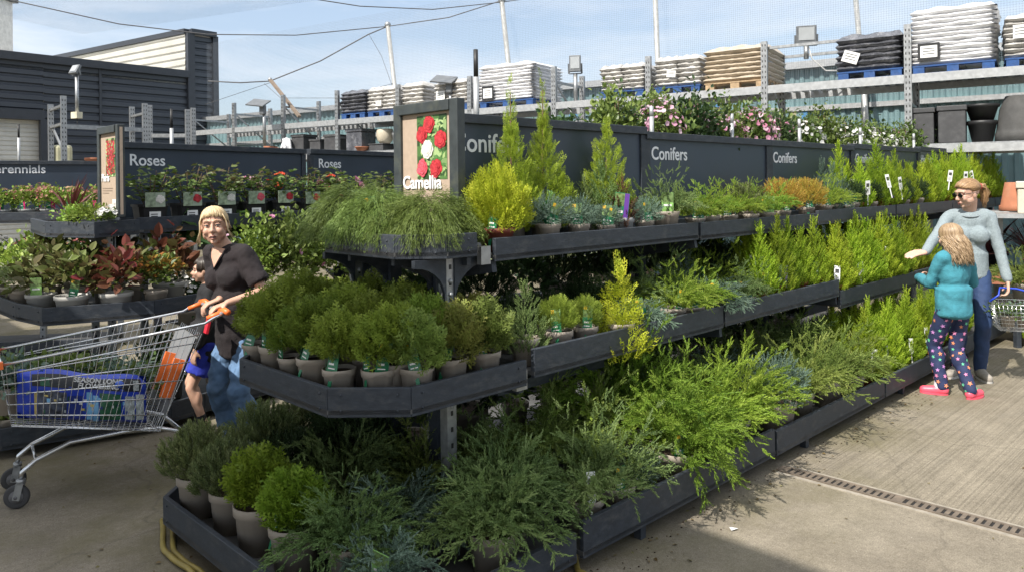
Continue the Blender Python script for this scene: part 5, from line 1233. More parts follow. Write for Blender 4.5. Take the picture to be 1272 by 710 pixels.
# racks by the shed
rack2 = thing('pallet_rack', 'short empty galvanised rack standing against the dark shed', 'pallet rack')
RB = Vector((-7.15, 13.0)); Rd2 = Vector((.60, .80)).normalized()
def R2(px, d, z=0.): return Vector(((px - 636) / 955 * d, d, z))
for px, d, zt in ((64, 13.4, 3.2), (80, 12.6, 3.25), (165, 14.2, 3.23), (181, 13.6, 3.22), (187, 14.6, 3.3), (234, 14.7, 3.22), (241, 15.2, 3.3)):
    rack_post(rack2, R2(px, d), zt, R(40))
for z, pts in ((2.75, ((80, 12.6), (181, 13.6))), (2.72, ((187, 14.6), (234, 14.7))), (2.8, ((64, 13.4), (80, 12.6))), (3.1, ((64, 13.4), (80, 12.6))), (3.05, ((165, 14.2), (181, 13.6))), (2.78, ((165, 14.2), (181, 13.6)))):
    m = MB(); m.bar(R2(*pts[0], z), R2(*pts[1], z), .04, .07 if z < 2.76 else .04); m.build('beam', GALV, rack2)
m = MB(); m.bar(R2(66, 13.35, 2.8), R2(79, 12.65, 2.35), .03, .03); m.build('cross_brace', GALV, rack2)
m = MB(); crate = thing('storage_tank', 'pale yellow plastic tank by the shed rack', 'tank', R2(78, 13.6, 0), R(40)); m.box((0, 0, 1.26), (.28, .28, 2.48)); m.build('body', pm('pale_yellow_plastic', (.52, .50, .33), .5), crate, bevel=.05); m = MB(); m.box((0, 0, 1.9), (.30, .30, .05)); m.build('strap', GALV, crate)
for i, (px, z0, c, nm, lab) in enumerate(((96, 2.22, pm('grey_crate', (.14, .14, .15), .6), 'storage_crate', 'dark grey crate stack beside the yellow tank'), (108, 2.2, pm('black_crate', (.05, .05, .055), .6), 'storage_crate', 'small black crate beside the grey crates'))):
    t = thing(nm, lab, 'crate', R2(px, 13.7, 1.7), R(35)); m = MB(); m.box((0, 0, .25 - .1 * i), (.32, .3, .5 - .2 * i)); m.build('body', c, t, bevel=.01); m = MB(); m.box((0, 0, .51 - .2 * i), (.34, .32, .03)); m.build('lid', c, t)
round_pot('clay_pot', 'small brown clay pot by the black crate', R2(116, 13.6, 2.05), .13, .22, TERRAC)
m = MB(); t = thing('storage_shelf', 'steel shelf carrying crates in front of the shed', 'shelf', R2(100, 13.7, 0), R(35)); m.box((.1, 0, 1.68), (1.3, .5, .04)); m.build('deck', GALV, t); m = MB()
for x in (-.5, .7):
    for y in (-.2, .2): m.box((x, y, .83), (.04, .04, 1.66))
m.build('frame', GALV, t)

# dark clad shed on the left
CL = bpy.data.materials.new('ribbed_cladding'); nt, N, K, b = nodes(CL)
b.inputs['Base Color'].default_value = (.034, .040, .052, 1); b.inputs['Roughness'].default_value = .42
tx = N.new('ShaderNodeTexCoord'); nn = N.new('ShaderNodeTexNoise'); nn.inputs['Scale'].default_value = 1.2; nn.inputs['Detail'].default_value = 5; K.new(tx.outputs['Object'], nn.inputs['Vector'])
rp = N.new('ShaderNodeValToRGB'); rp.color_ramp.elements[0].color = (.036, .043, .056, 1); rp.color_ramp.elements[1].color = (.056, .064, .080, 1); K.new(nn.outputs['Fac'], rp.inputs[0]); K.new(rp.outputs[0], b.inputs['Base Color'])
CLW = pm('white_cladding', (.48, .47, .43), .6, var=.08, scale=2, dirt=(.45, .44, .38), dscale=1.5); TRIM = pm('dark_trim', (.035, .04, .05), .5, var=.15); SHUT = pm('roller_shutter_paint', (.56, .55, .51), .55, var=.1, scale=4, dirt=(.3, .29, .25), dscale=2)
def ribbed(parent, a, b, z0, z1, mat, pitch=.2, dep=.045, name='wall', n=None):
    """horizontally ribbed sheet cladding between plan points a and b; n faces outwards"""
    a, b = Vector((*a, 0)), Vector((*b, 0)); d = (b - a).normalized(); n = Vector((d.y, -d.x, 0)) if n is None else n
    prof = []; z = z0
    while z < z1 - pitch * .4:
        prof += [(0, z), (0, z + pitch * .22), (dep, z + pitch * .34), (dep, z + pitch * .88)]; z += pitch
    prof = [(o, min(zz, z1)) for o, zz in prof] + [(0, z1)]
    vs = [p + n * o + UP * zz for p in (a, b) for o, zz in prof]; k = len(prof); m = MB()
    m.add(vs, [(i, k + i, k + i + 1, i + 1) for i in range(k - 1)]); return m.build(name, mat, parent)
shed = thing('shed_building', 'dark ribbed metal-clad shed with a roller shutter and pale parapet end', 'building')
sa, sb = Vector((-16.5, 12.55)), Vector((-9.03, 21.42)); sd2 = (sb - sa).normalized(); s3 = Vector((*sd2, 0)); sn = Vector((sd2.y, -sd2.x, 0))
# facade split round the shutter opening
s0, s1 = Vector((-12.2, 17.66)), Vector((-10.52, 19.65))
def on(px):   # where the facade passes picture column px (plan geometry of the photo's sight lines)
    k = (px - 636) / 955; t = (sa.x - k * sa.y) / (k * sd2.y - sd2.x); return sa + sd2 * t
o1 = on(55)
ribbed(shed, sa, o1, 3.62, 4.8, CL, n=sn); ribbed(shed, o1, sb, 0, 4.8, CL, n=sn)
m = MB(); q = Vector((*o1, 0))
m.bar(Vector((*sa, 0)) + UP * 3.52 + sn * .05, q + UP * 3.52 + sn * .05, .12, .24); m.bar(q + sn * .05 + s3 * .0, q + UP * 3.40 + sn * .05, .2, .14, up=sn); m.build('shutter_frame', TRIM, shed)
ribbed(shed, sa - Vector((sn.x, sn.y)) * .12, o1 - Vector((sn.x, sn.y)) * .12, 0, 3.42, SHUT, pitch=.11, dep=.02, name='roller_shutter', n=sn)
m = MB(); m.bar(Vector((*sa, 4.88)) + sn * .03, Vector((*sb, 4.88)) + sn * .03, .3, .2); m.build('parapet_cap', TRIM, shed, bevel=.01)
m = MB(); j = on(125); m.bar(Vector((*j, 3.3)) + sn * .055, Vector((*j, 4.78)) + sn * .055, .06, .03, up=sn); m.build('panel_joint', TRIM, shed)
e1 = sb + sd2 * .08; e2 = sb + sd2 * .82
ribbed(shed, e1, e2, 0, 6.0, CL, n=sn); rr2 = Vector((-.83, .56))
c1 = sb + Vector((sn.x, sn.y)) * .0
ribbed(shed, sb + rr2 * 14, sb, 4.9, 6.0, CLW, pitch=.2, dep=.04, n=Vector((-.56, -.83, 0)))
m = MB(); m.bar(Vector((*e1, 0)) + sn * .06, Vector((*e1, 6.05)) + sn * .06, .2, .16, up=sn); m.bar(Vector((*e2, 0)) + sn * .03, Vector((*e2, 6.05)) + sn * .03, .16, .16, up=sn)
m.bar(Vector((*sb, 6.09)) + Vector((*rr2, 0)) * 14, Vector((*e1, 6.09)), .3, .14); m.bar(Vector((*e1, 6.09)) + sn * .03, Vector((*e2, 6.09)) + sn * .03, .3, .14); m.build('parapet_cap', TRIM, shed)
m = MB(); m.prism([tuple(sa), tuple(sb), tuple(sb + rr2 * 14), tuple(sa + rr2 * 14)], 4.6, 4.75); m.prism([tuple(e2 - sd2 * .05), tuple(e2 + rr2 * 14), tuple(e2 + rr2 * 14 + sd2 * .05), tuple(e2)], 0, 6.0); m.build('roof', CLW, shed)
m = MB(); m.box((-14.1, 20.5, 6.0), (1.1, .9, 1.7)); o = m.build('roof_vent', pm('vent_white', (.6, .6, .58), .6), shed); m = MB(); m.box((-14.1, 20.5, 6.93), (1.3, 1.1, .2)); m.build('cap', TRIM, o)
# pale greenhouse building behind the rack
GH = pm('pale_green_sheet', (.155, .245, .26), .4, var=.15, scale=2, dirt=(.25, .33, .33), dscale=1.2); GHB = pm('blue_banner_strip', (.07, .22, .42), .55, var=.2); SLB = pm('straw_band', (.42, .38, .24), .7, var=.2)
gh = thing('greenhouse_building', 'long pale teal corrugated building behind the pallet rack', 'building')
g0, g1 = RK(-8, 2.6), RK(25, 2.6); gn = Vector((-Rn.x, -Rn.y, 0)); ln = (g1 - g0).length; gd = (g1 - g0).normalized()
def corr(z0, z1, mat, o, pitch=.16, name='wall', t0=0, t1=None):
    t1 = t1 or ln; m = MB(); k = 0; vs = []; t = t0
    while t <= t1:
        vs.append((t, (0, 0, .03, .03)[k % 4])); t += pitch / 4 * (1.4, .6, 1.4, .6)[k % 4]; k += 1
    pts = [g0 + gd * t + gn * (o + d) for t, d in vs]; n = len(pts)
    m.add([p + UP * z0 for p in pts] + [p + UP * z1 for p in pts], [(i, i + 1, n + i + 1, n + i) for i in range(n - 1)]); return m.build(name, mat, gh)
corr(0, 2.9, GH, 0); corr(2.97, 3.6, GH, .02, .16)
m = MB(); m.bar(g0 + UP * 2.93 + gn * .03, g1 + UP * 2.93 + gn * .03, .12, .08); m.build('rail', GALVL, gh)
m = MB(); m.bar(g0 + UP * 3.66 + gn * .05, g1 + UP * 3.66 + gn * .05, .25, .12); m.build('gutter', GALVL, gh)
def strip(t0, t1, z0, z1, step, mats):
    """one long banner board, striped by material along its length"""
    m = MB(); n = int((t1 - t0) / step); P = []
    for k in range(n + 1):
        p = g0 + gd * (t0 + k * step) + gn * .065; P += [p + UP * z0, p + UP * z1]
    for k in range(n): m.f.append([2 * k, 2 * k + 2, 2 * k + 3, 2 * k + 1]); m.m.append((0, 1, 2, 1)[k % 4]); m.sm.append(False)
    m.v = [tuple(p) for p in P]; return m.build('banner', mats, gh)
strip(12.5, 20.5, 2.05, 2.88, .09, [GHB, GH, SLB]); strip(14., 20.5, 3.05, 3.22, .18, [GHB, GH, GH])
m = MB()
for t in (1.2, 3.9, 6.2, 9., 11.6, 14.5, 17.5, 20.): m.bar(g0 + gd * t + gn * .12, g0 + gd * t + UP * 3.5 + gn * .12, .10, .08, up=gn)
m.build('frame', pm('dark_frame', (.06, .065, .065), .6), gh)
m = MB(); m.prism([tuple((g0 - gn * .1).xy), tuple((g1 - gn * .1).xy), tuple((g1 - gn * 9).xy), tuple((g0 - gn * 9).xy)], 3.45, 3.5); m.build('roof', GH, gh)

# floodlights, masts, rods
LAMPG = pm('lamp_housing', (.16, .17, .18), .5, .3); LENS = pm('lamp_lens', (.38, .40, .41), .15, var=.08)
def flood(label, p, d, w, h, pole=None, tilt=-.25, box=False, cable=False):
    t = thing('floodlight', label, 'floodlight', p, d); M_ = Matrix.Rotation(tilt, 4, 'X')
    m = MB(); m.box((0, .02, 0), (w, .06, h), M=M_); m.build('housing', LAMPG, t, bevel=.008)
    m = MB(); m.box((0, -.014, .01), (w * .78, .008, h * .72), M=M_); m.build('lens', LENS, t)
    m = MB(); m.bar((-w / 2 - .01, .02, 0), (-w / 2 - .01, .05, -h * .6), .015, .03); m.bar((w / 2 + .01, .02, 0), (w / 2 + .01, .05, -h * .6), .015, .03); m.bar((-w / 2 - .01, .05, -h * .6), (w / 2 + .01, .05, -h * .6), .03, .015); m.build('bracket', LAMPG, t)
    if pole:
        m = MB(); m.tube([(0, .05, -h * .6), (0, .05, -pole)], .035, 10); m.build('pole', GALV, t)
    if box: m = MB(); m.box((0, .04, -pole + .05), (.2, .12, .13)); m.build('junction_box', pm('cream_box', (.6, .56, .42), .5), t); m = MB(); m.tube([(0, .04, -pole), (.03, .04, -pole - .12), (-.02, .04, -pole - .25)], .01, 6); m.build('cable', BLACKP, t)
    if cable:
        m = MB(); m.tube([(.02 , .05, -h * .5), (.08, .1, -.33), (.28, .2, -.5), (.62, .3, -.5)], .009, 6); m.build('cable', CARD, t)
    return t
P_ = lambda px, py, d: Vector(((px - 636) / 955 * d, d, 1.7 + (230 - (px - 636) * .0122 - py) / 955 * d))
flood('floodlight on a tall pole with cream box before the shed', P_(94, 86, 15.5), -.5, .24, .2, .98, box=True, tilt=-.5)
flood('square floodlight above the rack rails beside the beige bags', P_(1004, 43, 10.9), -.25, .27, .25, .34, tilt=.1, cable=True)
flood('upright floodlight on a post above the Conifers sign', P_(716, 79, 12.6), -.2, .19, .27, .65, tilt=-.05)
for lab, px, py, d in (('flat solar panel lamp on a post over the far rack', 322, 128, 16.0), ('flat solar panel lamp above the pale bag stack', 553, 99, 13.9)):
    t = thing('solar_lamp', lab, 'solar lamp', P_(px, py, d), -.4); m = MB(); m.box((0, 0, 0), (.42, .3, .025), M=Matrix.Rotation(.5, 4, 'X') @ Matrix.Rotation(.15, 4, 'Y')); m.build('panel', LAMPG, t); m = MB(); m.box((.1, .02, -.15), (.12, .1, .2)); m.build('lamp_head', LAMPG, t, bevel=.02); m = MB(); m.tube([(.1, .06, -.05), (.1, .06, -.9)], .035, 8); m.build('pole', GALV, t)
MASTM = pm('net_mast', (.45, .45, .43), .5, .6, var=.15)
masts = []
for lab, a, b, r in (('net mast behind the pale bags, shorter, left of Camellia sign', (484, 31, 17.2), (496, 150, 16.6), .05), ('slightly leaning net mast rising behind the white bags', (626, 1, 15.2), (639, 140, 14.6), .05), ('vertical net mast rising behind the grey bag stacks', (816, -25, 13.4), (820, 120, 13.2), .045), ('net mast rising behind the dark wrapped bags', (1064, -25, 12.2), (1074, 110, 11.8), .04)):
    pa, pb = P_(*a), P_(*b); foot = pb + (pb - pa) * (pb.z / (pa.z - pb.z)); masts.append(pa)
    t = thing('net_mast', lab, 'mast', foot); m = MB(); m.tube([(0, 0, 0), tuple(pa - foot)], r, 10); m.build('pole', MASTM, t); m = MB(); m.sphere(tuple(pa - foot), r * 1.5, 8); m.build('cap', GALV, t)
t = thing('net_strut', 'slanting wooden strut holding the net above the far rack', 'strut'); m = MB(); m.bar(P_(337, 99, 17.0), P_(373, 145, 16.2), .07, .05); m.build('pole', pm('old_timber', (.22, .17, .13), .8), t); m = MB(); m.sphere(P_(337, 99, 17.), .05, 8); m.build('cap', GALV, t)
# rods standing on the sign walls
for i, (u, h) in enumerate(((.35, .40), (2.0, .19), (3.1, .2), (4.3, .22), (5.7, .2), (7.3, .2))):
    t = thing('marker_rod', f'pale rod on the Conifers sign wall, {ORD[i + 1]} from left' + (' with black tip' if i == 0 else ''), 'rod', L(u, 1.0, 1.95), 0, 'rods on the sign walls')
    m = MB(); m.tube([(0, 0, 0), (0, 0, .1 + h * .62)], .016, 8); m.build('rod', GALVL, t)
    m = MB(); m.tube([(0, 0, .1 + h * .62), (0, 0, .1 + h)], .013 if i == 0 else .015, 8); m.build('tip', BLACKP if i == 0 else GALVL, t)
for px, d, zt, lab in ((214, 7.2, 2.45, 'black-tipped pale rod above the first Roses sign'), (24, 10.4, 2.6, 'black-tipped pale rod above the Perennials sign')):
    p = P_(px, 200, d); t = thing('marker_rod', lab, 'rod', (p.x, p.y, 1.9), 0, 'rods on the sign walls'); m = MB(); m.tube([(0, 0, 0), (0, 0, zt - 2.08)], .018, 8); m.build('rod', GALVL, t); m = MB(); m.tube([(0, 0, zt - 2.08), (0, 0, zt - 1.9)], .013, 8); m.build('tip', BLACKP, t)
# net cables and the bird net
WIRE = pm('dark_cable', (.10, .10, .105), .6)
def cable(label, pts, r=.008):
    t = thing('net_cable', label, 'cable'); P = [P_(*p) for p in pts]; out = []
    for i in range(len(P) - 1):
        for k in range(8):
            s = k / 8; q = P[i].lerp(P[i + 1], s); out.append(q - UP * 0)
    out.append(P[-1]); m = MB(); m.tube(out, r, 5); m.build('wire', WIRE, t); return t
cable('long sagging cable from upper left across to the masts', [(-40, -12, 14), (60, 10, 14.3), (150, 30, 14.8), (260, 43, 15.5), (370, 44, 16.2), (484, 33, 17.2), (560, 22, 16.2), (626, 1, 15.2), (720, -14, 14.6)], .011)
cable('upper sagging cable crossing the sky between the masts', [(360, -6, 12), (450, 8, 12.6), (540, 12, 13.4), (626, 3, 15.2), (700, -8, 15)], .009)
cable('dark bundled cable from the strut up to the mast', [(260, 101, 16.8), (300, 103, 16.8), (337, 101, 17.), (400, 76, 17.), (460, 43, 17.1), (484, 33, 17.2)], .014)
cable('thin stay running down from the strut to the shed', [(337, 103, 17.), (310, 112, 17.5), (256, 130, 18.8)], .006)
cable('thin stay hanging down behind the pale bag stacks', [(460, 42, 17.1), (476, 70, 17), (489, 108, 16.8)], .005)
cable('thin stay running from the strut towards the mast foot', [(330, 104, 17.), (350, 122, 16.8), (420, 122, 16.4), (490, 104, 16.6)], .005)
NET = bpy.data.materials.new('bird_net'); nt, N, K, b = nodes(NET)
b.inputs['Base Color'].default_value = (.16, .18, .21, 1); b.inputs['Roughness'].default_value = .8
tx = N.new('ShaderNodeTexCoord'); sp = N.new('ShaderNodeSeparateXYZ'); K.new(tx.outputs['UV'], sp.inputs[0]); hs = []
for i in (0, 1):
    fr = N.new('ShaderNodeMath'); fr.operation = 'FRACT'; K.new(sp.outputs[i], fr.inputs[0]); lt = N.new('ShaderNodeMath'); lt.operation = 'LESS_THAN'; lt.inputs[1].default_value = .065; K.new(fr.outputs[0], lt.inputs[0]); hs.append(lt)
mxm = N.new('ShaderNodeMath'); mxm.operation = 'MAXIMUM'; K.new(hs[0].outputs[0], mxm.inputs[0]); K.new(hs[1].outputs[0], mxm.inputs[1])
tb = N.new('ShaderNodeBsdfTransparent'); ms = N.new('ShaderNodeMixShader'); K.new(mxm.outputs[0], ms.inputs[0]); K.new(tb.outputs[0], ms.inputs[1]); K.new(b.outputs[0], ms.inputs[2]); K.new(ms.outputs[0], N['Material Output'].inputs[0])
def net(label, c00, c10, c01, c11, cell, nu=14, nv=8, sag=.5):
    t = thing('bird_net', label, 'net'); me = bpy.data.meshes.new('mesh_panel'); vs = []; uv = []
    lu, lv = (c10 - c00).length, (c01 - c00).length
    for i in range(nu + 1):
        for j in range(nv + 1):
            a, b_ = i / nu, j / nv; p = c00.lerp(c10, a).lerp(c01.lerp(c11, a), b_); p = p - UP * sag * 4 * a * (1 - a) * (4 * b_ * (1 - b_) * .5 + .5); vs.append(p); uv.append((a * lu / cell, b_ * lv / cell))
    fs = [(i * (nv + 1) + j, (i + 1) * (nv + 1) + j, (i + 1) * (nv + 1) + j + 1, i * (nv + 1) + j + 1) for i in range(nu) for j in range(nv)]
    me.from_pydata(vs, [], fs); ul = me.uv_layers.new(name='UVMap')
    for l in me.loops: ul.data[l.index].uv = uv[l.vertex_index]
    me.materials.append(NET); link(bpy.data.objects.new('mesh_panel', me), t); return t
net('fine bird net sheet hanging behind the pallet rack', RK(-4, 1.9, 5.8), RK(19.8, 1.9, 5.6), RK(-4, 1.9, 3.0), RK(19.8, 1.9, 3.1), .036, sag=.12)
net('fine bird net roof stretched over the yard', Vector((-16, 5.0, 5.7)), Vector((9, 2.5, 5.7)), RK(26, 1.9, 6.6), RK(-4, 1.9, 5.8), .04, sag=.3)
# far right corner: bench with cream chest, tables, terracotta pots
fr_ = thing('potting_bench', 'grey metal bench carrying a cream chest behind the conifers', 'bench'); m = MB()
m.bar(RK(.2, -.35, 1.28), RK(2.6, -.35, 1.28), .7, .05); m.build('bench_top', GALVL, fr_); m = MB()
for t_ in (.3, 1.4, 2.5):
    for o in (-.65, -.05): m.bar(RK(t_, o, 0), RK(t_, o, 1.25), .05, .05, up=(1, 0, 0))
m.build('frame', GALV, fr_)
ch = thing('storage_chest', 'cream plastic storage chest with a small green label', 'chest', RK(1.0, -.38, 1.306), RZ); CRM = pm('cream_plastic', (.58, .53, .43), .5, var=.06)
m = MB(); m.box((0, 0, .14), (1.15, .5, .28)); m.build('body', CRM, ch, bevel=.012); m = MB(); m.box((0, 0, .325), (1.18, .53, .08)); m.build('lid', CRM, ch, bevel=.01); m = MB(); m.box((-.32, -.252, .2), (.07, .004, .05)); m.box((-.30, -.2555, .2), (.025, .003, .03), mi=1); m.build('sticker', [CARD, TG], ch); m = MB(); m.box((-.1, -.268, .335), (.1, .008, .03)); m.build('latch', BLACKP, ch)
tb1 = thing('display_table', 'wooden display table with cordylines beyond the woman', 'table', (6.3, 9.1, 0), R(-28)); m = MB(); m.box((0, 0, .59), (2.2, 1.1, .05)); m.build('table_top', DECK, tb1)
for x in (-1., 1.):
    for y in (-.45, .45): m = MB(); m.box((x, y, .28), (.07, .07, .56)); m.build('leg', NAVY, tb1)
m = MB(); m.box((0, -.565, .56), (2.25, .025, .13)); m.build('front_board', pm('reddish_board', (.34, .13, .075), .7, var=.2), tb1)
tb2 = thing('display_table', 'low table of green conifers behind the woman', 'table', (5.95, 8.05, 0), R(5)); m = MB(); m.box((0, 0, .385), (1.9, .5, .04)); m.build('table_top', DECK, tb2)
for x in (-.88, .88):
    for y in (-.2, .2): m = MB(); m.box((x, y, .18), (.05, .05, .36)); m.build('leg', NAVY, tb2)
for i, (px, d, r, h, lab) in enumerate(((1262, 9.2, .17, .34, 'large terracotta pot upside down at the shelf end'), (1286, 9.3, .17, .3, 'terracotta pot at the edge beside the upside-down one'))):
    p = P_(px, 262, d); round_pot('clay_pot', lab, (p.x, p.y, 1.32), r, h, TERRAC, upside=True)
m = MB(); t = thing('display_table', 'pale slatted side table holding terracotta pots', 'table', (P_(1275, 262, 9.25).x, 9.25, 0), R(-25)); m.box((0, 0, 1.29), (.75, .5, .05)); m.build('table_top', GALVL, t)
for x in (-.3, .3):
    for y in (-.2, .2): m = MB(); m.box((x, y, .63), (.05, .05, 1.26)); m.build('leg', GALV, t)
# yellow hose under the stand
HOSE = pm('yellow_hose', (.26, .20, .05), .5, var=.2, scale=12, dirt=(.15, .12, .05), dscale=10)
t = thing('garden_hose', 'yellow garden hose lying under the bottom shelf edge', 'hose'); m = MB()
pts = [L(-1.0, 1.85), L(-1.12, 1.5), L(-1.105, 1.2), L(-1.12, .9), L(-1.08, .6), L(-1.0, .35), L(-.8, .14), L(-.5, .02), L(-.1, .03), L(.05, -.02), L(.06, .05), L(.3, .3)]
sm_ = []
for i in range(len(pts) - 1):
    for k in range(6): sm_.append(pts[i].lerp(pts[i + 1], k / 6) + UP * .014 + Vector((0, .006 * math.sin(i * 2 + k), 0)))
m.tube(sm_, .013, 8); m.build('hose', HOSE, t)
m = MB(); m.tube([p + U3 * -.03 + W3 * .045 + UP * .004 for p in sm_[:46]], .013, 8); m.build('hose', HOSE, t)
# litter on the concrete
for i, (x, y, lab) in enumerate(((1.05, 3.75, 'small white paper scrap near the shelf foot'), (2.0, 5.15, 'white paper scrap beside the stand foot'))):
    t = thing('paper_scrap', lab, 'scrap'); m = MB(); m.add([(x, y, .006), (x + .035, y + .008, .012), (x + .03, y + .03, .005), (x - .005, y + .02, .014)], [(0, 1, 2, 3)]); m.build('paper', CARD, t)

# fallen leaves, needles and spilt compost on the concrete round the stand's foot
lf = Fol(); lr = np.random.default_rng(77); n = 260
uu = lr.uniform(-1.6, 6.5, n); ww = -np.abs(lr.normal(0, .16, n)) + .05; far_ = lr.random(n) < .28; ww[far_] = lr.uniform(-2.4, 0, far_.sum())
P_l = np.array([tuple(L(float(a), float(b), .006)) for a, b in zip(uu, ww)]); dl = lr.normal(0, 1, (n, 3)); dl[:, 2] = lr.uniform(0, .12, n)
lf.put([LEAFT], P_l, dl, lr.uniform(.008, .03, n), roll=lr.normal(0, .3, n), rg=lr)
n = 120; P_l = np.stack([lr.uniform(-3.2, -1.0, n), lr.uniform(3.0, 6.0, n), np.full(n, .006)], 1); dl = lr.normal(0, 1, (n, 3)); dl[:, 2] = lr.uniform(0, .1, n)
lf.put([LEAFT], P_l, dl, lr.uniform(.008, .028, n), roll=lr.normal(0, .3, n), rg=lr)
kind(lf.build('leaf_litter', leaf('dry_leaf', (.10, .06, .025), (.16, .11, .05), (.20, .18, .08), trans=.1)), 'stuff')
cm = MB(); cr_ = random.Random(12)
for i in range(260):
    u, w = cr_.uniform(-1.4, 6), -abs(cr_.gauss(0, .10)) + .03; r_ = cr_.uniform(.002, .007); c = L(u, w, r_ * .5); cm.sphere(c, (r_, r_ * .8, r_ * .6), 4)
kind(cm.build('compost_spill', SOIL), 'stuff')
# ------------------------------------------------------------ people: each body is one continuous grown surface; clothes and hair are children
def capsule(m, a, b, r0, r1, n=14):
    a, b = Vector(a), Vector(b); d = b - a; ln = d.length
    if ln < 1e-5: m.sphere(a, max(r0, r1), n); return
    d /= ln; pts = []; rs = []
    for k in range(4, -1, -1): t = k / 4 * math.pi / 2; pts.append(a - d * r0 * math.sin(t)); rs.append(max(r0 * math.cos(t), r0 * .02))
    for k in range(0, 5): t = k / 4 * math.pi / 2; pts.append(b + d * r1 * math.sin(t)); rs.append(max(r1 * math.cos(t), r1 * .02))
    m.tube(pts, rs, n)
def grow(prims, voxel, name, mat, parent, smooth=4, fold=0., fscale=.12):
    m = MB()
    for p in prims:
        if p[0] == 'c': capsule(m, *p[1:])
        elif p[0] == 'f': m.tube([p[1], p[2]], [p[3], p[4]], 18)
        else: m.sphere(p[1], p[2], 18, 0, p[3] if len(p) > 3 else None)
    o = m.build(name, mat); md = o.modifiers.new('r', 'REMESH'); md.mode = 'VOXEL'; md.voxel_size = voxel
    s = o.modifiers.new('s', 'SMOOTH'); s.factor = .5; s.iterations = smooth
    if fold:
        tx = bpy.data.textures.new('cloth_fold', 'CLOUDS'); tx.noise_scale = fscale; tx.noise_depth = 2
        dp = o.modifiers.new('d', 'DISPLACE'); dp.texture = tx; dp.strength = fold; dp.mid_level = .5; dp.texture_coords = 'LOCAL'
    me = bpy.data.meshes.new_from_object(o.evaluated_get(bpy.context.evaluated_depsgraph_get()))
    bpy.data.objects.remove(o); me.name = name
    me.polygons.foreach_set('use_smooth', [True] * len(me.polygons)); me.materials.clear(); me.materials.append(mat)
    return link(bpy.data.objects.new(name, me), parent)
def ik(a, b, l1, l2, pole):
    a, b = Vector(a), Vector(b); d = b - a; D = min(d.length, (l1 + l2) * .999); d.normalize()
    x = (l1 * l1 - l2 * l2 + D * D) / (2 * D); h = math.sqrt(max(l1 * l1 - x * x, 0)); p = Vector(pole); p = (p - d * p.dot(d)).normalized()
    return a + d * x + p * h
def skin(name, c): 
    m = pm(name, c, .5, var=.10, scale=18, dirt=tuple(v * .85 for v in c), dscale=14); b = m.node_tree.nodes['Principled BSDF']
    b.inputs['Subsurface Weight'].default_value = .15; b.inputs['Subsurface Radius'].default_value = (.012, .005, .003); return m
SKIN1 = skin('skin_fair', (.52, .31, .22)); SKIN2 = skin('skin_light', (.58, .36, .27))
LIP = pm('lips', (.38, .16, .13), .45, var=.05); EYEW = pm('eye_white', (.62, .60, .57), .3, var=.02); IRIS = pm('eye_iris', (.03, .03, .035), .2); LASH = pm('lashes', (.05, .035, .03), .7)
def axes(f, yaw=0., pitch=0., roll=0.):
    """columns: person's left, forward, up; yaw turns to the person's left, pitch tips the chin down"""
    f = Vector((f[0], f[1], 0)).normalized(); l = Vector((-f.y, f.x, 0))
    M_ = Matrix((l, f, UP)).transposed()
    return M_ @ Matrix.Rotation(-yaw, 3, 'Z') @ Matrix.Rotation(-pitch, 3, 'X') @ Matrix.Rotation(roll, 3, 'Y')
def hand(prims, wrist, d, nrm, s, side, curl=.6, spread=.12):
    """palm and five fingers; d along the hand, nrm out of the back of the hand, side = +1 puts the thumb on nrm x d"""
    d = Vector(d).normalized(); nrm = Vector(nrm); nrm = (nrm - d * nrm.dot(d)).normalized(); t = nrm.cross(d) * side; w = Vector(wrist)
    for k in range(4):
        off = (.028 - .0185 * k) * s; base = w + d * .085 * s + t * off
        prims.append(('c', w + d * .012 * s + t * off * .6, base, .013 * s, .0105 * s))
        ln = (.036, .042, .039, .030)[k] * s; a = curl * .7; dd = (d * math.cos(a) - nrm * math.sin(a) + t * (1.5 - k) * spread * .3).normalized(); q = base + dd * ln
        prims.append(('c', base, q, .0098 * s, .0088 * s)); a = curl * 1.7; d2 = (d * math.cos(a) - nrm * math.sin(a)).normalized()
        q2 = q + d2 * ln * .75; prims.append(('c', q, q2, .0086 * s, .0078 * s)); a = curl * 2.4; d3 = (d * math.cos(a) - nrm * math.sin(a)).normalized()
        prims.append(('c', q2, q2 + d3 * ln * .55, .0078 * s, .0068 * s))
    b0 = w + d * .022 * s + t * .026 * s; b1 = b0 + (d * .65 + t * .65 - nrm * .35).normalized() * .042 * s; b2 = b1 + (d * .9 + t * .05 - nrm * (.2 + curl * .4)).normalized() * .034 * s
    prims += [('c', b0, b1, .0135 * s, .0105 * s), ('c', b1, b2, .0103 * s, .008 * s)]
def head_prims(C, A, s):
    g = lambda l, f, z: C + A @ Vector((l, f, z)) * s
    e = lambda c, r: ('e', g(*c), tuple(v * s for v in r), A)
    P = [e((0, -.010, .026), (.073, .093, .086)), e((0, .028, -.030), (.057, .060, .078)), e((0, .030, -.072), (.045, .045, .036)), e((0, .062, -.098), (.019, .018, .015)),
         ('c', g(0, .086, .008), g(0, .108, -.030), .0075 * s, .0125 * s), e((.011, .100, -.034), (.009, .010, .008)), e((-.011, .100, -.034), (.009, .010, .008)),
         e((0, .083, -.064), (.024, .014, .013))]
    for k in (-1, 1):
        P += [('c', g(k * .012, .083, .027), g(k * .046, .068, .026), .0115 * s, .010 * s), e((k * .036, .062, -.030), (.024, .026, .026)), e((k * .074, -.006, -.010), (.008, .019, .030)), e((k * .050, .02, -.05), (.018, .04, .03))]
    return P
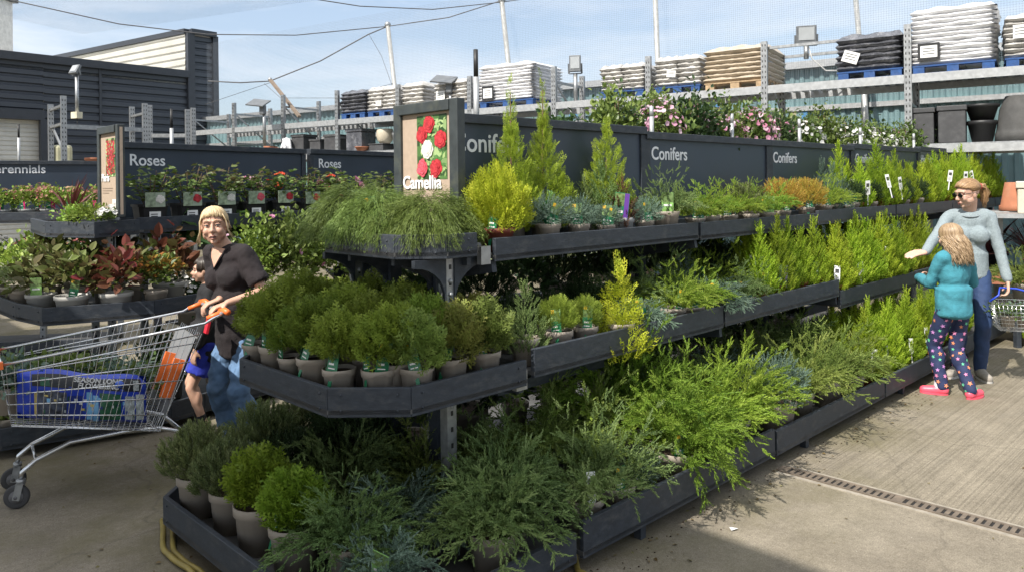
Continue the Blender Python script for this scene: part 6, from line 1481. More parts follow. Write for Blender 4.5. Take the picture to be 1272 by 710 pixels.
def face(root, C, A, s, brow, skin_, open_=0.):
    g = lambda l, f, z: C + A @ Vector((l, f, z)) * s
    m = MB()
    for k in (-1, 1):
        m.sphere(g(k * .031, .0805, .003), (.0115 * s, .009 * s, .0056 * s), 10, 0, A); m.sphere(g(k * .031 + .0015, .0868, .003), (.0056 * s, .0040 * s, .0052 * s), 8, 1, A)
        m.tube([g(k * .018, .0835, .0055), g(k * .026, .0865, .0115), g(k * .037, .0855, .0115), g(k * .048, .078, .006)], [.003 * s, .005 * s, .005 * s, .003 * s], 6, 3)
        m.tube([g(k * .018, .0875, .0045), g(k * .025, .0905, .0082), g(k * .036, .0895, .0082), g(k * .047, .081, .004)], [.0008 * s, .0014 * s, .0014 * s, .0009 * s], 5, 2)
    m.build('eyes', [EYEW, IRIS, LASH, skin_], root)
    m = MB()
    for k in (-1, 1): m.tube([g(k * .014, .0955, .0265), g(k * .030, .0935, .0325), g(k * .048, .080, .028)], [.0022 * s, .0030 * s, .0014 * s], 5)
    m.build('eyebrows', brow, root)
    m = MB(); m.tube([g(-.021, .088, -.0675), g(-.010, .0965, -.060), g(0, .0980, -.0615), g(.010, .0965, -.060), g(.021, .088, -.0675)], [.0015 * s, .0042 * s, .0036 * s, .0042 * s, .0015 * s], 6, 0)
    m.tube([g(-.019, .088, -.069 - open_), g(0, .0960, -.0725 - open_), g(.019, .088, -.069 - open_)], [.0016 * s, .0052 * s, .0016 * s], 6, 0)
    m.tube([g(-.020, .0905, -.0655 - open_ / 2), g(0, .0985, -.0665 - open_ / 2), g(.020, .0905, -.0655 - open_ / 2)], [.0012 * s, .0020 * s + open_ * .4, .0012 * s], 5, 1)
    m.build('lips', [LIP, LASH], root)
def hair_mat(name, c0, c1):
    m = bpy.data.materials.new(name); nt, N, K, b = nodes(m); at = N.new('ShaderNodeAttribute'); at.attribute_name = 'tint'; rp = N.new('ShaderNodeValToRGB')
    rp.color_ramp.elements[0].color = (*c0, 1); rp.color_ramp.elements[1].color = (*c1, 1); K.new(at.outputs['Fac'], rp.inputs[0]); K.new(rp.outputs[0], b.inputs['Base Color']); b.inputs['Roughness'].default_value = .42; return m
def hair(root, mat, C, A, s, strands, name='hair'):
    """strands: lists of head-space points with a radius and a shade"""
    vs = []; fs = []; ti = []; m = MB()
    for pts, r, t in strands:
        n0 = len(m.f); k = len(pts); m.tube([C + A @ Vector(p) * s for p in pts], [r * s * (1 - .75 * (i / (k - 1)) ** 3) for i in range(k)], 5); ti += [t] * (len(m.f) - n0)
    o = m.build(name, mat, root); a = o.data.attributes.new('tint', 'FLOAT', 'FACE'); a.data.foreach_set('value', ti); return o
HR = (.077, .099, .092); HC = (0, -.010, .026)
def scalp(az, el, k=1.):
    """az 0 = front, positive to the person's left; el from the crown (0) down"""
    return (HC[0] + HR[0] * k * math.sin(el) * math.sin(az), HC[1] + HR[1] * k * math.sin(el) * math.cos(az), HC[2] + HR[2] * k * math.cos(el))

def person(name, label, pos, f, H, spec):
    """a standing figure; spec gives hand and foot targets (world), head turn, clothes"""
    t = thing(name, label, 'person', (0, 0, 0)); s = H / 1.68; A = axes(f); O = Vector((*pos, 0)); g = lambda l, fw, z: O + A @ Vector((l, fw, z)) * s
    lean = spec.get('lean', (0, 0)); ln = lambda l, fw, z: g(l + lean[0] * max(0, z - .9) / .5, fw + lean[1] * max(0, z - .9) / .5, z)
    w = spec.get('build', 1.)
    hipz = .875; sh = .158 * spec.get('sh', 1.)
    feet = spec['feet']; skinm = spec['skin']; B = []; L_ = []
    for k, (fx, fy, fd) in zip((1, -1), feet):
        hp = g(k * .085, 0, hipz); an = Vector((fx, fy, .085 * s)); fd = Vector((*fd, 0)).normalized(); an2 = an - fd * .04 * s
        kn = ik(hp, an2, .43 * s, .41 * s, A @ Vector((0, 1, 0))); L_.append((hp, kn, an2, fd, Vector((fx, fy, 0))))
        B += [('c', hp, kn, .073 * s * w, .050 * s), ('c', kn, an2, .049 * s, .034 * s), ('e', kn.lerp(an2, .30) - fd * .012 * s, (.052 * s, .052 * s, .10 * s)), ('c', an2 + UP * -.03 * s, an2 + fd * .13 * s - UP * .055 * s, .038 * s, .028 * s)]
    tor = [('e', g(0, -.01, .90), (.155 * s * w, .115 * s * w, .13 * s), A), ('e', ln(0, 0, 1.05), (.130 * s * w, .098 * s * w, .15 * s), A), ('e', ln(0, -.005, 1.22), (.145 * s * w, .105 * s * w, .16 * s), A),
           ('c', ln(-sh * .75, -.015, 1.365), ln(sh * .75, -.015, 1.365), .058 * s, .058 * s), ('e', ln(0, -.01, 1.32), (.135 * s, .09 * s, .11 * s), A)]
    bust = spec.get('bust', 0)
    if bust: tor += [('e', ln(k * .065, .075, 1.21), (.068 * s * bust, .058 * s * bust, .068 * s * bust), A) for k in (-1, 1)]
    if spec.get('belly'): tor.append(('e', ln(0, .045, 1.03), (.13 * s * w, .10 * s * w, .16 * s), A))
    B += tor; arms = []
    for k, hd in zip((1, -1), spec['hands']):
        sp_ = ln(k * sh, -.015, 1.365); wr = Vector(hd['wrist']); el_ = ik(sp_, wr, .285 * s, .255 * s, A @ Vector(hd.get('pole', (k * .4, -1, -.3)))); arms.append((sp_, el_, wr))
        B += [('c', sp_, el_, .045 * s * w ** .5, .036 * s), ('c', el_, wr, .036 * s, .0235 * s)]
        hand(B, wr, hd['dir'], hd['back'], s * 1.0, hd.get('thumb', k), hd.get('curl', .5))
    HA = axes(f, *spec['head']); nk = ln(0, -.015, 1.385); C = ln(0, .035, 1.565) + Vector(spec.get('headoff', (0, 0, 0)))
    hs = s * spec.get('hs', 1.); B += [('c', nk, C + HA @ Vector((0, -.02, -.06)) * hs, .057 * s, .050 * s)] + head_prims(C, HA, hs)
    grow(B, spec.get('vox', .0075), 'body', skinm, t, 3)
    if spec.get('face', True): face(t, C, HA, hs, spec['brow'], skinm, open_=spec.get('open', 0))
    return t, dict(tor=tor, legs=L_, arms=arms, C=C, HA=HA, s=s, hs=hs, g=g, ln=ln, w=w, nk=nk, A=A, sh=sh)
def inflate(p, d): return (p[0], p[1], p[2], p[3] + d, p[4] + d) if p[0] in 'cf' else ('e', p[1], tuple(v + d for v in p[2]), *p[3:])
def shirt(t, q, mat, d, sleeve, hem, name='top', fold=.02, cuffs=.0, loose=0.):
    P = [inflate(p, d) for p in q['tor'][1:]]; s = q['s']
    P += [('e', q['g'](0, 0, z), ((.150 * q['w'] + loose) * s + d, (.116 * q['w'] + loose) * s + d, .058 * s), q['A']) for z in np.arange(hem, 1.06, .018)]
    for sp_, el, wr in q['arms']:
        if sleeve < 1: e = sp_.lerp(el, sleeve); P += [('c', sp_, sp_.lerp(e, .3), .052 * s + d, .050 * s + d), ('f', sp_.lerp(e, .2), e, .050 * s + d, .052 * s + d * 1.5)]
        else: P += [('c', sp_, el, .042 * s + d, .035 * s + d), ('c', el, el.lerp(wr, sleeve - 1), .035 * s + d, .027 * s + d + cuffs)]
    o = grow(P, .009, name, mat, t, 5, fold, .09); return o
def trousers(t, q, mat, d, name='trousers', fold=.02, to=1., top=True, flare=0.):
    P = []; s = q['s']
    if top: P += [('e', q['g'](0, -.01, .90), (.155 * s * q['w'] + d, .118 * s * q['w'] + d, .12 * s), q['A'])]
    for hp, kn, an, fd, ft in q['legs']:
        if to < .5: P += [('f', hp + UP * .02, hp.lerp(kn, to * 2), .078 * s * q['w'] + d, .066 * s + d + flare)]
        else: P += [('c', hp, kn, .076 * s * q['w'] + d, .054 * s + d)]
        if to > .5: P += [('c', kn, kn.lerp(an, min(1, (to - .5) * 2)), .053 * s + d, .040 * s + d + flare), ('e', kn.lerp(an, .3) - fd * .012 * s, (.053 * s + d, .053 * s + d, .10 * s))]
    return grow(P, .009, name, mat, t, 5, fold, .07)
def shoes(t, q, mat, sole, name='shoe', k=1., clog=False, socks=None):
    s = q['s']
    for hp, kn, an, fd, ft in q['legs']:
        sd_ = Vector((-fd.y, fd.x, 0)); b = Vector((ft.x, ft.y, 0)); P = [('c', b - fd * .055 * s + UP * .045 * s, b + fd * .02 * s + UP * .045 * s, .040 * s * k, .042 * s * k), ('c', b + fd * .02 * s + UP * .038 * s, b + fd * .125 * s + UP * .034 * s, .043 * s * k, .036 * s * k)]
        if not clog: P.append(('c', b - fd * .05 * s + UP * .05 * s, an + UP * .0, .042 * s * k, .044 * s * k))
        o = grow(P, .007, name, mat, t, 4); m = MB(); pts = []
        for i in range(20):
            a = 2 * math.pi * i / 20; x = math.cos(a) * .128 * s; pts.append(tuple((b + fd * (.035 * s + x) + sd_ * math.sin(a) * (.048 * s * k) * (1 + .12 * math.cos(a))).xy))
        m.prism(pts, .001, .018 * s); m.build('sole', sole, o)
        if socks: grow([('c', b + UP * .05 * s, an.lerp(kn, .28), .042 * s, .044 * s)], .007, 'sock', socks, t, 3)

TEE = pm('charcoal_tee', (.015, .0105, .012), .9, var=.25, scale=7, bump=.5, bscale=160); JEANS = pm('blue_denim', (.10, .18, .31), .85, var=.35, scale=9, dirt=(.16, .25, .38), dscale=6); NAVYJ = pm('navy_trousers', (.02, .045, .12), .8, var=.2, scale=8)
BLK = pm('black_cloth', (.012, .012, .014), .85, var=.2); SHORT = pm('royal_blue_shorts', (.02, .035, .36), .8, var=.15); GREYS = pm('pale_grey_marl', (.25, .30, .32), .92, var=.16, scale=90, bump=.5, bscale=160); TEAL = pm('teal_sweatshirt', (.045, .22, .28), .92, var=.14, scale=20, bump=.5, bscale=150)
SOLE = pm('shoe_sole', (.45, .43, .40), .7); SHOEB = pm('black_shoe', (.015, .015, .017), .6); TRAIN = pm('taupe_trainer', (.30, .27, .23), .7, var=.3, scale=20); CLOG = pm('pink_clog', (.72, .09, .14), .4, var=.06); SOCKW = pm('pale_sock', (.55, .55, .57), .9); SOCKB = pm('black_sock', (.012, .012, .013), .9)
BLOND = hair_mat('blonde_hair', (.34, .22, .10), (.76, .62, .38)); LBRN = hair_mat('light_brown_hair', (.17, .11, .06), (.42, .30, .18)); DBL = hair_mat('dark_blonde_hair', (.20, .115, .055), (.46, .29, .15)); DKH = hair_mat('dark_hair', (.02, .014, .01), (.05, .035, .025))
# trolley frame of reference: handle from H0 to H1, basket runs along ta
H0 = Vector((-1.73, 4.50, 0)); tl = Vector((-.58, .815, 0)).normalized(); ta = Vector((-.815, -.58, 0)).normalized()
def T(a, l, z): return H0 + ta * a * 1.06 + tl * l + UP * z

# woman pushing the trolley
f1 = (-.50, -.87); wp = (-1.75, 4.95)
hL, hR = T(-.015, .13, .965), T(-.015, .31, .965)
toH = lambda h, k: dict(wrist=h - ta * .075 + UP * .045, dir=ta * .85 - UP * .25, back=UP * 1. + ta * .2, curl=.75, pole=(k * .6, -.7, -.6))
wt, q = person('person', 'blonde woman in dark V-neck T-shirt and jeans holding the trolley handle', wp, f1, 1.575, dict(
    feet=((wp[0] + .10, wp[1] - .09, f1), (wp[0] - .10, wp[1] + .04, (-.6, -.8))), hands=(toH(hL, 1), toH(hR, -1)), skin=SKIN1, lean=(-.085, .06), head=(R(42), R(-3), R(-4)), headoff=(.0, -.02, -.005), brow=pm('brow_brown', (.20, .12, .06), .8), bust=1.08, belly=1, build=1.08, sh=1.04, hs=1.10, vox=.006, open=.005))
o = shirt(wt, q, TEE, .014, .78, .70, fold=.028, loose=.02)
trousers(wt, q, JEANS, .016, fold=.035, flare=.022); shoes(wt, q, SHOEB, SOLE)
m = MB(); s_ = q['s']; nv_ = lambda l, z: q['ln'](l, .0, z) + q['A'] @ Vector((0, .0, 0))
vn = [q['ln'](l, fo_, z) for l, fo_, z in ((-.075, .055, 1.405), (-.045, .098, 1.345), (0, .128, 1.275), (.045, .098, 1.345), (.075, .055, 1.405))]
m.add([v for v in vn] + [q['ln'](0, .075, 1.42)], [(0, 1, 5), (1, 2, 5), (2, 3, 5), (3, 4, 5)], 0, True); m.build('neckline', SKIN1, wt)
m = MB(); m.tube(vn, .006, 6); m.build('collar', TEE, wt)
hg = random.Random(8); st_ = []
for i in range(900):
    az = hg.uniform(-math.pi, math.pi); a0 = hg.uniform(0, .25); sh_ = hg.random()
    front = abs(az) < .95; el = (1.12 + .10 * abs(az) + hg.uniform(-.24, .10)) if front else 1.18 + .62 * math.sin(az / 2) ** 2 + hg.uniform(-.1, .12); pts = []
    for k in range(8):
        u_ = k / 7; e = a0 + (el - a0) * u_; pts.append(scalp(az * (.35 + .65 * min(1, u_ * 1.6)), e, 1.02 + .05 * math.sin(u_ * 3.0) + hg.uniform(-.015, .015)))
    if front: l = pts[-1]; pts[-1] = (l[0] * 1.0, l[1] + .004, l[2] - .004)
    elif hg.random() < .12:
        l = pts[-1]; dn = hg.uniform(.01, .05); pts += [(l[0] * 1.06, l[1] - .012, l[2] - dn * .6), (l[0] * (1.02 + .2 * hg.random()), l[1] - .02, l[2] - dn * 1.2)]
    st_.append((pts, hg.uniform(.0022, .0052), sh_))
for i in range(20):      # loose wisps at the side of the face
    k = hg.choice((-1, -1, 1)); x = .072 * k; st_.append(([(x * .8, .05, .07), (x * 1.06, .045, .03), (x * 1.12, .02 + hg.uniform(-.02, .02), -.03), (x * (1.25 + .35 * hg.random()), -.01 + hg.uniform(-.03, .02), -.075 - .05 * hg.random())], hg.uniform(.0022, .0045), hg.uniform(.4, 1)))
hair(wt, BLOND, q['C'], q['HA'], q['hs'], st_)

# child hidden behind her
cp = (-2.13, 5.36); fc = (-.93, -.36)
ct, q = person('person', 'child in black top and royal blue shorts half hidden behind the blonde woman', cp, fc, 1.22, dict(
    feet=((cp[0] - .02, cp[1] - .09, (-.85, -.5)), (cp[0] - .11, cp[1] + .07, (-.95, -.2))), hands=(dict(wrist=(cp[0] - .02, cp[1] - .18, .62), dir=(-.2, 0, -1), back=(-.3, -1, 0), curl=.4), dict(wrist=(cp[0] - .16, cp[1] + .14, .64), dir=(-.2, 0, -1), back=(-.3, 1, 0), curl=.4)),
    skin=SKIN1, head=(0, 0, 0), brow=LASH, vox=.008))
shirt(ct, q, BLK, .016, 1.8, .74, fold=.02, loose=.03); trousers(ct, q, SHORT, .024, 'shorts', .02, to=.34, flare=.016); shoes(ct, q, SHOEB, SHOEB, k=1.15, socks=SOCKB)
st_ = []
for i in range(200):
    az = hg.uniform(-math.pi, math.pi); el = (1.15 if abs(az) < .8 else 1.9) + hg.uniform(-.1, .1); st_.append(([scalp(az, .1 + (el - .1) * k / 6, 1.04) for k in range(7)], hg.uniform(.006, .01), hg.random()))
hair(ct, DKH, q['C'], q['HA'], q['hs'], st_)

# woman in grey with basket
gp = (3.93, 6.62); fg = (-.40, -.917); rh = Vector((3.29, 6.34, 1.10)); lh = Vector((4.13, 6.42, .80))
gt, q = person('person', 'woman in pale grey jumper and sunglasses reaching towards the lime cypresses', gp, fg, 1.70, dict(
    feet=((gp[0] + .06, gp[1] - .06, (-.2, -.98)), (gp[0] - .10, gp[1] + .06, (-.75, -.65))), hands=(dict(wrist=lh + UP * .05, dir=(-.05, -.1, -1), back=(.85, -.4, 0), curl=.75, pole=(.5, -1, 0)), dict(wrist=rh + Vector((.13, .04, .0)), dir=(-1, -.25, -.05), back=(-.05, -.5, .85), curl=.3, thumb=-1, pole=(-.2, -.8, -1))),
    skin=SKIN2, head=(R(-58), R(12), R(3)), headoff=(-.03, -.02, 0), brow=pm('brow_blond', (.25, .16, .09), .8), bust=.98, sh=.95, vox=.0065, build=.90, lean=(0, .02)))
shirt(gt, q, GREYS, .010, 1.93, .87, fold=.013, loose=.0); trousers(gt, q, NAVYJ, .010, fold=.014); shoes(gt, q, TRAIN, SOLE, k=1.05)
m = MB(); cpts = [q['ln'](.082 * math.sin(a), .004 + .088 * math.cos(a), 1.392 - .026 * math.cos(a)) for a in np.linspace(-math.pi, math.pi, 22)[:-1]]; m.tube(cpts, .006, 6, closed=True); m.build('collar', pm('grey_rib', (.24, .28, .30), .9), gt)
SUNG = pm('sunglass_lens', (.008, .008, .009), .08); C, HA, hs = q['C'], q['HA'], q['hs']; gg = lambda l, fo_, z: C + HA @ Vector((l, fo_, z)) * hs
m = MB()
for k in (-1, 1):
    m.sphere(gg(k * .033, .097, .002), (.027 * hs, .006 * hs, .021 * hs), 14, 0, HA); m.tube([gg(k * .058, .090, .010), gg(k * .076, .05, .012), gg(k * .079, -.005, .008), gg(k * .078, -.03, -.008)], .0028, 6)
m.tube([gg(-.010, .103, .008), gg(.010, .103, .008)], .003, 6); m.build('sunglasses', SUNG, gt)
st_ = []
for i in range(330):     # pulled back from the hairline to a low ponytail
    az = hg.uniform(-1.9, 1.9); e0 = 1.02 + .28 * min(1, abs(az) / 1.4) + hg.uniform(-.06, .06); a0 = scalp(az, e0, 1.02); kn_ = (hg.uniform(-.012, .012), -.118, .03 + hg.uniform(-.015, .015)); pts = []
    for k in range(8):
        u_ = k / 7; v = Vector(a0).lerp(Vector(kn_), u_) - Vector(HC); n_ = math.sqrt((v.x / HR[0]) ** 2 + (v.y / HR[1]) ** 2 + (v.z / HR[2]) ** 2)
        v = v / max(n_, .3) * (1.04 + .02 * math.sin(u_ * 3)) if u_ < .97 else v; pts.append(tuple(v + Vector(HC)))
    st_.append((pts, hg.uniform(.005, .008), hg.random()))
for i in range(120):
    az = hg.uniform(-3.1, 3.1); st_.append(([scalp(az, .05 + (1.6 if abs(az) > 1.3 else 1.0) * k / 6, 1.01) for k in range(7)], .009, hg.random() * .6))
for i in range(90): y0 = hg.uniform(-.02, .02); st_.append(([(y0, -.115, .035), (y0 * 1.6, -.150, .03 + hg.uniform(-.02, .02)), (y0 * 2 + hg.uniform(-.01, .01), -.160 + hg.uniform(-.015, .015), -.03), (y0 * 1.5, -.145 + hg.uniform(-.02, .02), -.10), (y0, -.135, -.13 + hg.uniform(-.03, .02))], hg.uniform(.003, .006), hg.random()))
hair(gt, DBL, C, HA, hs, st_)
m = MB(); m.tube([gg(.024 * math.cos(a), -.122, .033 + .024 * math.sin(a)) for a in np.linspace(0, 6.28, 13)[:-1]], .006, 6, closed=True); m.build('hair_tie', pm('red_hair_tie', (.5, .06, .05), .7), gt)

# girl seen from behind
kp = (3.47, 6.06); fk = (-.22, .975)
kt, q = person('person', 'long-haired girl in teal sweatshirt and star-patterned leggings, seen from behind', kp, fk, 1.335, dict(
    feet=((3.37, 6.12, (-.85, .5)), (3.57, 5.99, (.75, .45))), hands=(dict(wrist=(3.33, 6.30, .90), dir=(.5, .6, .3), back=(-.4, .4, .6), curl=.5, pole=(.5, -.8, -.7)), dict(wrist=(3.56, 6.30, .93), dir=(-.5, .6, .3), back=(.4, .4, .6), curl=.5, pole=(-.5, -.8, -.7))),
    skin=SKIN2, head=(R(8), R(8), 0), brow=LASH, vox=.008, sh=1.0, hs=1.12))
shirt(kt, q, TEAL, .016, 1.95, .82, fold=.024, loose=.014, cuffs=.004)
LEGG = pm('navy_leggings', (.018, .028, .085), .8, var=.15); lg = trousers(kt, q, LEGG, .013, 'leggings', .012)
STARC = [pm(n, c, .7) for n, c in (('star_pink', (.70, .25, .45)), ('star_orange', (.72, .26, .13)), ('star_green', (.14, .55, .33)), ('star_violet', (.52, .24, .56)))]
sr_ = random.Random(6); me = lg.data; cand = [p for p in me.polygons if p.center.z < .66]; taken = []; m = MB()
for p in sr_.sample(cand, min(len(cand), 2600)):
    if any((p.center - c).length < .045 for c in taken): continue
    taken.append(p.center.copy()); n_ = p.normal.copy(); x = UP.cross(n_).normalized(); y = n_.cross(x); r_ = sr_.uniform(.014, .022); a0 = sr_.uniform(0, 6.28); c = p.center + n_ * .0035
    m.add([c] + [c + (x * math.cos(a0 + k * math.pi / 5) + y * math.sin(a0 + k * math.pi / 5)) * r_ * (1 if k % 2 == 0 else .42) for k in range(10)], [(0, k + 1, (k + 1) % 10 + 1) for k in range(10)], sr_.randrange(4))
o = m.build('star_print', STARC); import bmesh
bm = bmesh.new(); bm.from_mesh(lg.data); n0 = len(bm.faces); bm.from_mesh(o.data); bm.faces.ensure_lookup_table()
for f in bm.faces[n0:]: f.material_index += 1
bm.to_mesh(lg.data); bm.free(); [lg.data.materials.append(x) for x in STARC]; bpy.data.objects.remove(o)
shoes(kt, q, CLOG, CLOG, 'clog', k=1.12, clog=True, socks=SOCKW)
st_ = []
for i in range(950):
    az = hg.uniform(-math.pi, math.pi); back = abs(az) > .9; el = (1.75 + hg.uniform(-.1, .15)) if back else 1.45; a0 = hg.uniform(0, .2)
    pts = [scalp(az, a0 + (el - a0) * k / 6, 1.05 + .03 * math.sin(k / 6 * 3) + hg.uniform(-.01, .01)) for k in range(7)]
    if abs(az) > 1.1:
        l = Vector(pts[-1]); ln_ = hg.uniform(.16, .265) * (1 if abs(az) > 1.8 else .75); ph = hg.uniform(0, 6.28); am = hg.uniform(.006, .016)
        for k in range(1, 9):
            u_ = k / 8; pts.append((l.x * (1 + .55 * u_ * (1 - .5 * u_)) + am * math.sin(ph + u_ * 9) * (.4 + u_), l.y - .035 * math.sin(u_ * 2.4) - .02 * u_ + am * math.cos(ph + u_ * 9), l.z - ln_ * u_))
    st_.append((pts, hg.uniform(.003, .0065), hg.random()))
hair(kt, LBRN, q['C'], q['HA'], q['hs'], st_)

# wire hand basket hanging from the woman's hand
bk = thing('shopping_basket', 'wire hand basket with blue handle and small plants held by the woman', 'basket')
bc = Vector((4.20, 6.32, .47)); bx = Vector((.93, -.36, 0)).normalized(); by = Vector((-bx.y, bx.x, 0))
def Bk(x, y, z): k = 1 + .22 * z / .2; return bc + bx * x * k + by * y * k + UP * z
m = MB(); bw, bh_ = .20, .135
for z in np.linspace(0, .215, 8): m.tube([Bk(-bw, -bh_, z), Bk(bw, -bh_, z), Bk(bw, bh_, z), Bk(-bw, bh_, z)], .0035 if z > .2 else .0018, 5, closed=True)
for x in np.linspace(-bw, bw, 17): m.tube([Bk(x, -bh_, .215), Bk(x, -bh_, 0), Bk(x, bh_, 0), Bk(x, bh_, .215)], .0016, 4)
for y in np.linspace(-bh_, bh_, 11)[1:-1]: m.tube([Bk(-bw, y, .215), Bk(-bw, y, 0), Bk(bw, y, 0), Bk(bw, y, .215)], .0016, 4)
m.build('wire_cage', CHROME, bk)
m = MB(); hp_ = lh + Vector((.0, -.02, -.005)); m.tube([Bk(-bw, 0, .215), Bk(-bw * .7, 0, .27), hp_ - bx * .07 + UP * -.0, hp_ + bx * .05 - UP * .005, hp_ + bx * .22 - UP * .05, Bk(bw, 0, .215)], .008, 8); m.build('handle', pm('blue_handle_plastic', (.015, .05, .42), .4), bk)
m = MB(); m.sphere(Bk(.06, -bh_ * 1.02, .17), (.035, .02, .03), 10); m.build('clip', pm('orange_plastic', (.78, .16, .03), .4, var=.06), bk)
for i, x in enumerate((-.12, .0, .12)):
    r = grc.put(bc + bx * x + UP * .012, i * 1.3, f'leafy plant in the hand basket, {ORD[i + 1]} from left', .85, 'plants in the hand basket')
    if i: add_tag(r, 'photo' if i == 1 else 'green', .05, .13, -1.4, rnd, 1.1)

# ------------------------------------------------------------ shopping trolley and what it carries
ORP = pm('orange_plastic', (.78, .16, .03), .4, var=.06); TGREY = pm('trolley_grey_plastic', (.16, .165, .17), .6, var=.1)
tr_ = thing('shopping_trolley', 'wire shopping trolley with orange handle grips pushed by the blonde woman', 'trolley')
wd2 = .55; rimz = lambda a: .93 - .115 * a; botz = lambda a: .335 + .17 * (a - .28) / .7
m = MB()
for l in (0., wd2):
    e = .04 if l == 0 else -.04; m.tube([T(-.02, l, .965), T(.03, l, .945), T(.07, l, rimz(.07)), T(1.0, l + e, rimz(1.0))], .008, 8); m.tube([T(.10, l, rimz(.07) - .06), T(1.0, l + e, rimz(1.) - .05)], .0045, 6)
m.tube([T(1.0, .04, rimz(1.)), T(1.0, wd2 - .04, rimz(1.))], .008, 8)
for k in range(5):
    v = (k + 1) / 6; z_ = lambda a: rimz(a) * (1 - v) + botz(a) * v; a0 = .07 + .23 * v; a1 = 1.0 - .04 * v
    for l, e in ((0.01, .04), (wd2 - .01, -.04)): m.tube([T(a0, l, z_(a0)), T(a1, l + e, z_(a1))], .0036, 6)
    m.tube([T(a1, .05, z_(a1)), T(a1, wd2 - .05, z_(a1))], .003, 6)
for l, e in ((0.02, .04), (wd2 - .02, -.04)): m.tube([T(.30, l, botz(.30)), T(.96, l + e, botz(.96))], .006, 6)
n = 26
for i in range(n + 1):
    a = .10 + .88 * i / n; ab = .30 + .66 * i / n
    for l, e in ((0.004, .04), (wd2 - .004, -.04)): m.tube([T(a, l + e * a, rimz(a)), T(ab, l + e * ab, botz(ab))], .0017, 4, cap=False)
    m.tube([T(ab, .02, botz(ab)), T(ab, wd2 - .02, botz(ab))], .0017, 4, cap=False)
for i in range(13): l = .03 + (wd2 - .06) * i / 12; m.tube([T(.30, l, botz(.3)), T(.96, l, botz(.96))], .0022, 4, cap=False); m.tube([T(1.0, l, rimz(1.)), T(.96, l, botz(.96))], .0017, 4, cap=False); m.tube([T(.08, l, .86), T(.30, l, .345)], .002, 4, cap=False)
for v in (.2, .4, .6, .8): a = .08 + .22 * v; z = .86 - .515 * v; m.tube([T(a, .02, z), T(a, wd2 - .02, z)], .0026, 5)
m.build('wire_basket', CHROME, tr_)
m = MB(); m.tube([T(-.02, 0, .965), T(-.03, wd2 * .1, .967), T(-.03, wd2 * .9, .967), T(-.02, wd2, .965)], .012, 10); m.build('handle_bar', TGREY, tr_)
for l0, l1 in ((-.02, .10), (.43, wd2 + .02)):
    m = MB(); m.tube([T(-.05, l0, .975), T(-.045, (l0 + l1) / 2, .978), T(-.035, l1, .97)], [.017, .021, .016], 10); m.tube([T(-.05, (l0 + l1) / 2, .975), T(.05, (l0 + l1) / 2, .945)], [.018, .012], 10); m.build('grip', ORP, tr_)
m = MB(); m.bar(T(.0, .20, .92), T(.02, .20, .83), .06, .014); m.build('coin_lock', pm('red_coin_lock', (.6, .02, .04), .4), tr_)
m = MB(); m.add([T(.10, .04, .84), T(.26, .04, .42), T(.26, wd2 - .04, .42), T(.10, wd2 - .04, .84)], [(0, 1, 2, 3)]); m.add([T(.11, .04, .84), T(.27, .04, .42), T(.27, wd2 - .04, .42), T(.11, wd2 - .04, .84)], [(3, 2, 1, 0)]); m.build('seat_flap', TGREY, tr_)
for l in (.08, .30): m = MB(); m.bar(T(.185, l, .72), T(.262, l, .51), .065, .022, up=tl); m.build('seat_panel', ORP, tr_)
for l, e in ((0, .04), (wd2, -.04)): m = MB(); m.bar(T(.99, l + e, rimz(1.)), T(1.06, l + e, rimz(1.05)), .032, .036); m.build('corner_bumper', ORP, tr_)
fr = []
for l, lw in ((.06, .24), (.46, .56)):
    m = MB(); m.tube([T(.915, lw, .155), T(.91, lw, .19), T(.849, lw - .01, .245), T(.698, lw - .03, .315), T(.45, l + .10, .335), T(.28, l + .08, .325), T(.20, l + .05, .30), T(.08, l + .02, .165), T(.05, l + .02, .13)], .0125, 10); m.build('frame_tube', CHROME, tr_)
m = MB(); m.tube([T(.849, .23, .245), T(.849, .55, .245)], .008, 8); m.build('frame_tube', CHROME, tr_)
m = MB(); m.tube([T(.30, .1, .325), T(.30, .52, .325)], .01, 8); m.build('frame_tube', CHROME, tr_)
RUB = pm('grey_rubber', (.05, .05, .052), .8, var=.2); HUBM = pm('castor_hub', (.12, .12, .125), .6)
for a, l, yw in ((.915, .24, .35), (.915, .56, .1), (.05, .08, .2), (.05, .48, .2)):
    c = T(a, l, 0); dxy = (ta * math.cos(yw) + tl * math.sin(yw)); ax = Vector((-dxy.y, dxy.x, 0)); cc = c + dxy * .02
    m = MB(); m.tube([c + UP * .155, c + UP * .135], .022, 12)
    for k in (-1, 1): m.bar(c + ax * k * .022 + UP * .135, cc + ax * k * .022 + UP * .05, .035, .004, up=ax)
    m.bar(c - ax * .024 + UP * .134, c + ax * .024 + UP * .134, .04, .006); cst = m.build('castor_fork', GALV, tr_)
    m = MB(); rot = Matrix((dxy, UP, ax)).transposed(); pr = [(.034, -.013), (.056, -.015), (.0625, -.009), (.064, 0), (.0625, .009), (.056, .015), (.034, .013)]; nn_ = 28
    vs = [cc + UP * .0645 + rot @ Vector((r_ * math.cos(2 * math.pi * k / nn_), r_ * math.sin(2 * math.pi * k / nn_), z)) for r_, z in pr for k in range(nn_)]
    m.add(vs, [(i * nn_ + k, i * nn_ + (k + 1) % nn_, (i + 1) * nn_ + (k + 1) % nn_, (i + 1) * nn_ + k) for i in range(len(pr) - 1) for k in range(nn_)], 0, True); w_ = m.build('wheel', RUB, tr_)
    m = MB(); m.tube([cc + UP * .0645 - ax * .017, cc + UP * .0645 + ax * .017], .035, 16); m.tube([cc + UP * .0645 - ax * .025, cc + UP * .0645 + ax * .025], .010, 10); m.build('hub', HUBM, w_)
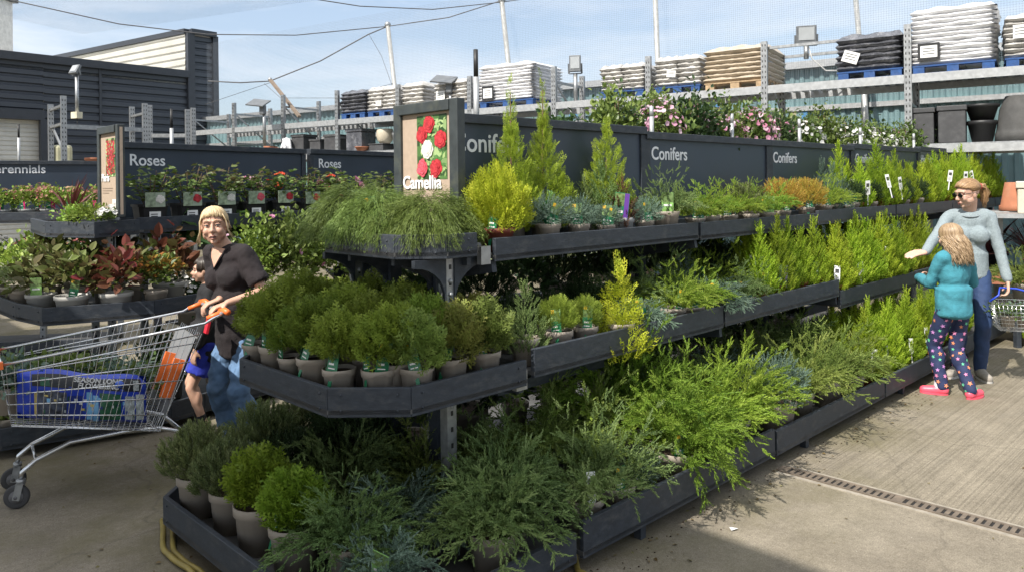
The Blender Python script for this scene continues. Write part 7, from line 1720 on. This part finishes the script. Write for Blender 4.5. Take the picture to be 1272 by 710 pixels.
# compost bag in the trolley
bgm = pm('blue_bag_plastic', (.012, .045, .42), .32, var=.25, scale=8, bump=.4, bscale=12); bg_ = thing('compost_bag', 'blue printed bag reading SEASON LONG FLOWERING lying in the trolley', 'bag')
a0, a1 = .34, .93; zb0, zb1 = botz(a0) + .012, botz(a1) + .012; m = MB(); vs = []; fs = []; na, nz_ = 14, 9
def bagp(u, v, side):
    f_ = max(0, 1 - abs(2 * u - 1) ** 6) ** .4 * max(0, 1 - abs(2 * v - 1) ** 5) ** .4; a = a0 + (a1 - a0) * u; z = zb0 + (zb1 - zb0) * u + .265 * v
    return T(a, .17 - side * (.095 * f_ + .008 * math.sin(u * 17 + v * 5) * f_), z + .008 * math.sin(u * 11) * (v > .9))
for side in (1, -1):
    for i in range(na):
        for j in range(nz_): vs.append(bagp(i / (na - 1), j / (nz_ - 1), side))
for i in range(na - 1):
    for j in range(nz_ - 1):
        a, b, c, d = i * nz_ + j, (i + 1) * nz_ + j, (i + 1) * nz_ + j + 1, i * nz_ + j + 1; o2 = na * nz_; fs += [(a, b, c, d), (o2 + a, o2 + d, o2 + c, o2 + b)]
m.add(vs, fs, 0, True); m.build('sack', bgm, bg_)
def patch(u0, u1, v0, v1, mi, m, k=0.):
    n1, n2 = 8, 4; P = [bagp(u0 + (u1 - u0) * i / n1, v0 + (v1 - v0) * j / n2, 1) - tl * (.0025 + k) for i in range(n1 + 1) for j in range(n2 + 1)]
    m.add(P, [(i * (n2 + 1) + j, (i + 1) * (n2 + 1) + j, (i + 1) * (n2 + 1) + j + 1, i * (n2 + 1) + j + 1) for i in range(n1) for j in range(n2)], mi, True)
m = MB(); patch(.06, .90, .72, .95, 0, m)
for u0, u1, v0, v1, mi in ((.04, .11, .12, .66, 1), (.12, .20, .12, .62, 1), (.23, .40, .10, .66, 2), (.41, .45, .06, .60, 3), (.455, .50, .10, .66, 3), (.53, .64, .12, .58, 5), (.65, .86, .10, .64, 4), (.865, .885, .12, .60, 6), (.75, .84, .74, .9, 2), (.08, .13, .74, .92, 1)): patch(u0, u1, v0, v1, mi, m, .0015)
for i in range(34):
    rg_ = random.Random(i); u0 = rg_.uniform(.12, .84); v0 = rg_.uniform(.14, .55); patch(u0, u0 + rg_.uniform(.008, .03), v0, v0 + rg_.uniform(.03, .08), rg_.choice((1, 2, 3, 5, 6, 7)), m, .003 + i * .00006)
m.build('bag_print', [pm('bag_black', (.012, .013, .016), .4), pm('bag_silver', (.34, .38, .38), .4, var=.5, scale=50), pm('bag_green', (.02, .10, .05), .4, var=.5, scale=40), pm('bag_sky', (.16, .38, .62), .4), pm('bag_dark_photo', (.05, .06, .09), .4, var=.8, scale=50), pm('bag_deep_blue', (.012, .03, .20), .4), pm('bag_gold', (.5, .38, .12), .4), pm('bag_white', (.6, .62, .64), .4)], bg_)
ux = (bagp(.3, .8, 1) - bagp(.6, .8, 1)).normalized(); upv = (UP - ux * UP.dot(ux)).normalized()
text('SEASON LONG', .036, WHITE, frame4(bagp(.60, .865, 1) - tl * .0075, ux, upv), bg_, bold=.025); text('FLOWERING', .036, WHITE, frame4(bagp(.57, .755, 1) - tl * .0075, ux, upv), bg_, bold=.025)
m = MB(); m.sphere(bagp(.245, .86, 1) - tl * .006, (.024, .024, .02), 12); m.build('emblem', pm('bag_badge_blue', (.03, .10, .5), .4), bg_)
for i, (a, l) in enumerate(((.42, .36), (.58, .40), (.74, .37), (.90, .40), (.50, .47), (.68, .48), (.84, .48), (.97, .28))):
    grc.put(T(a, l, botz(a) + .012), i * 1.1, f'grey-green bedding plant in the trolley, {ORD[i + 1]} from the handle', 1.25, 'plants in the trolley')
for p in PROTOS: p.cleanup()
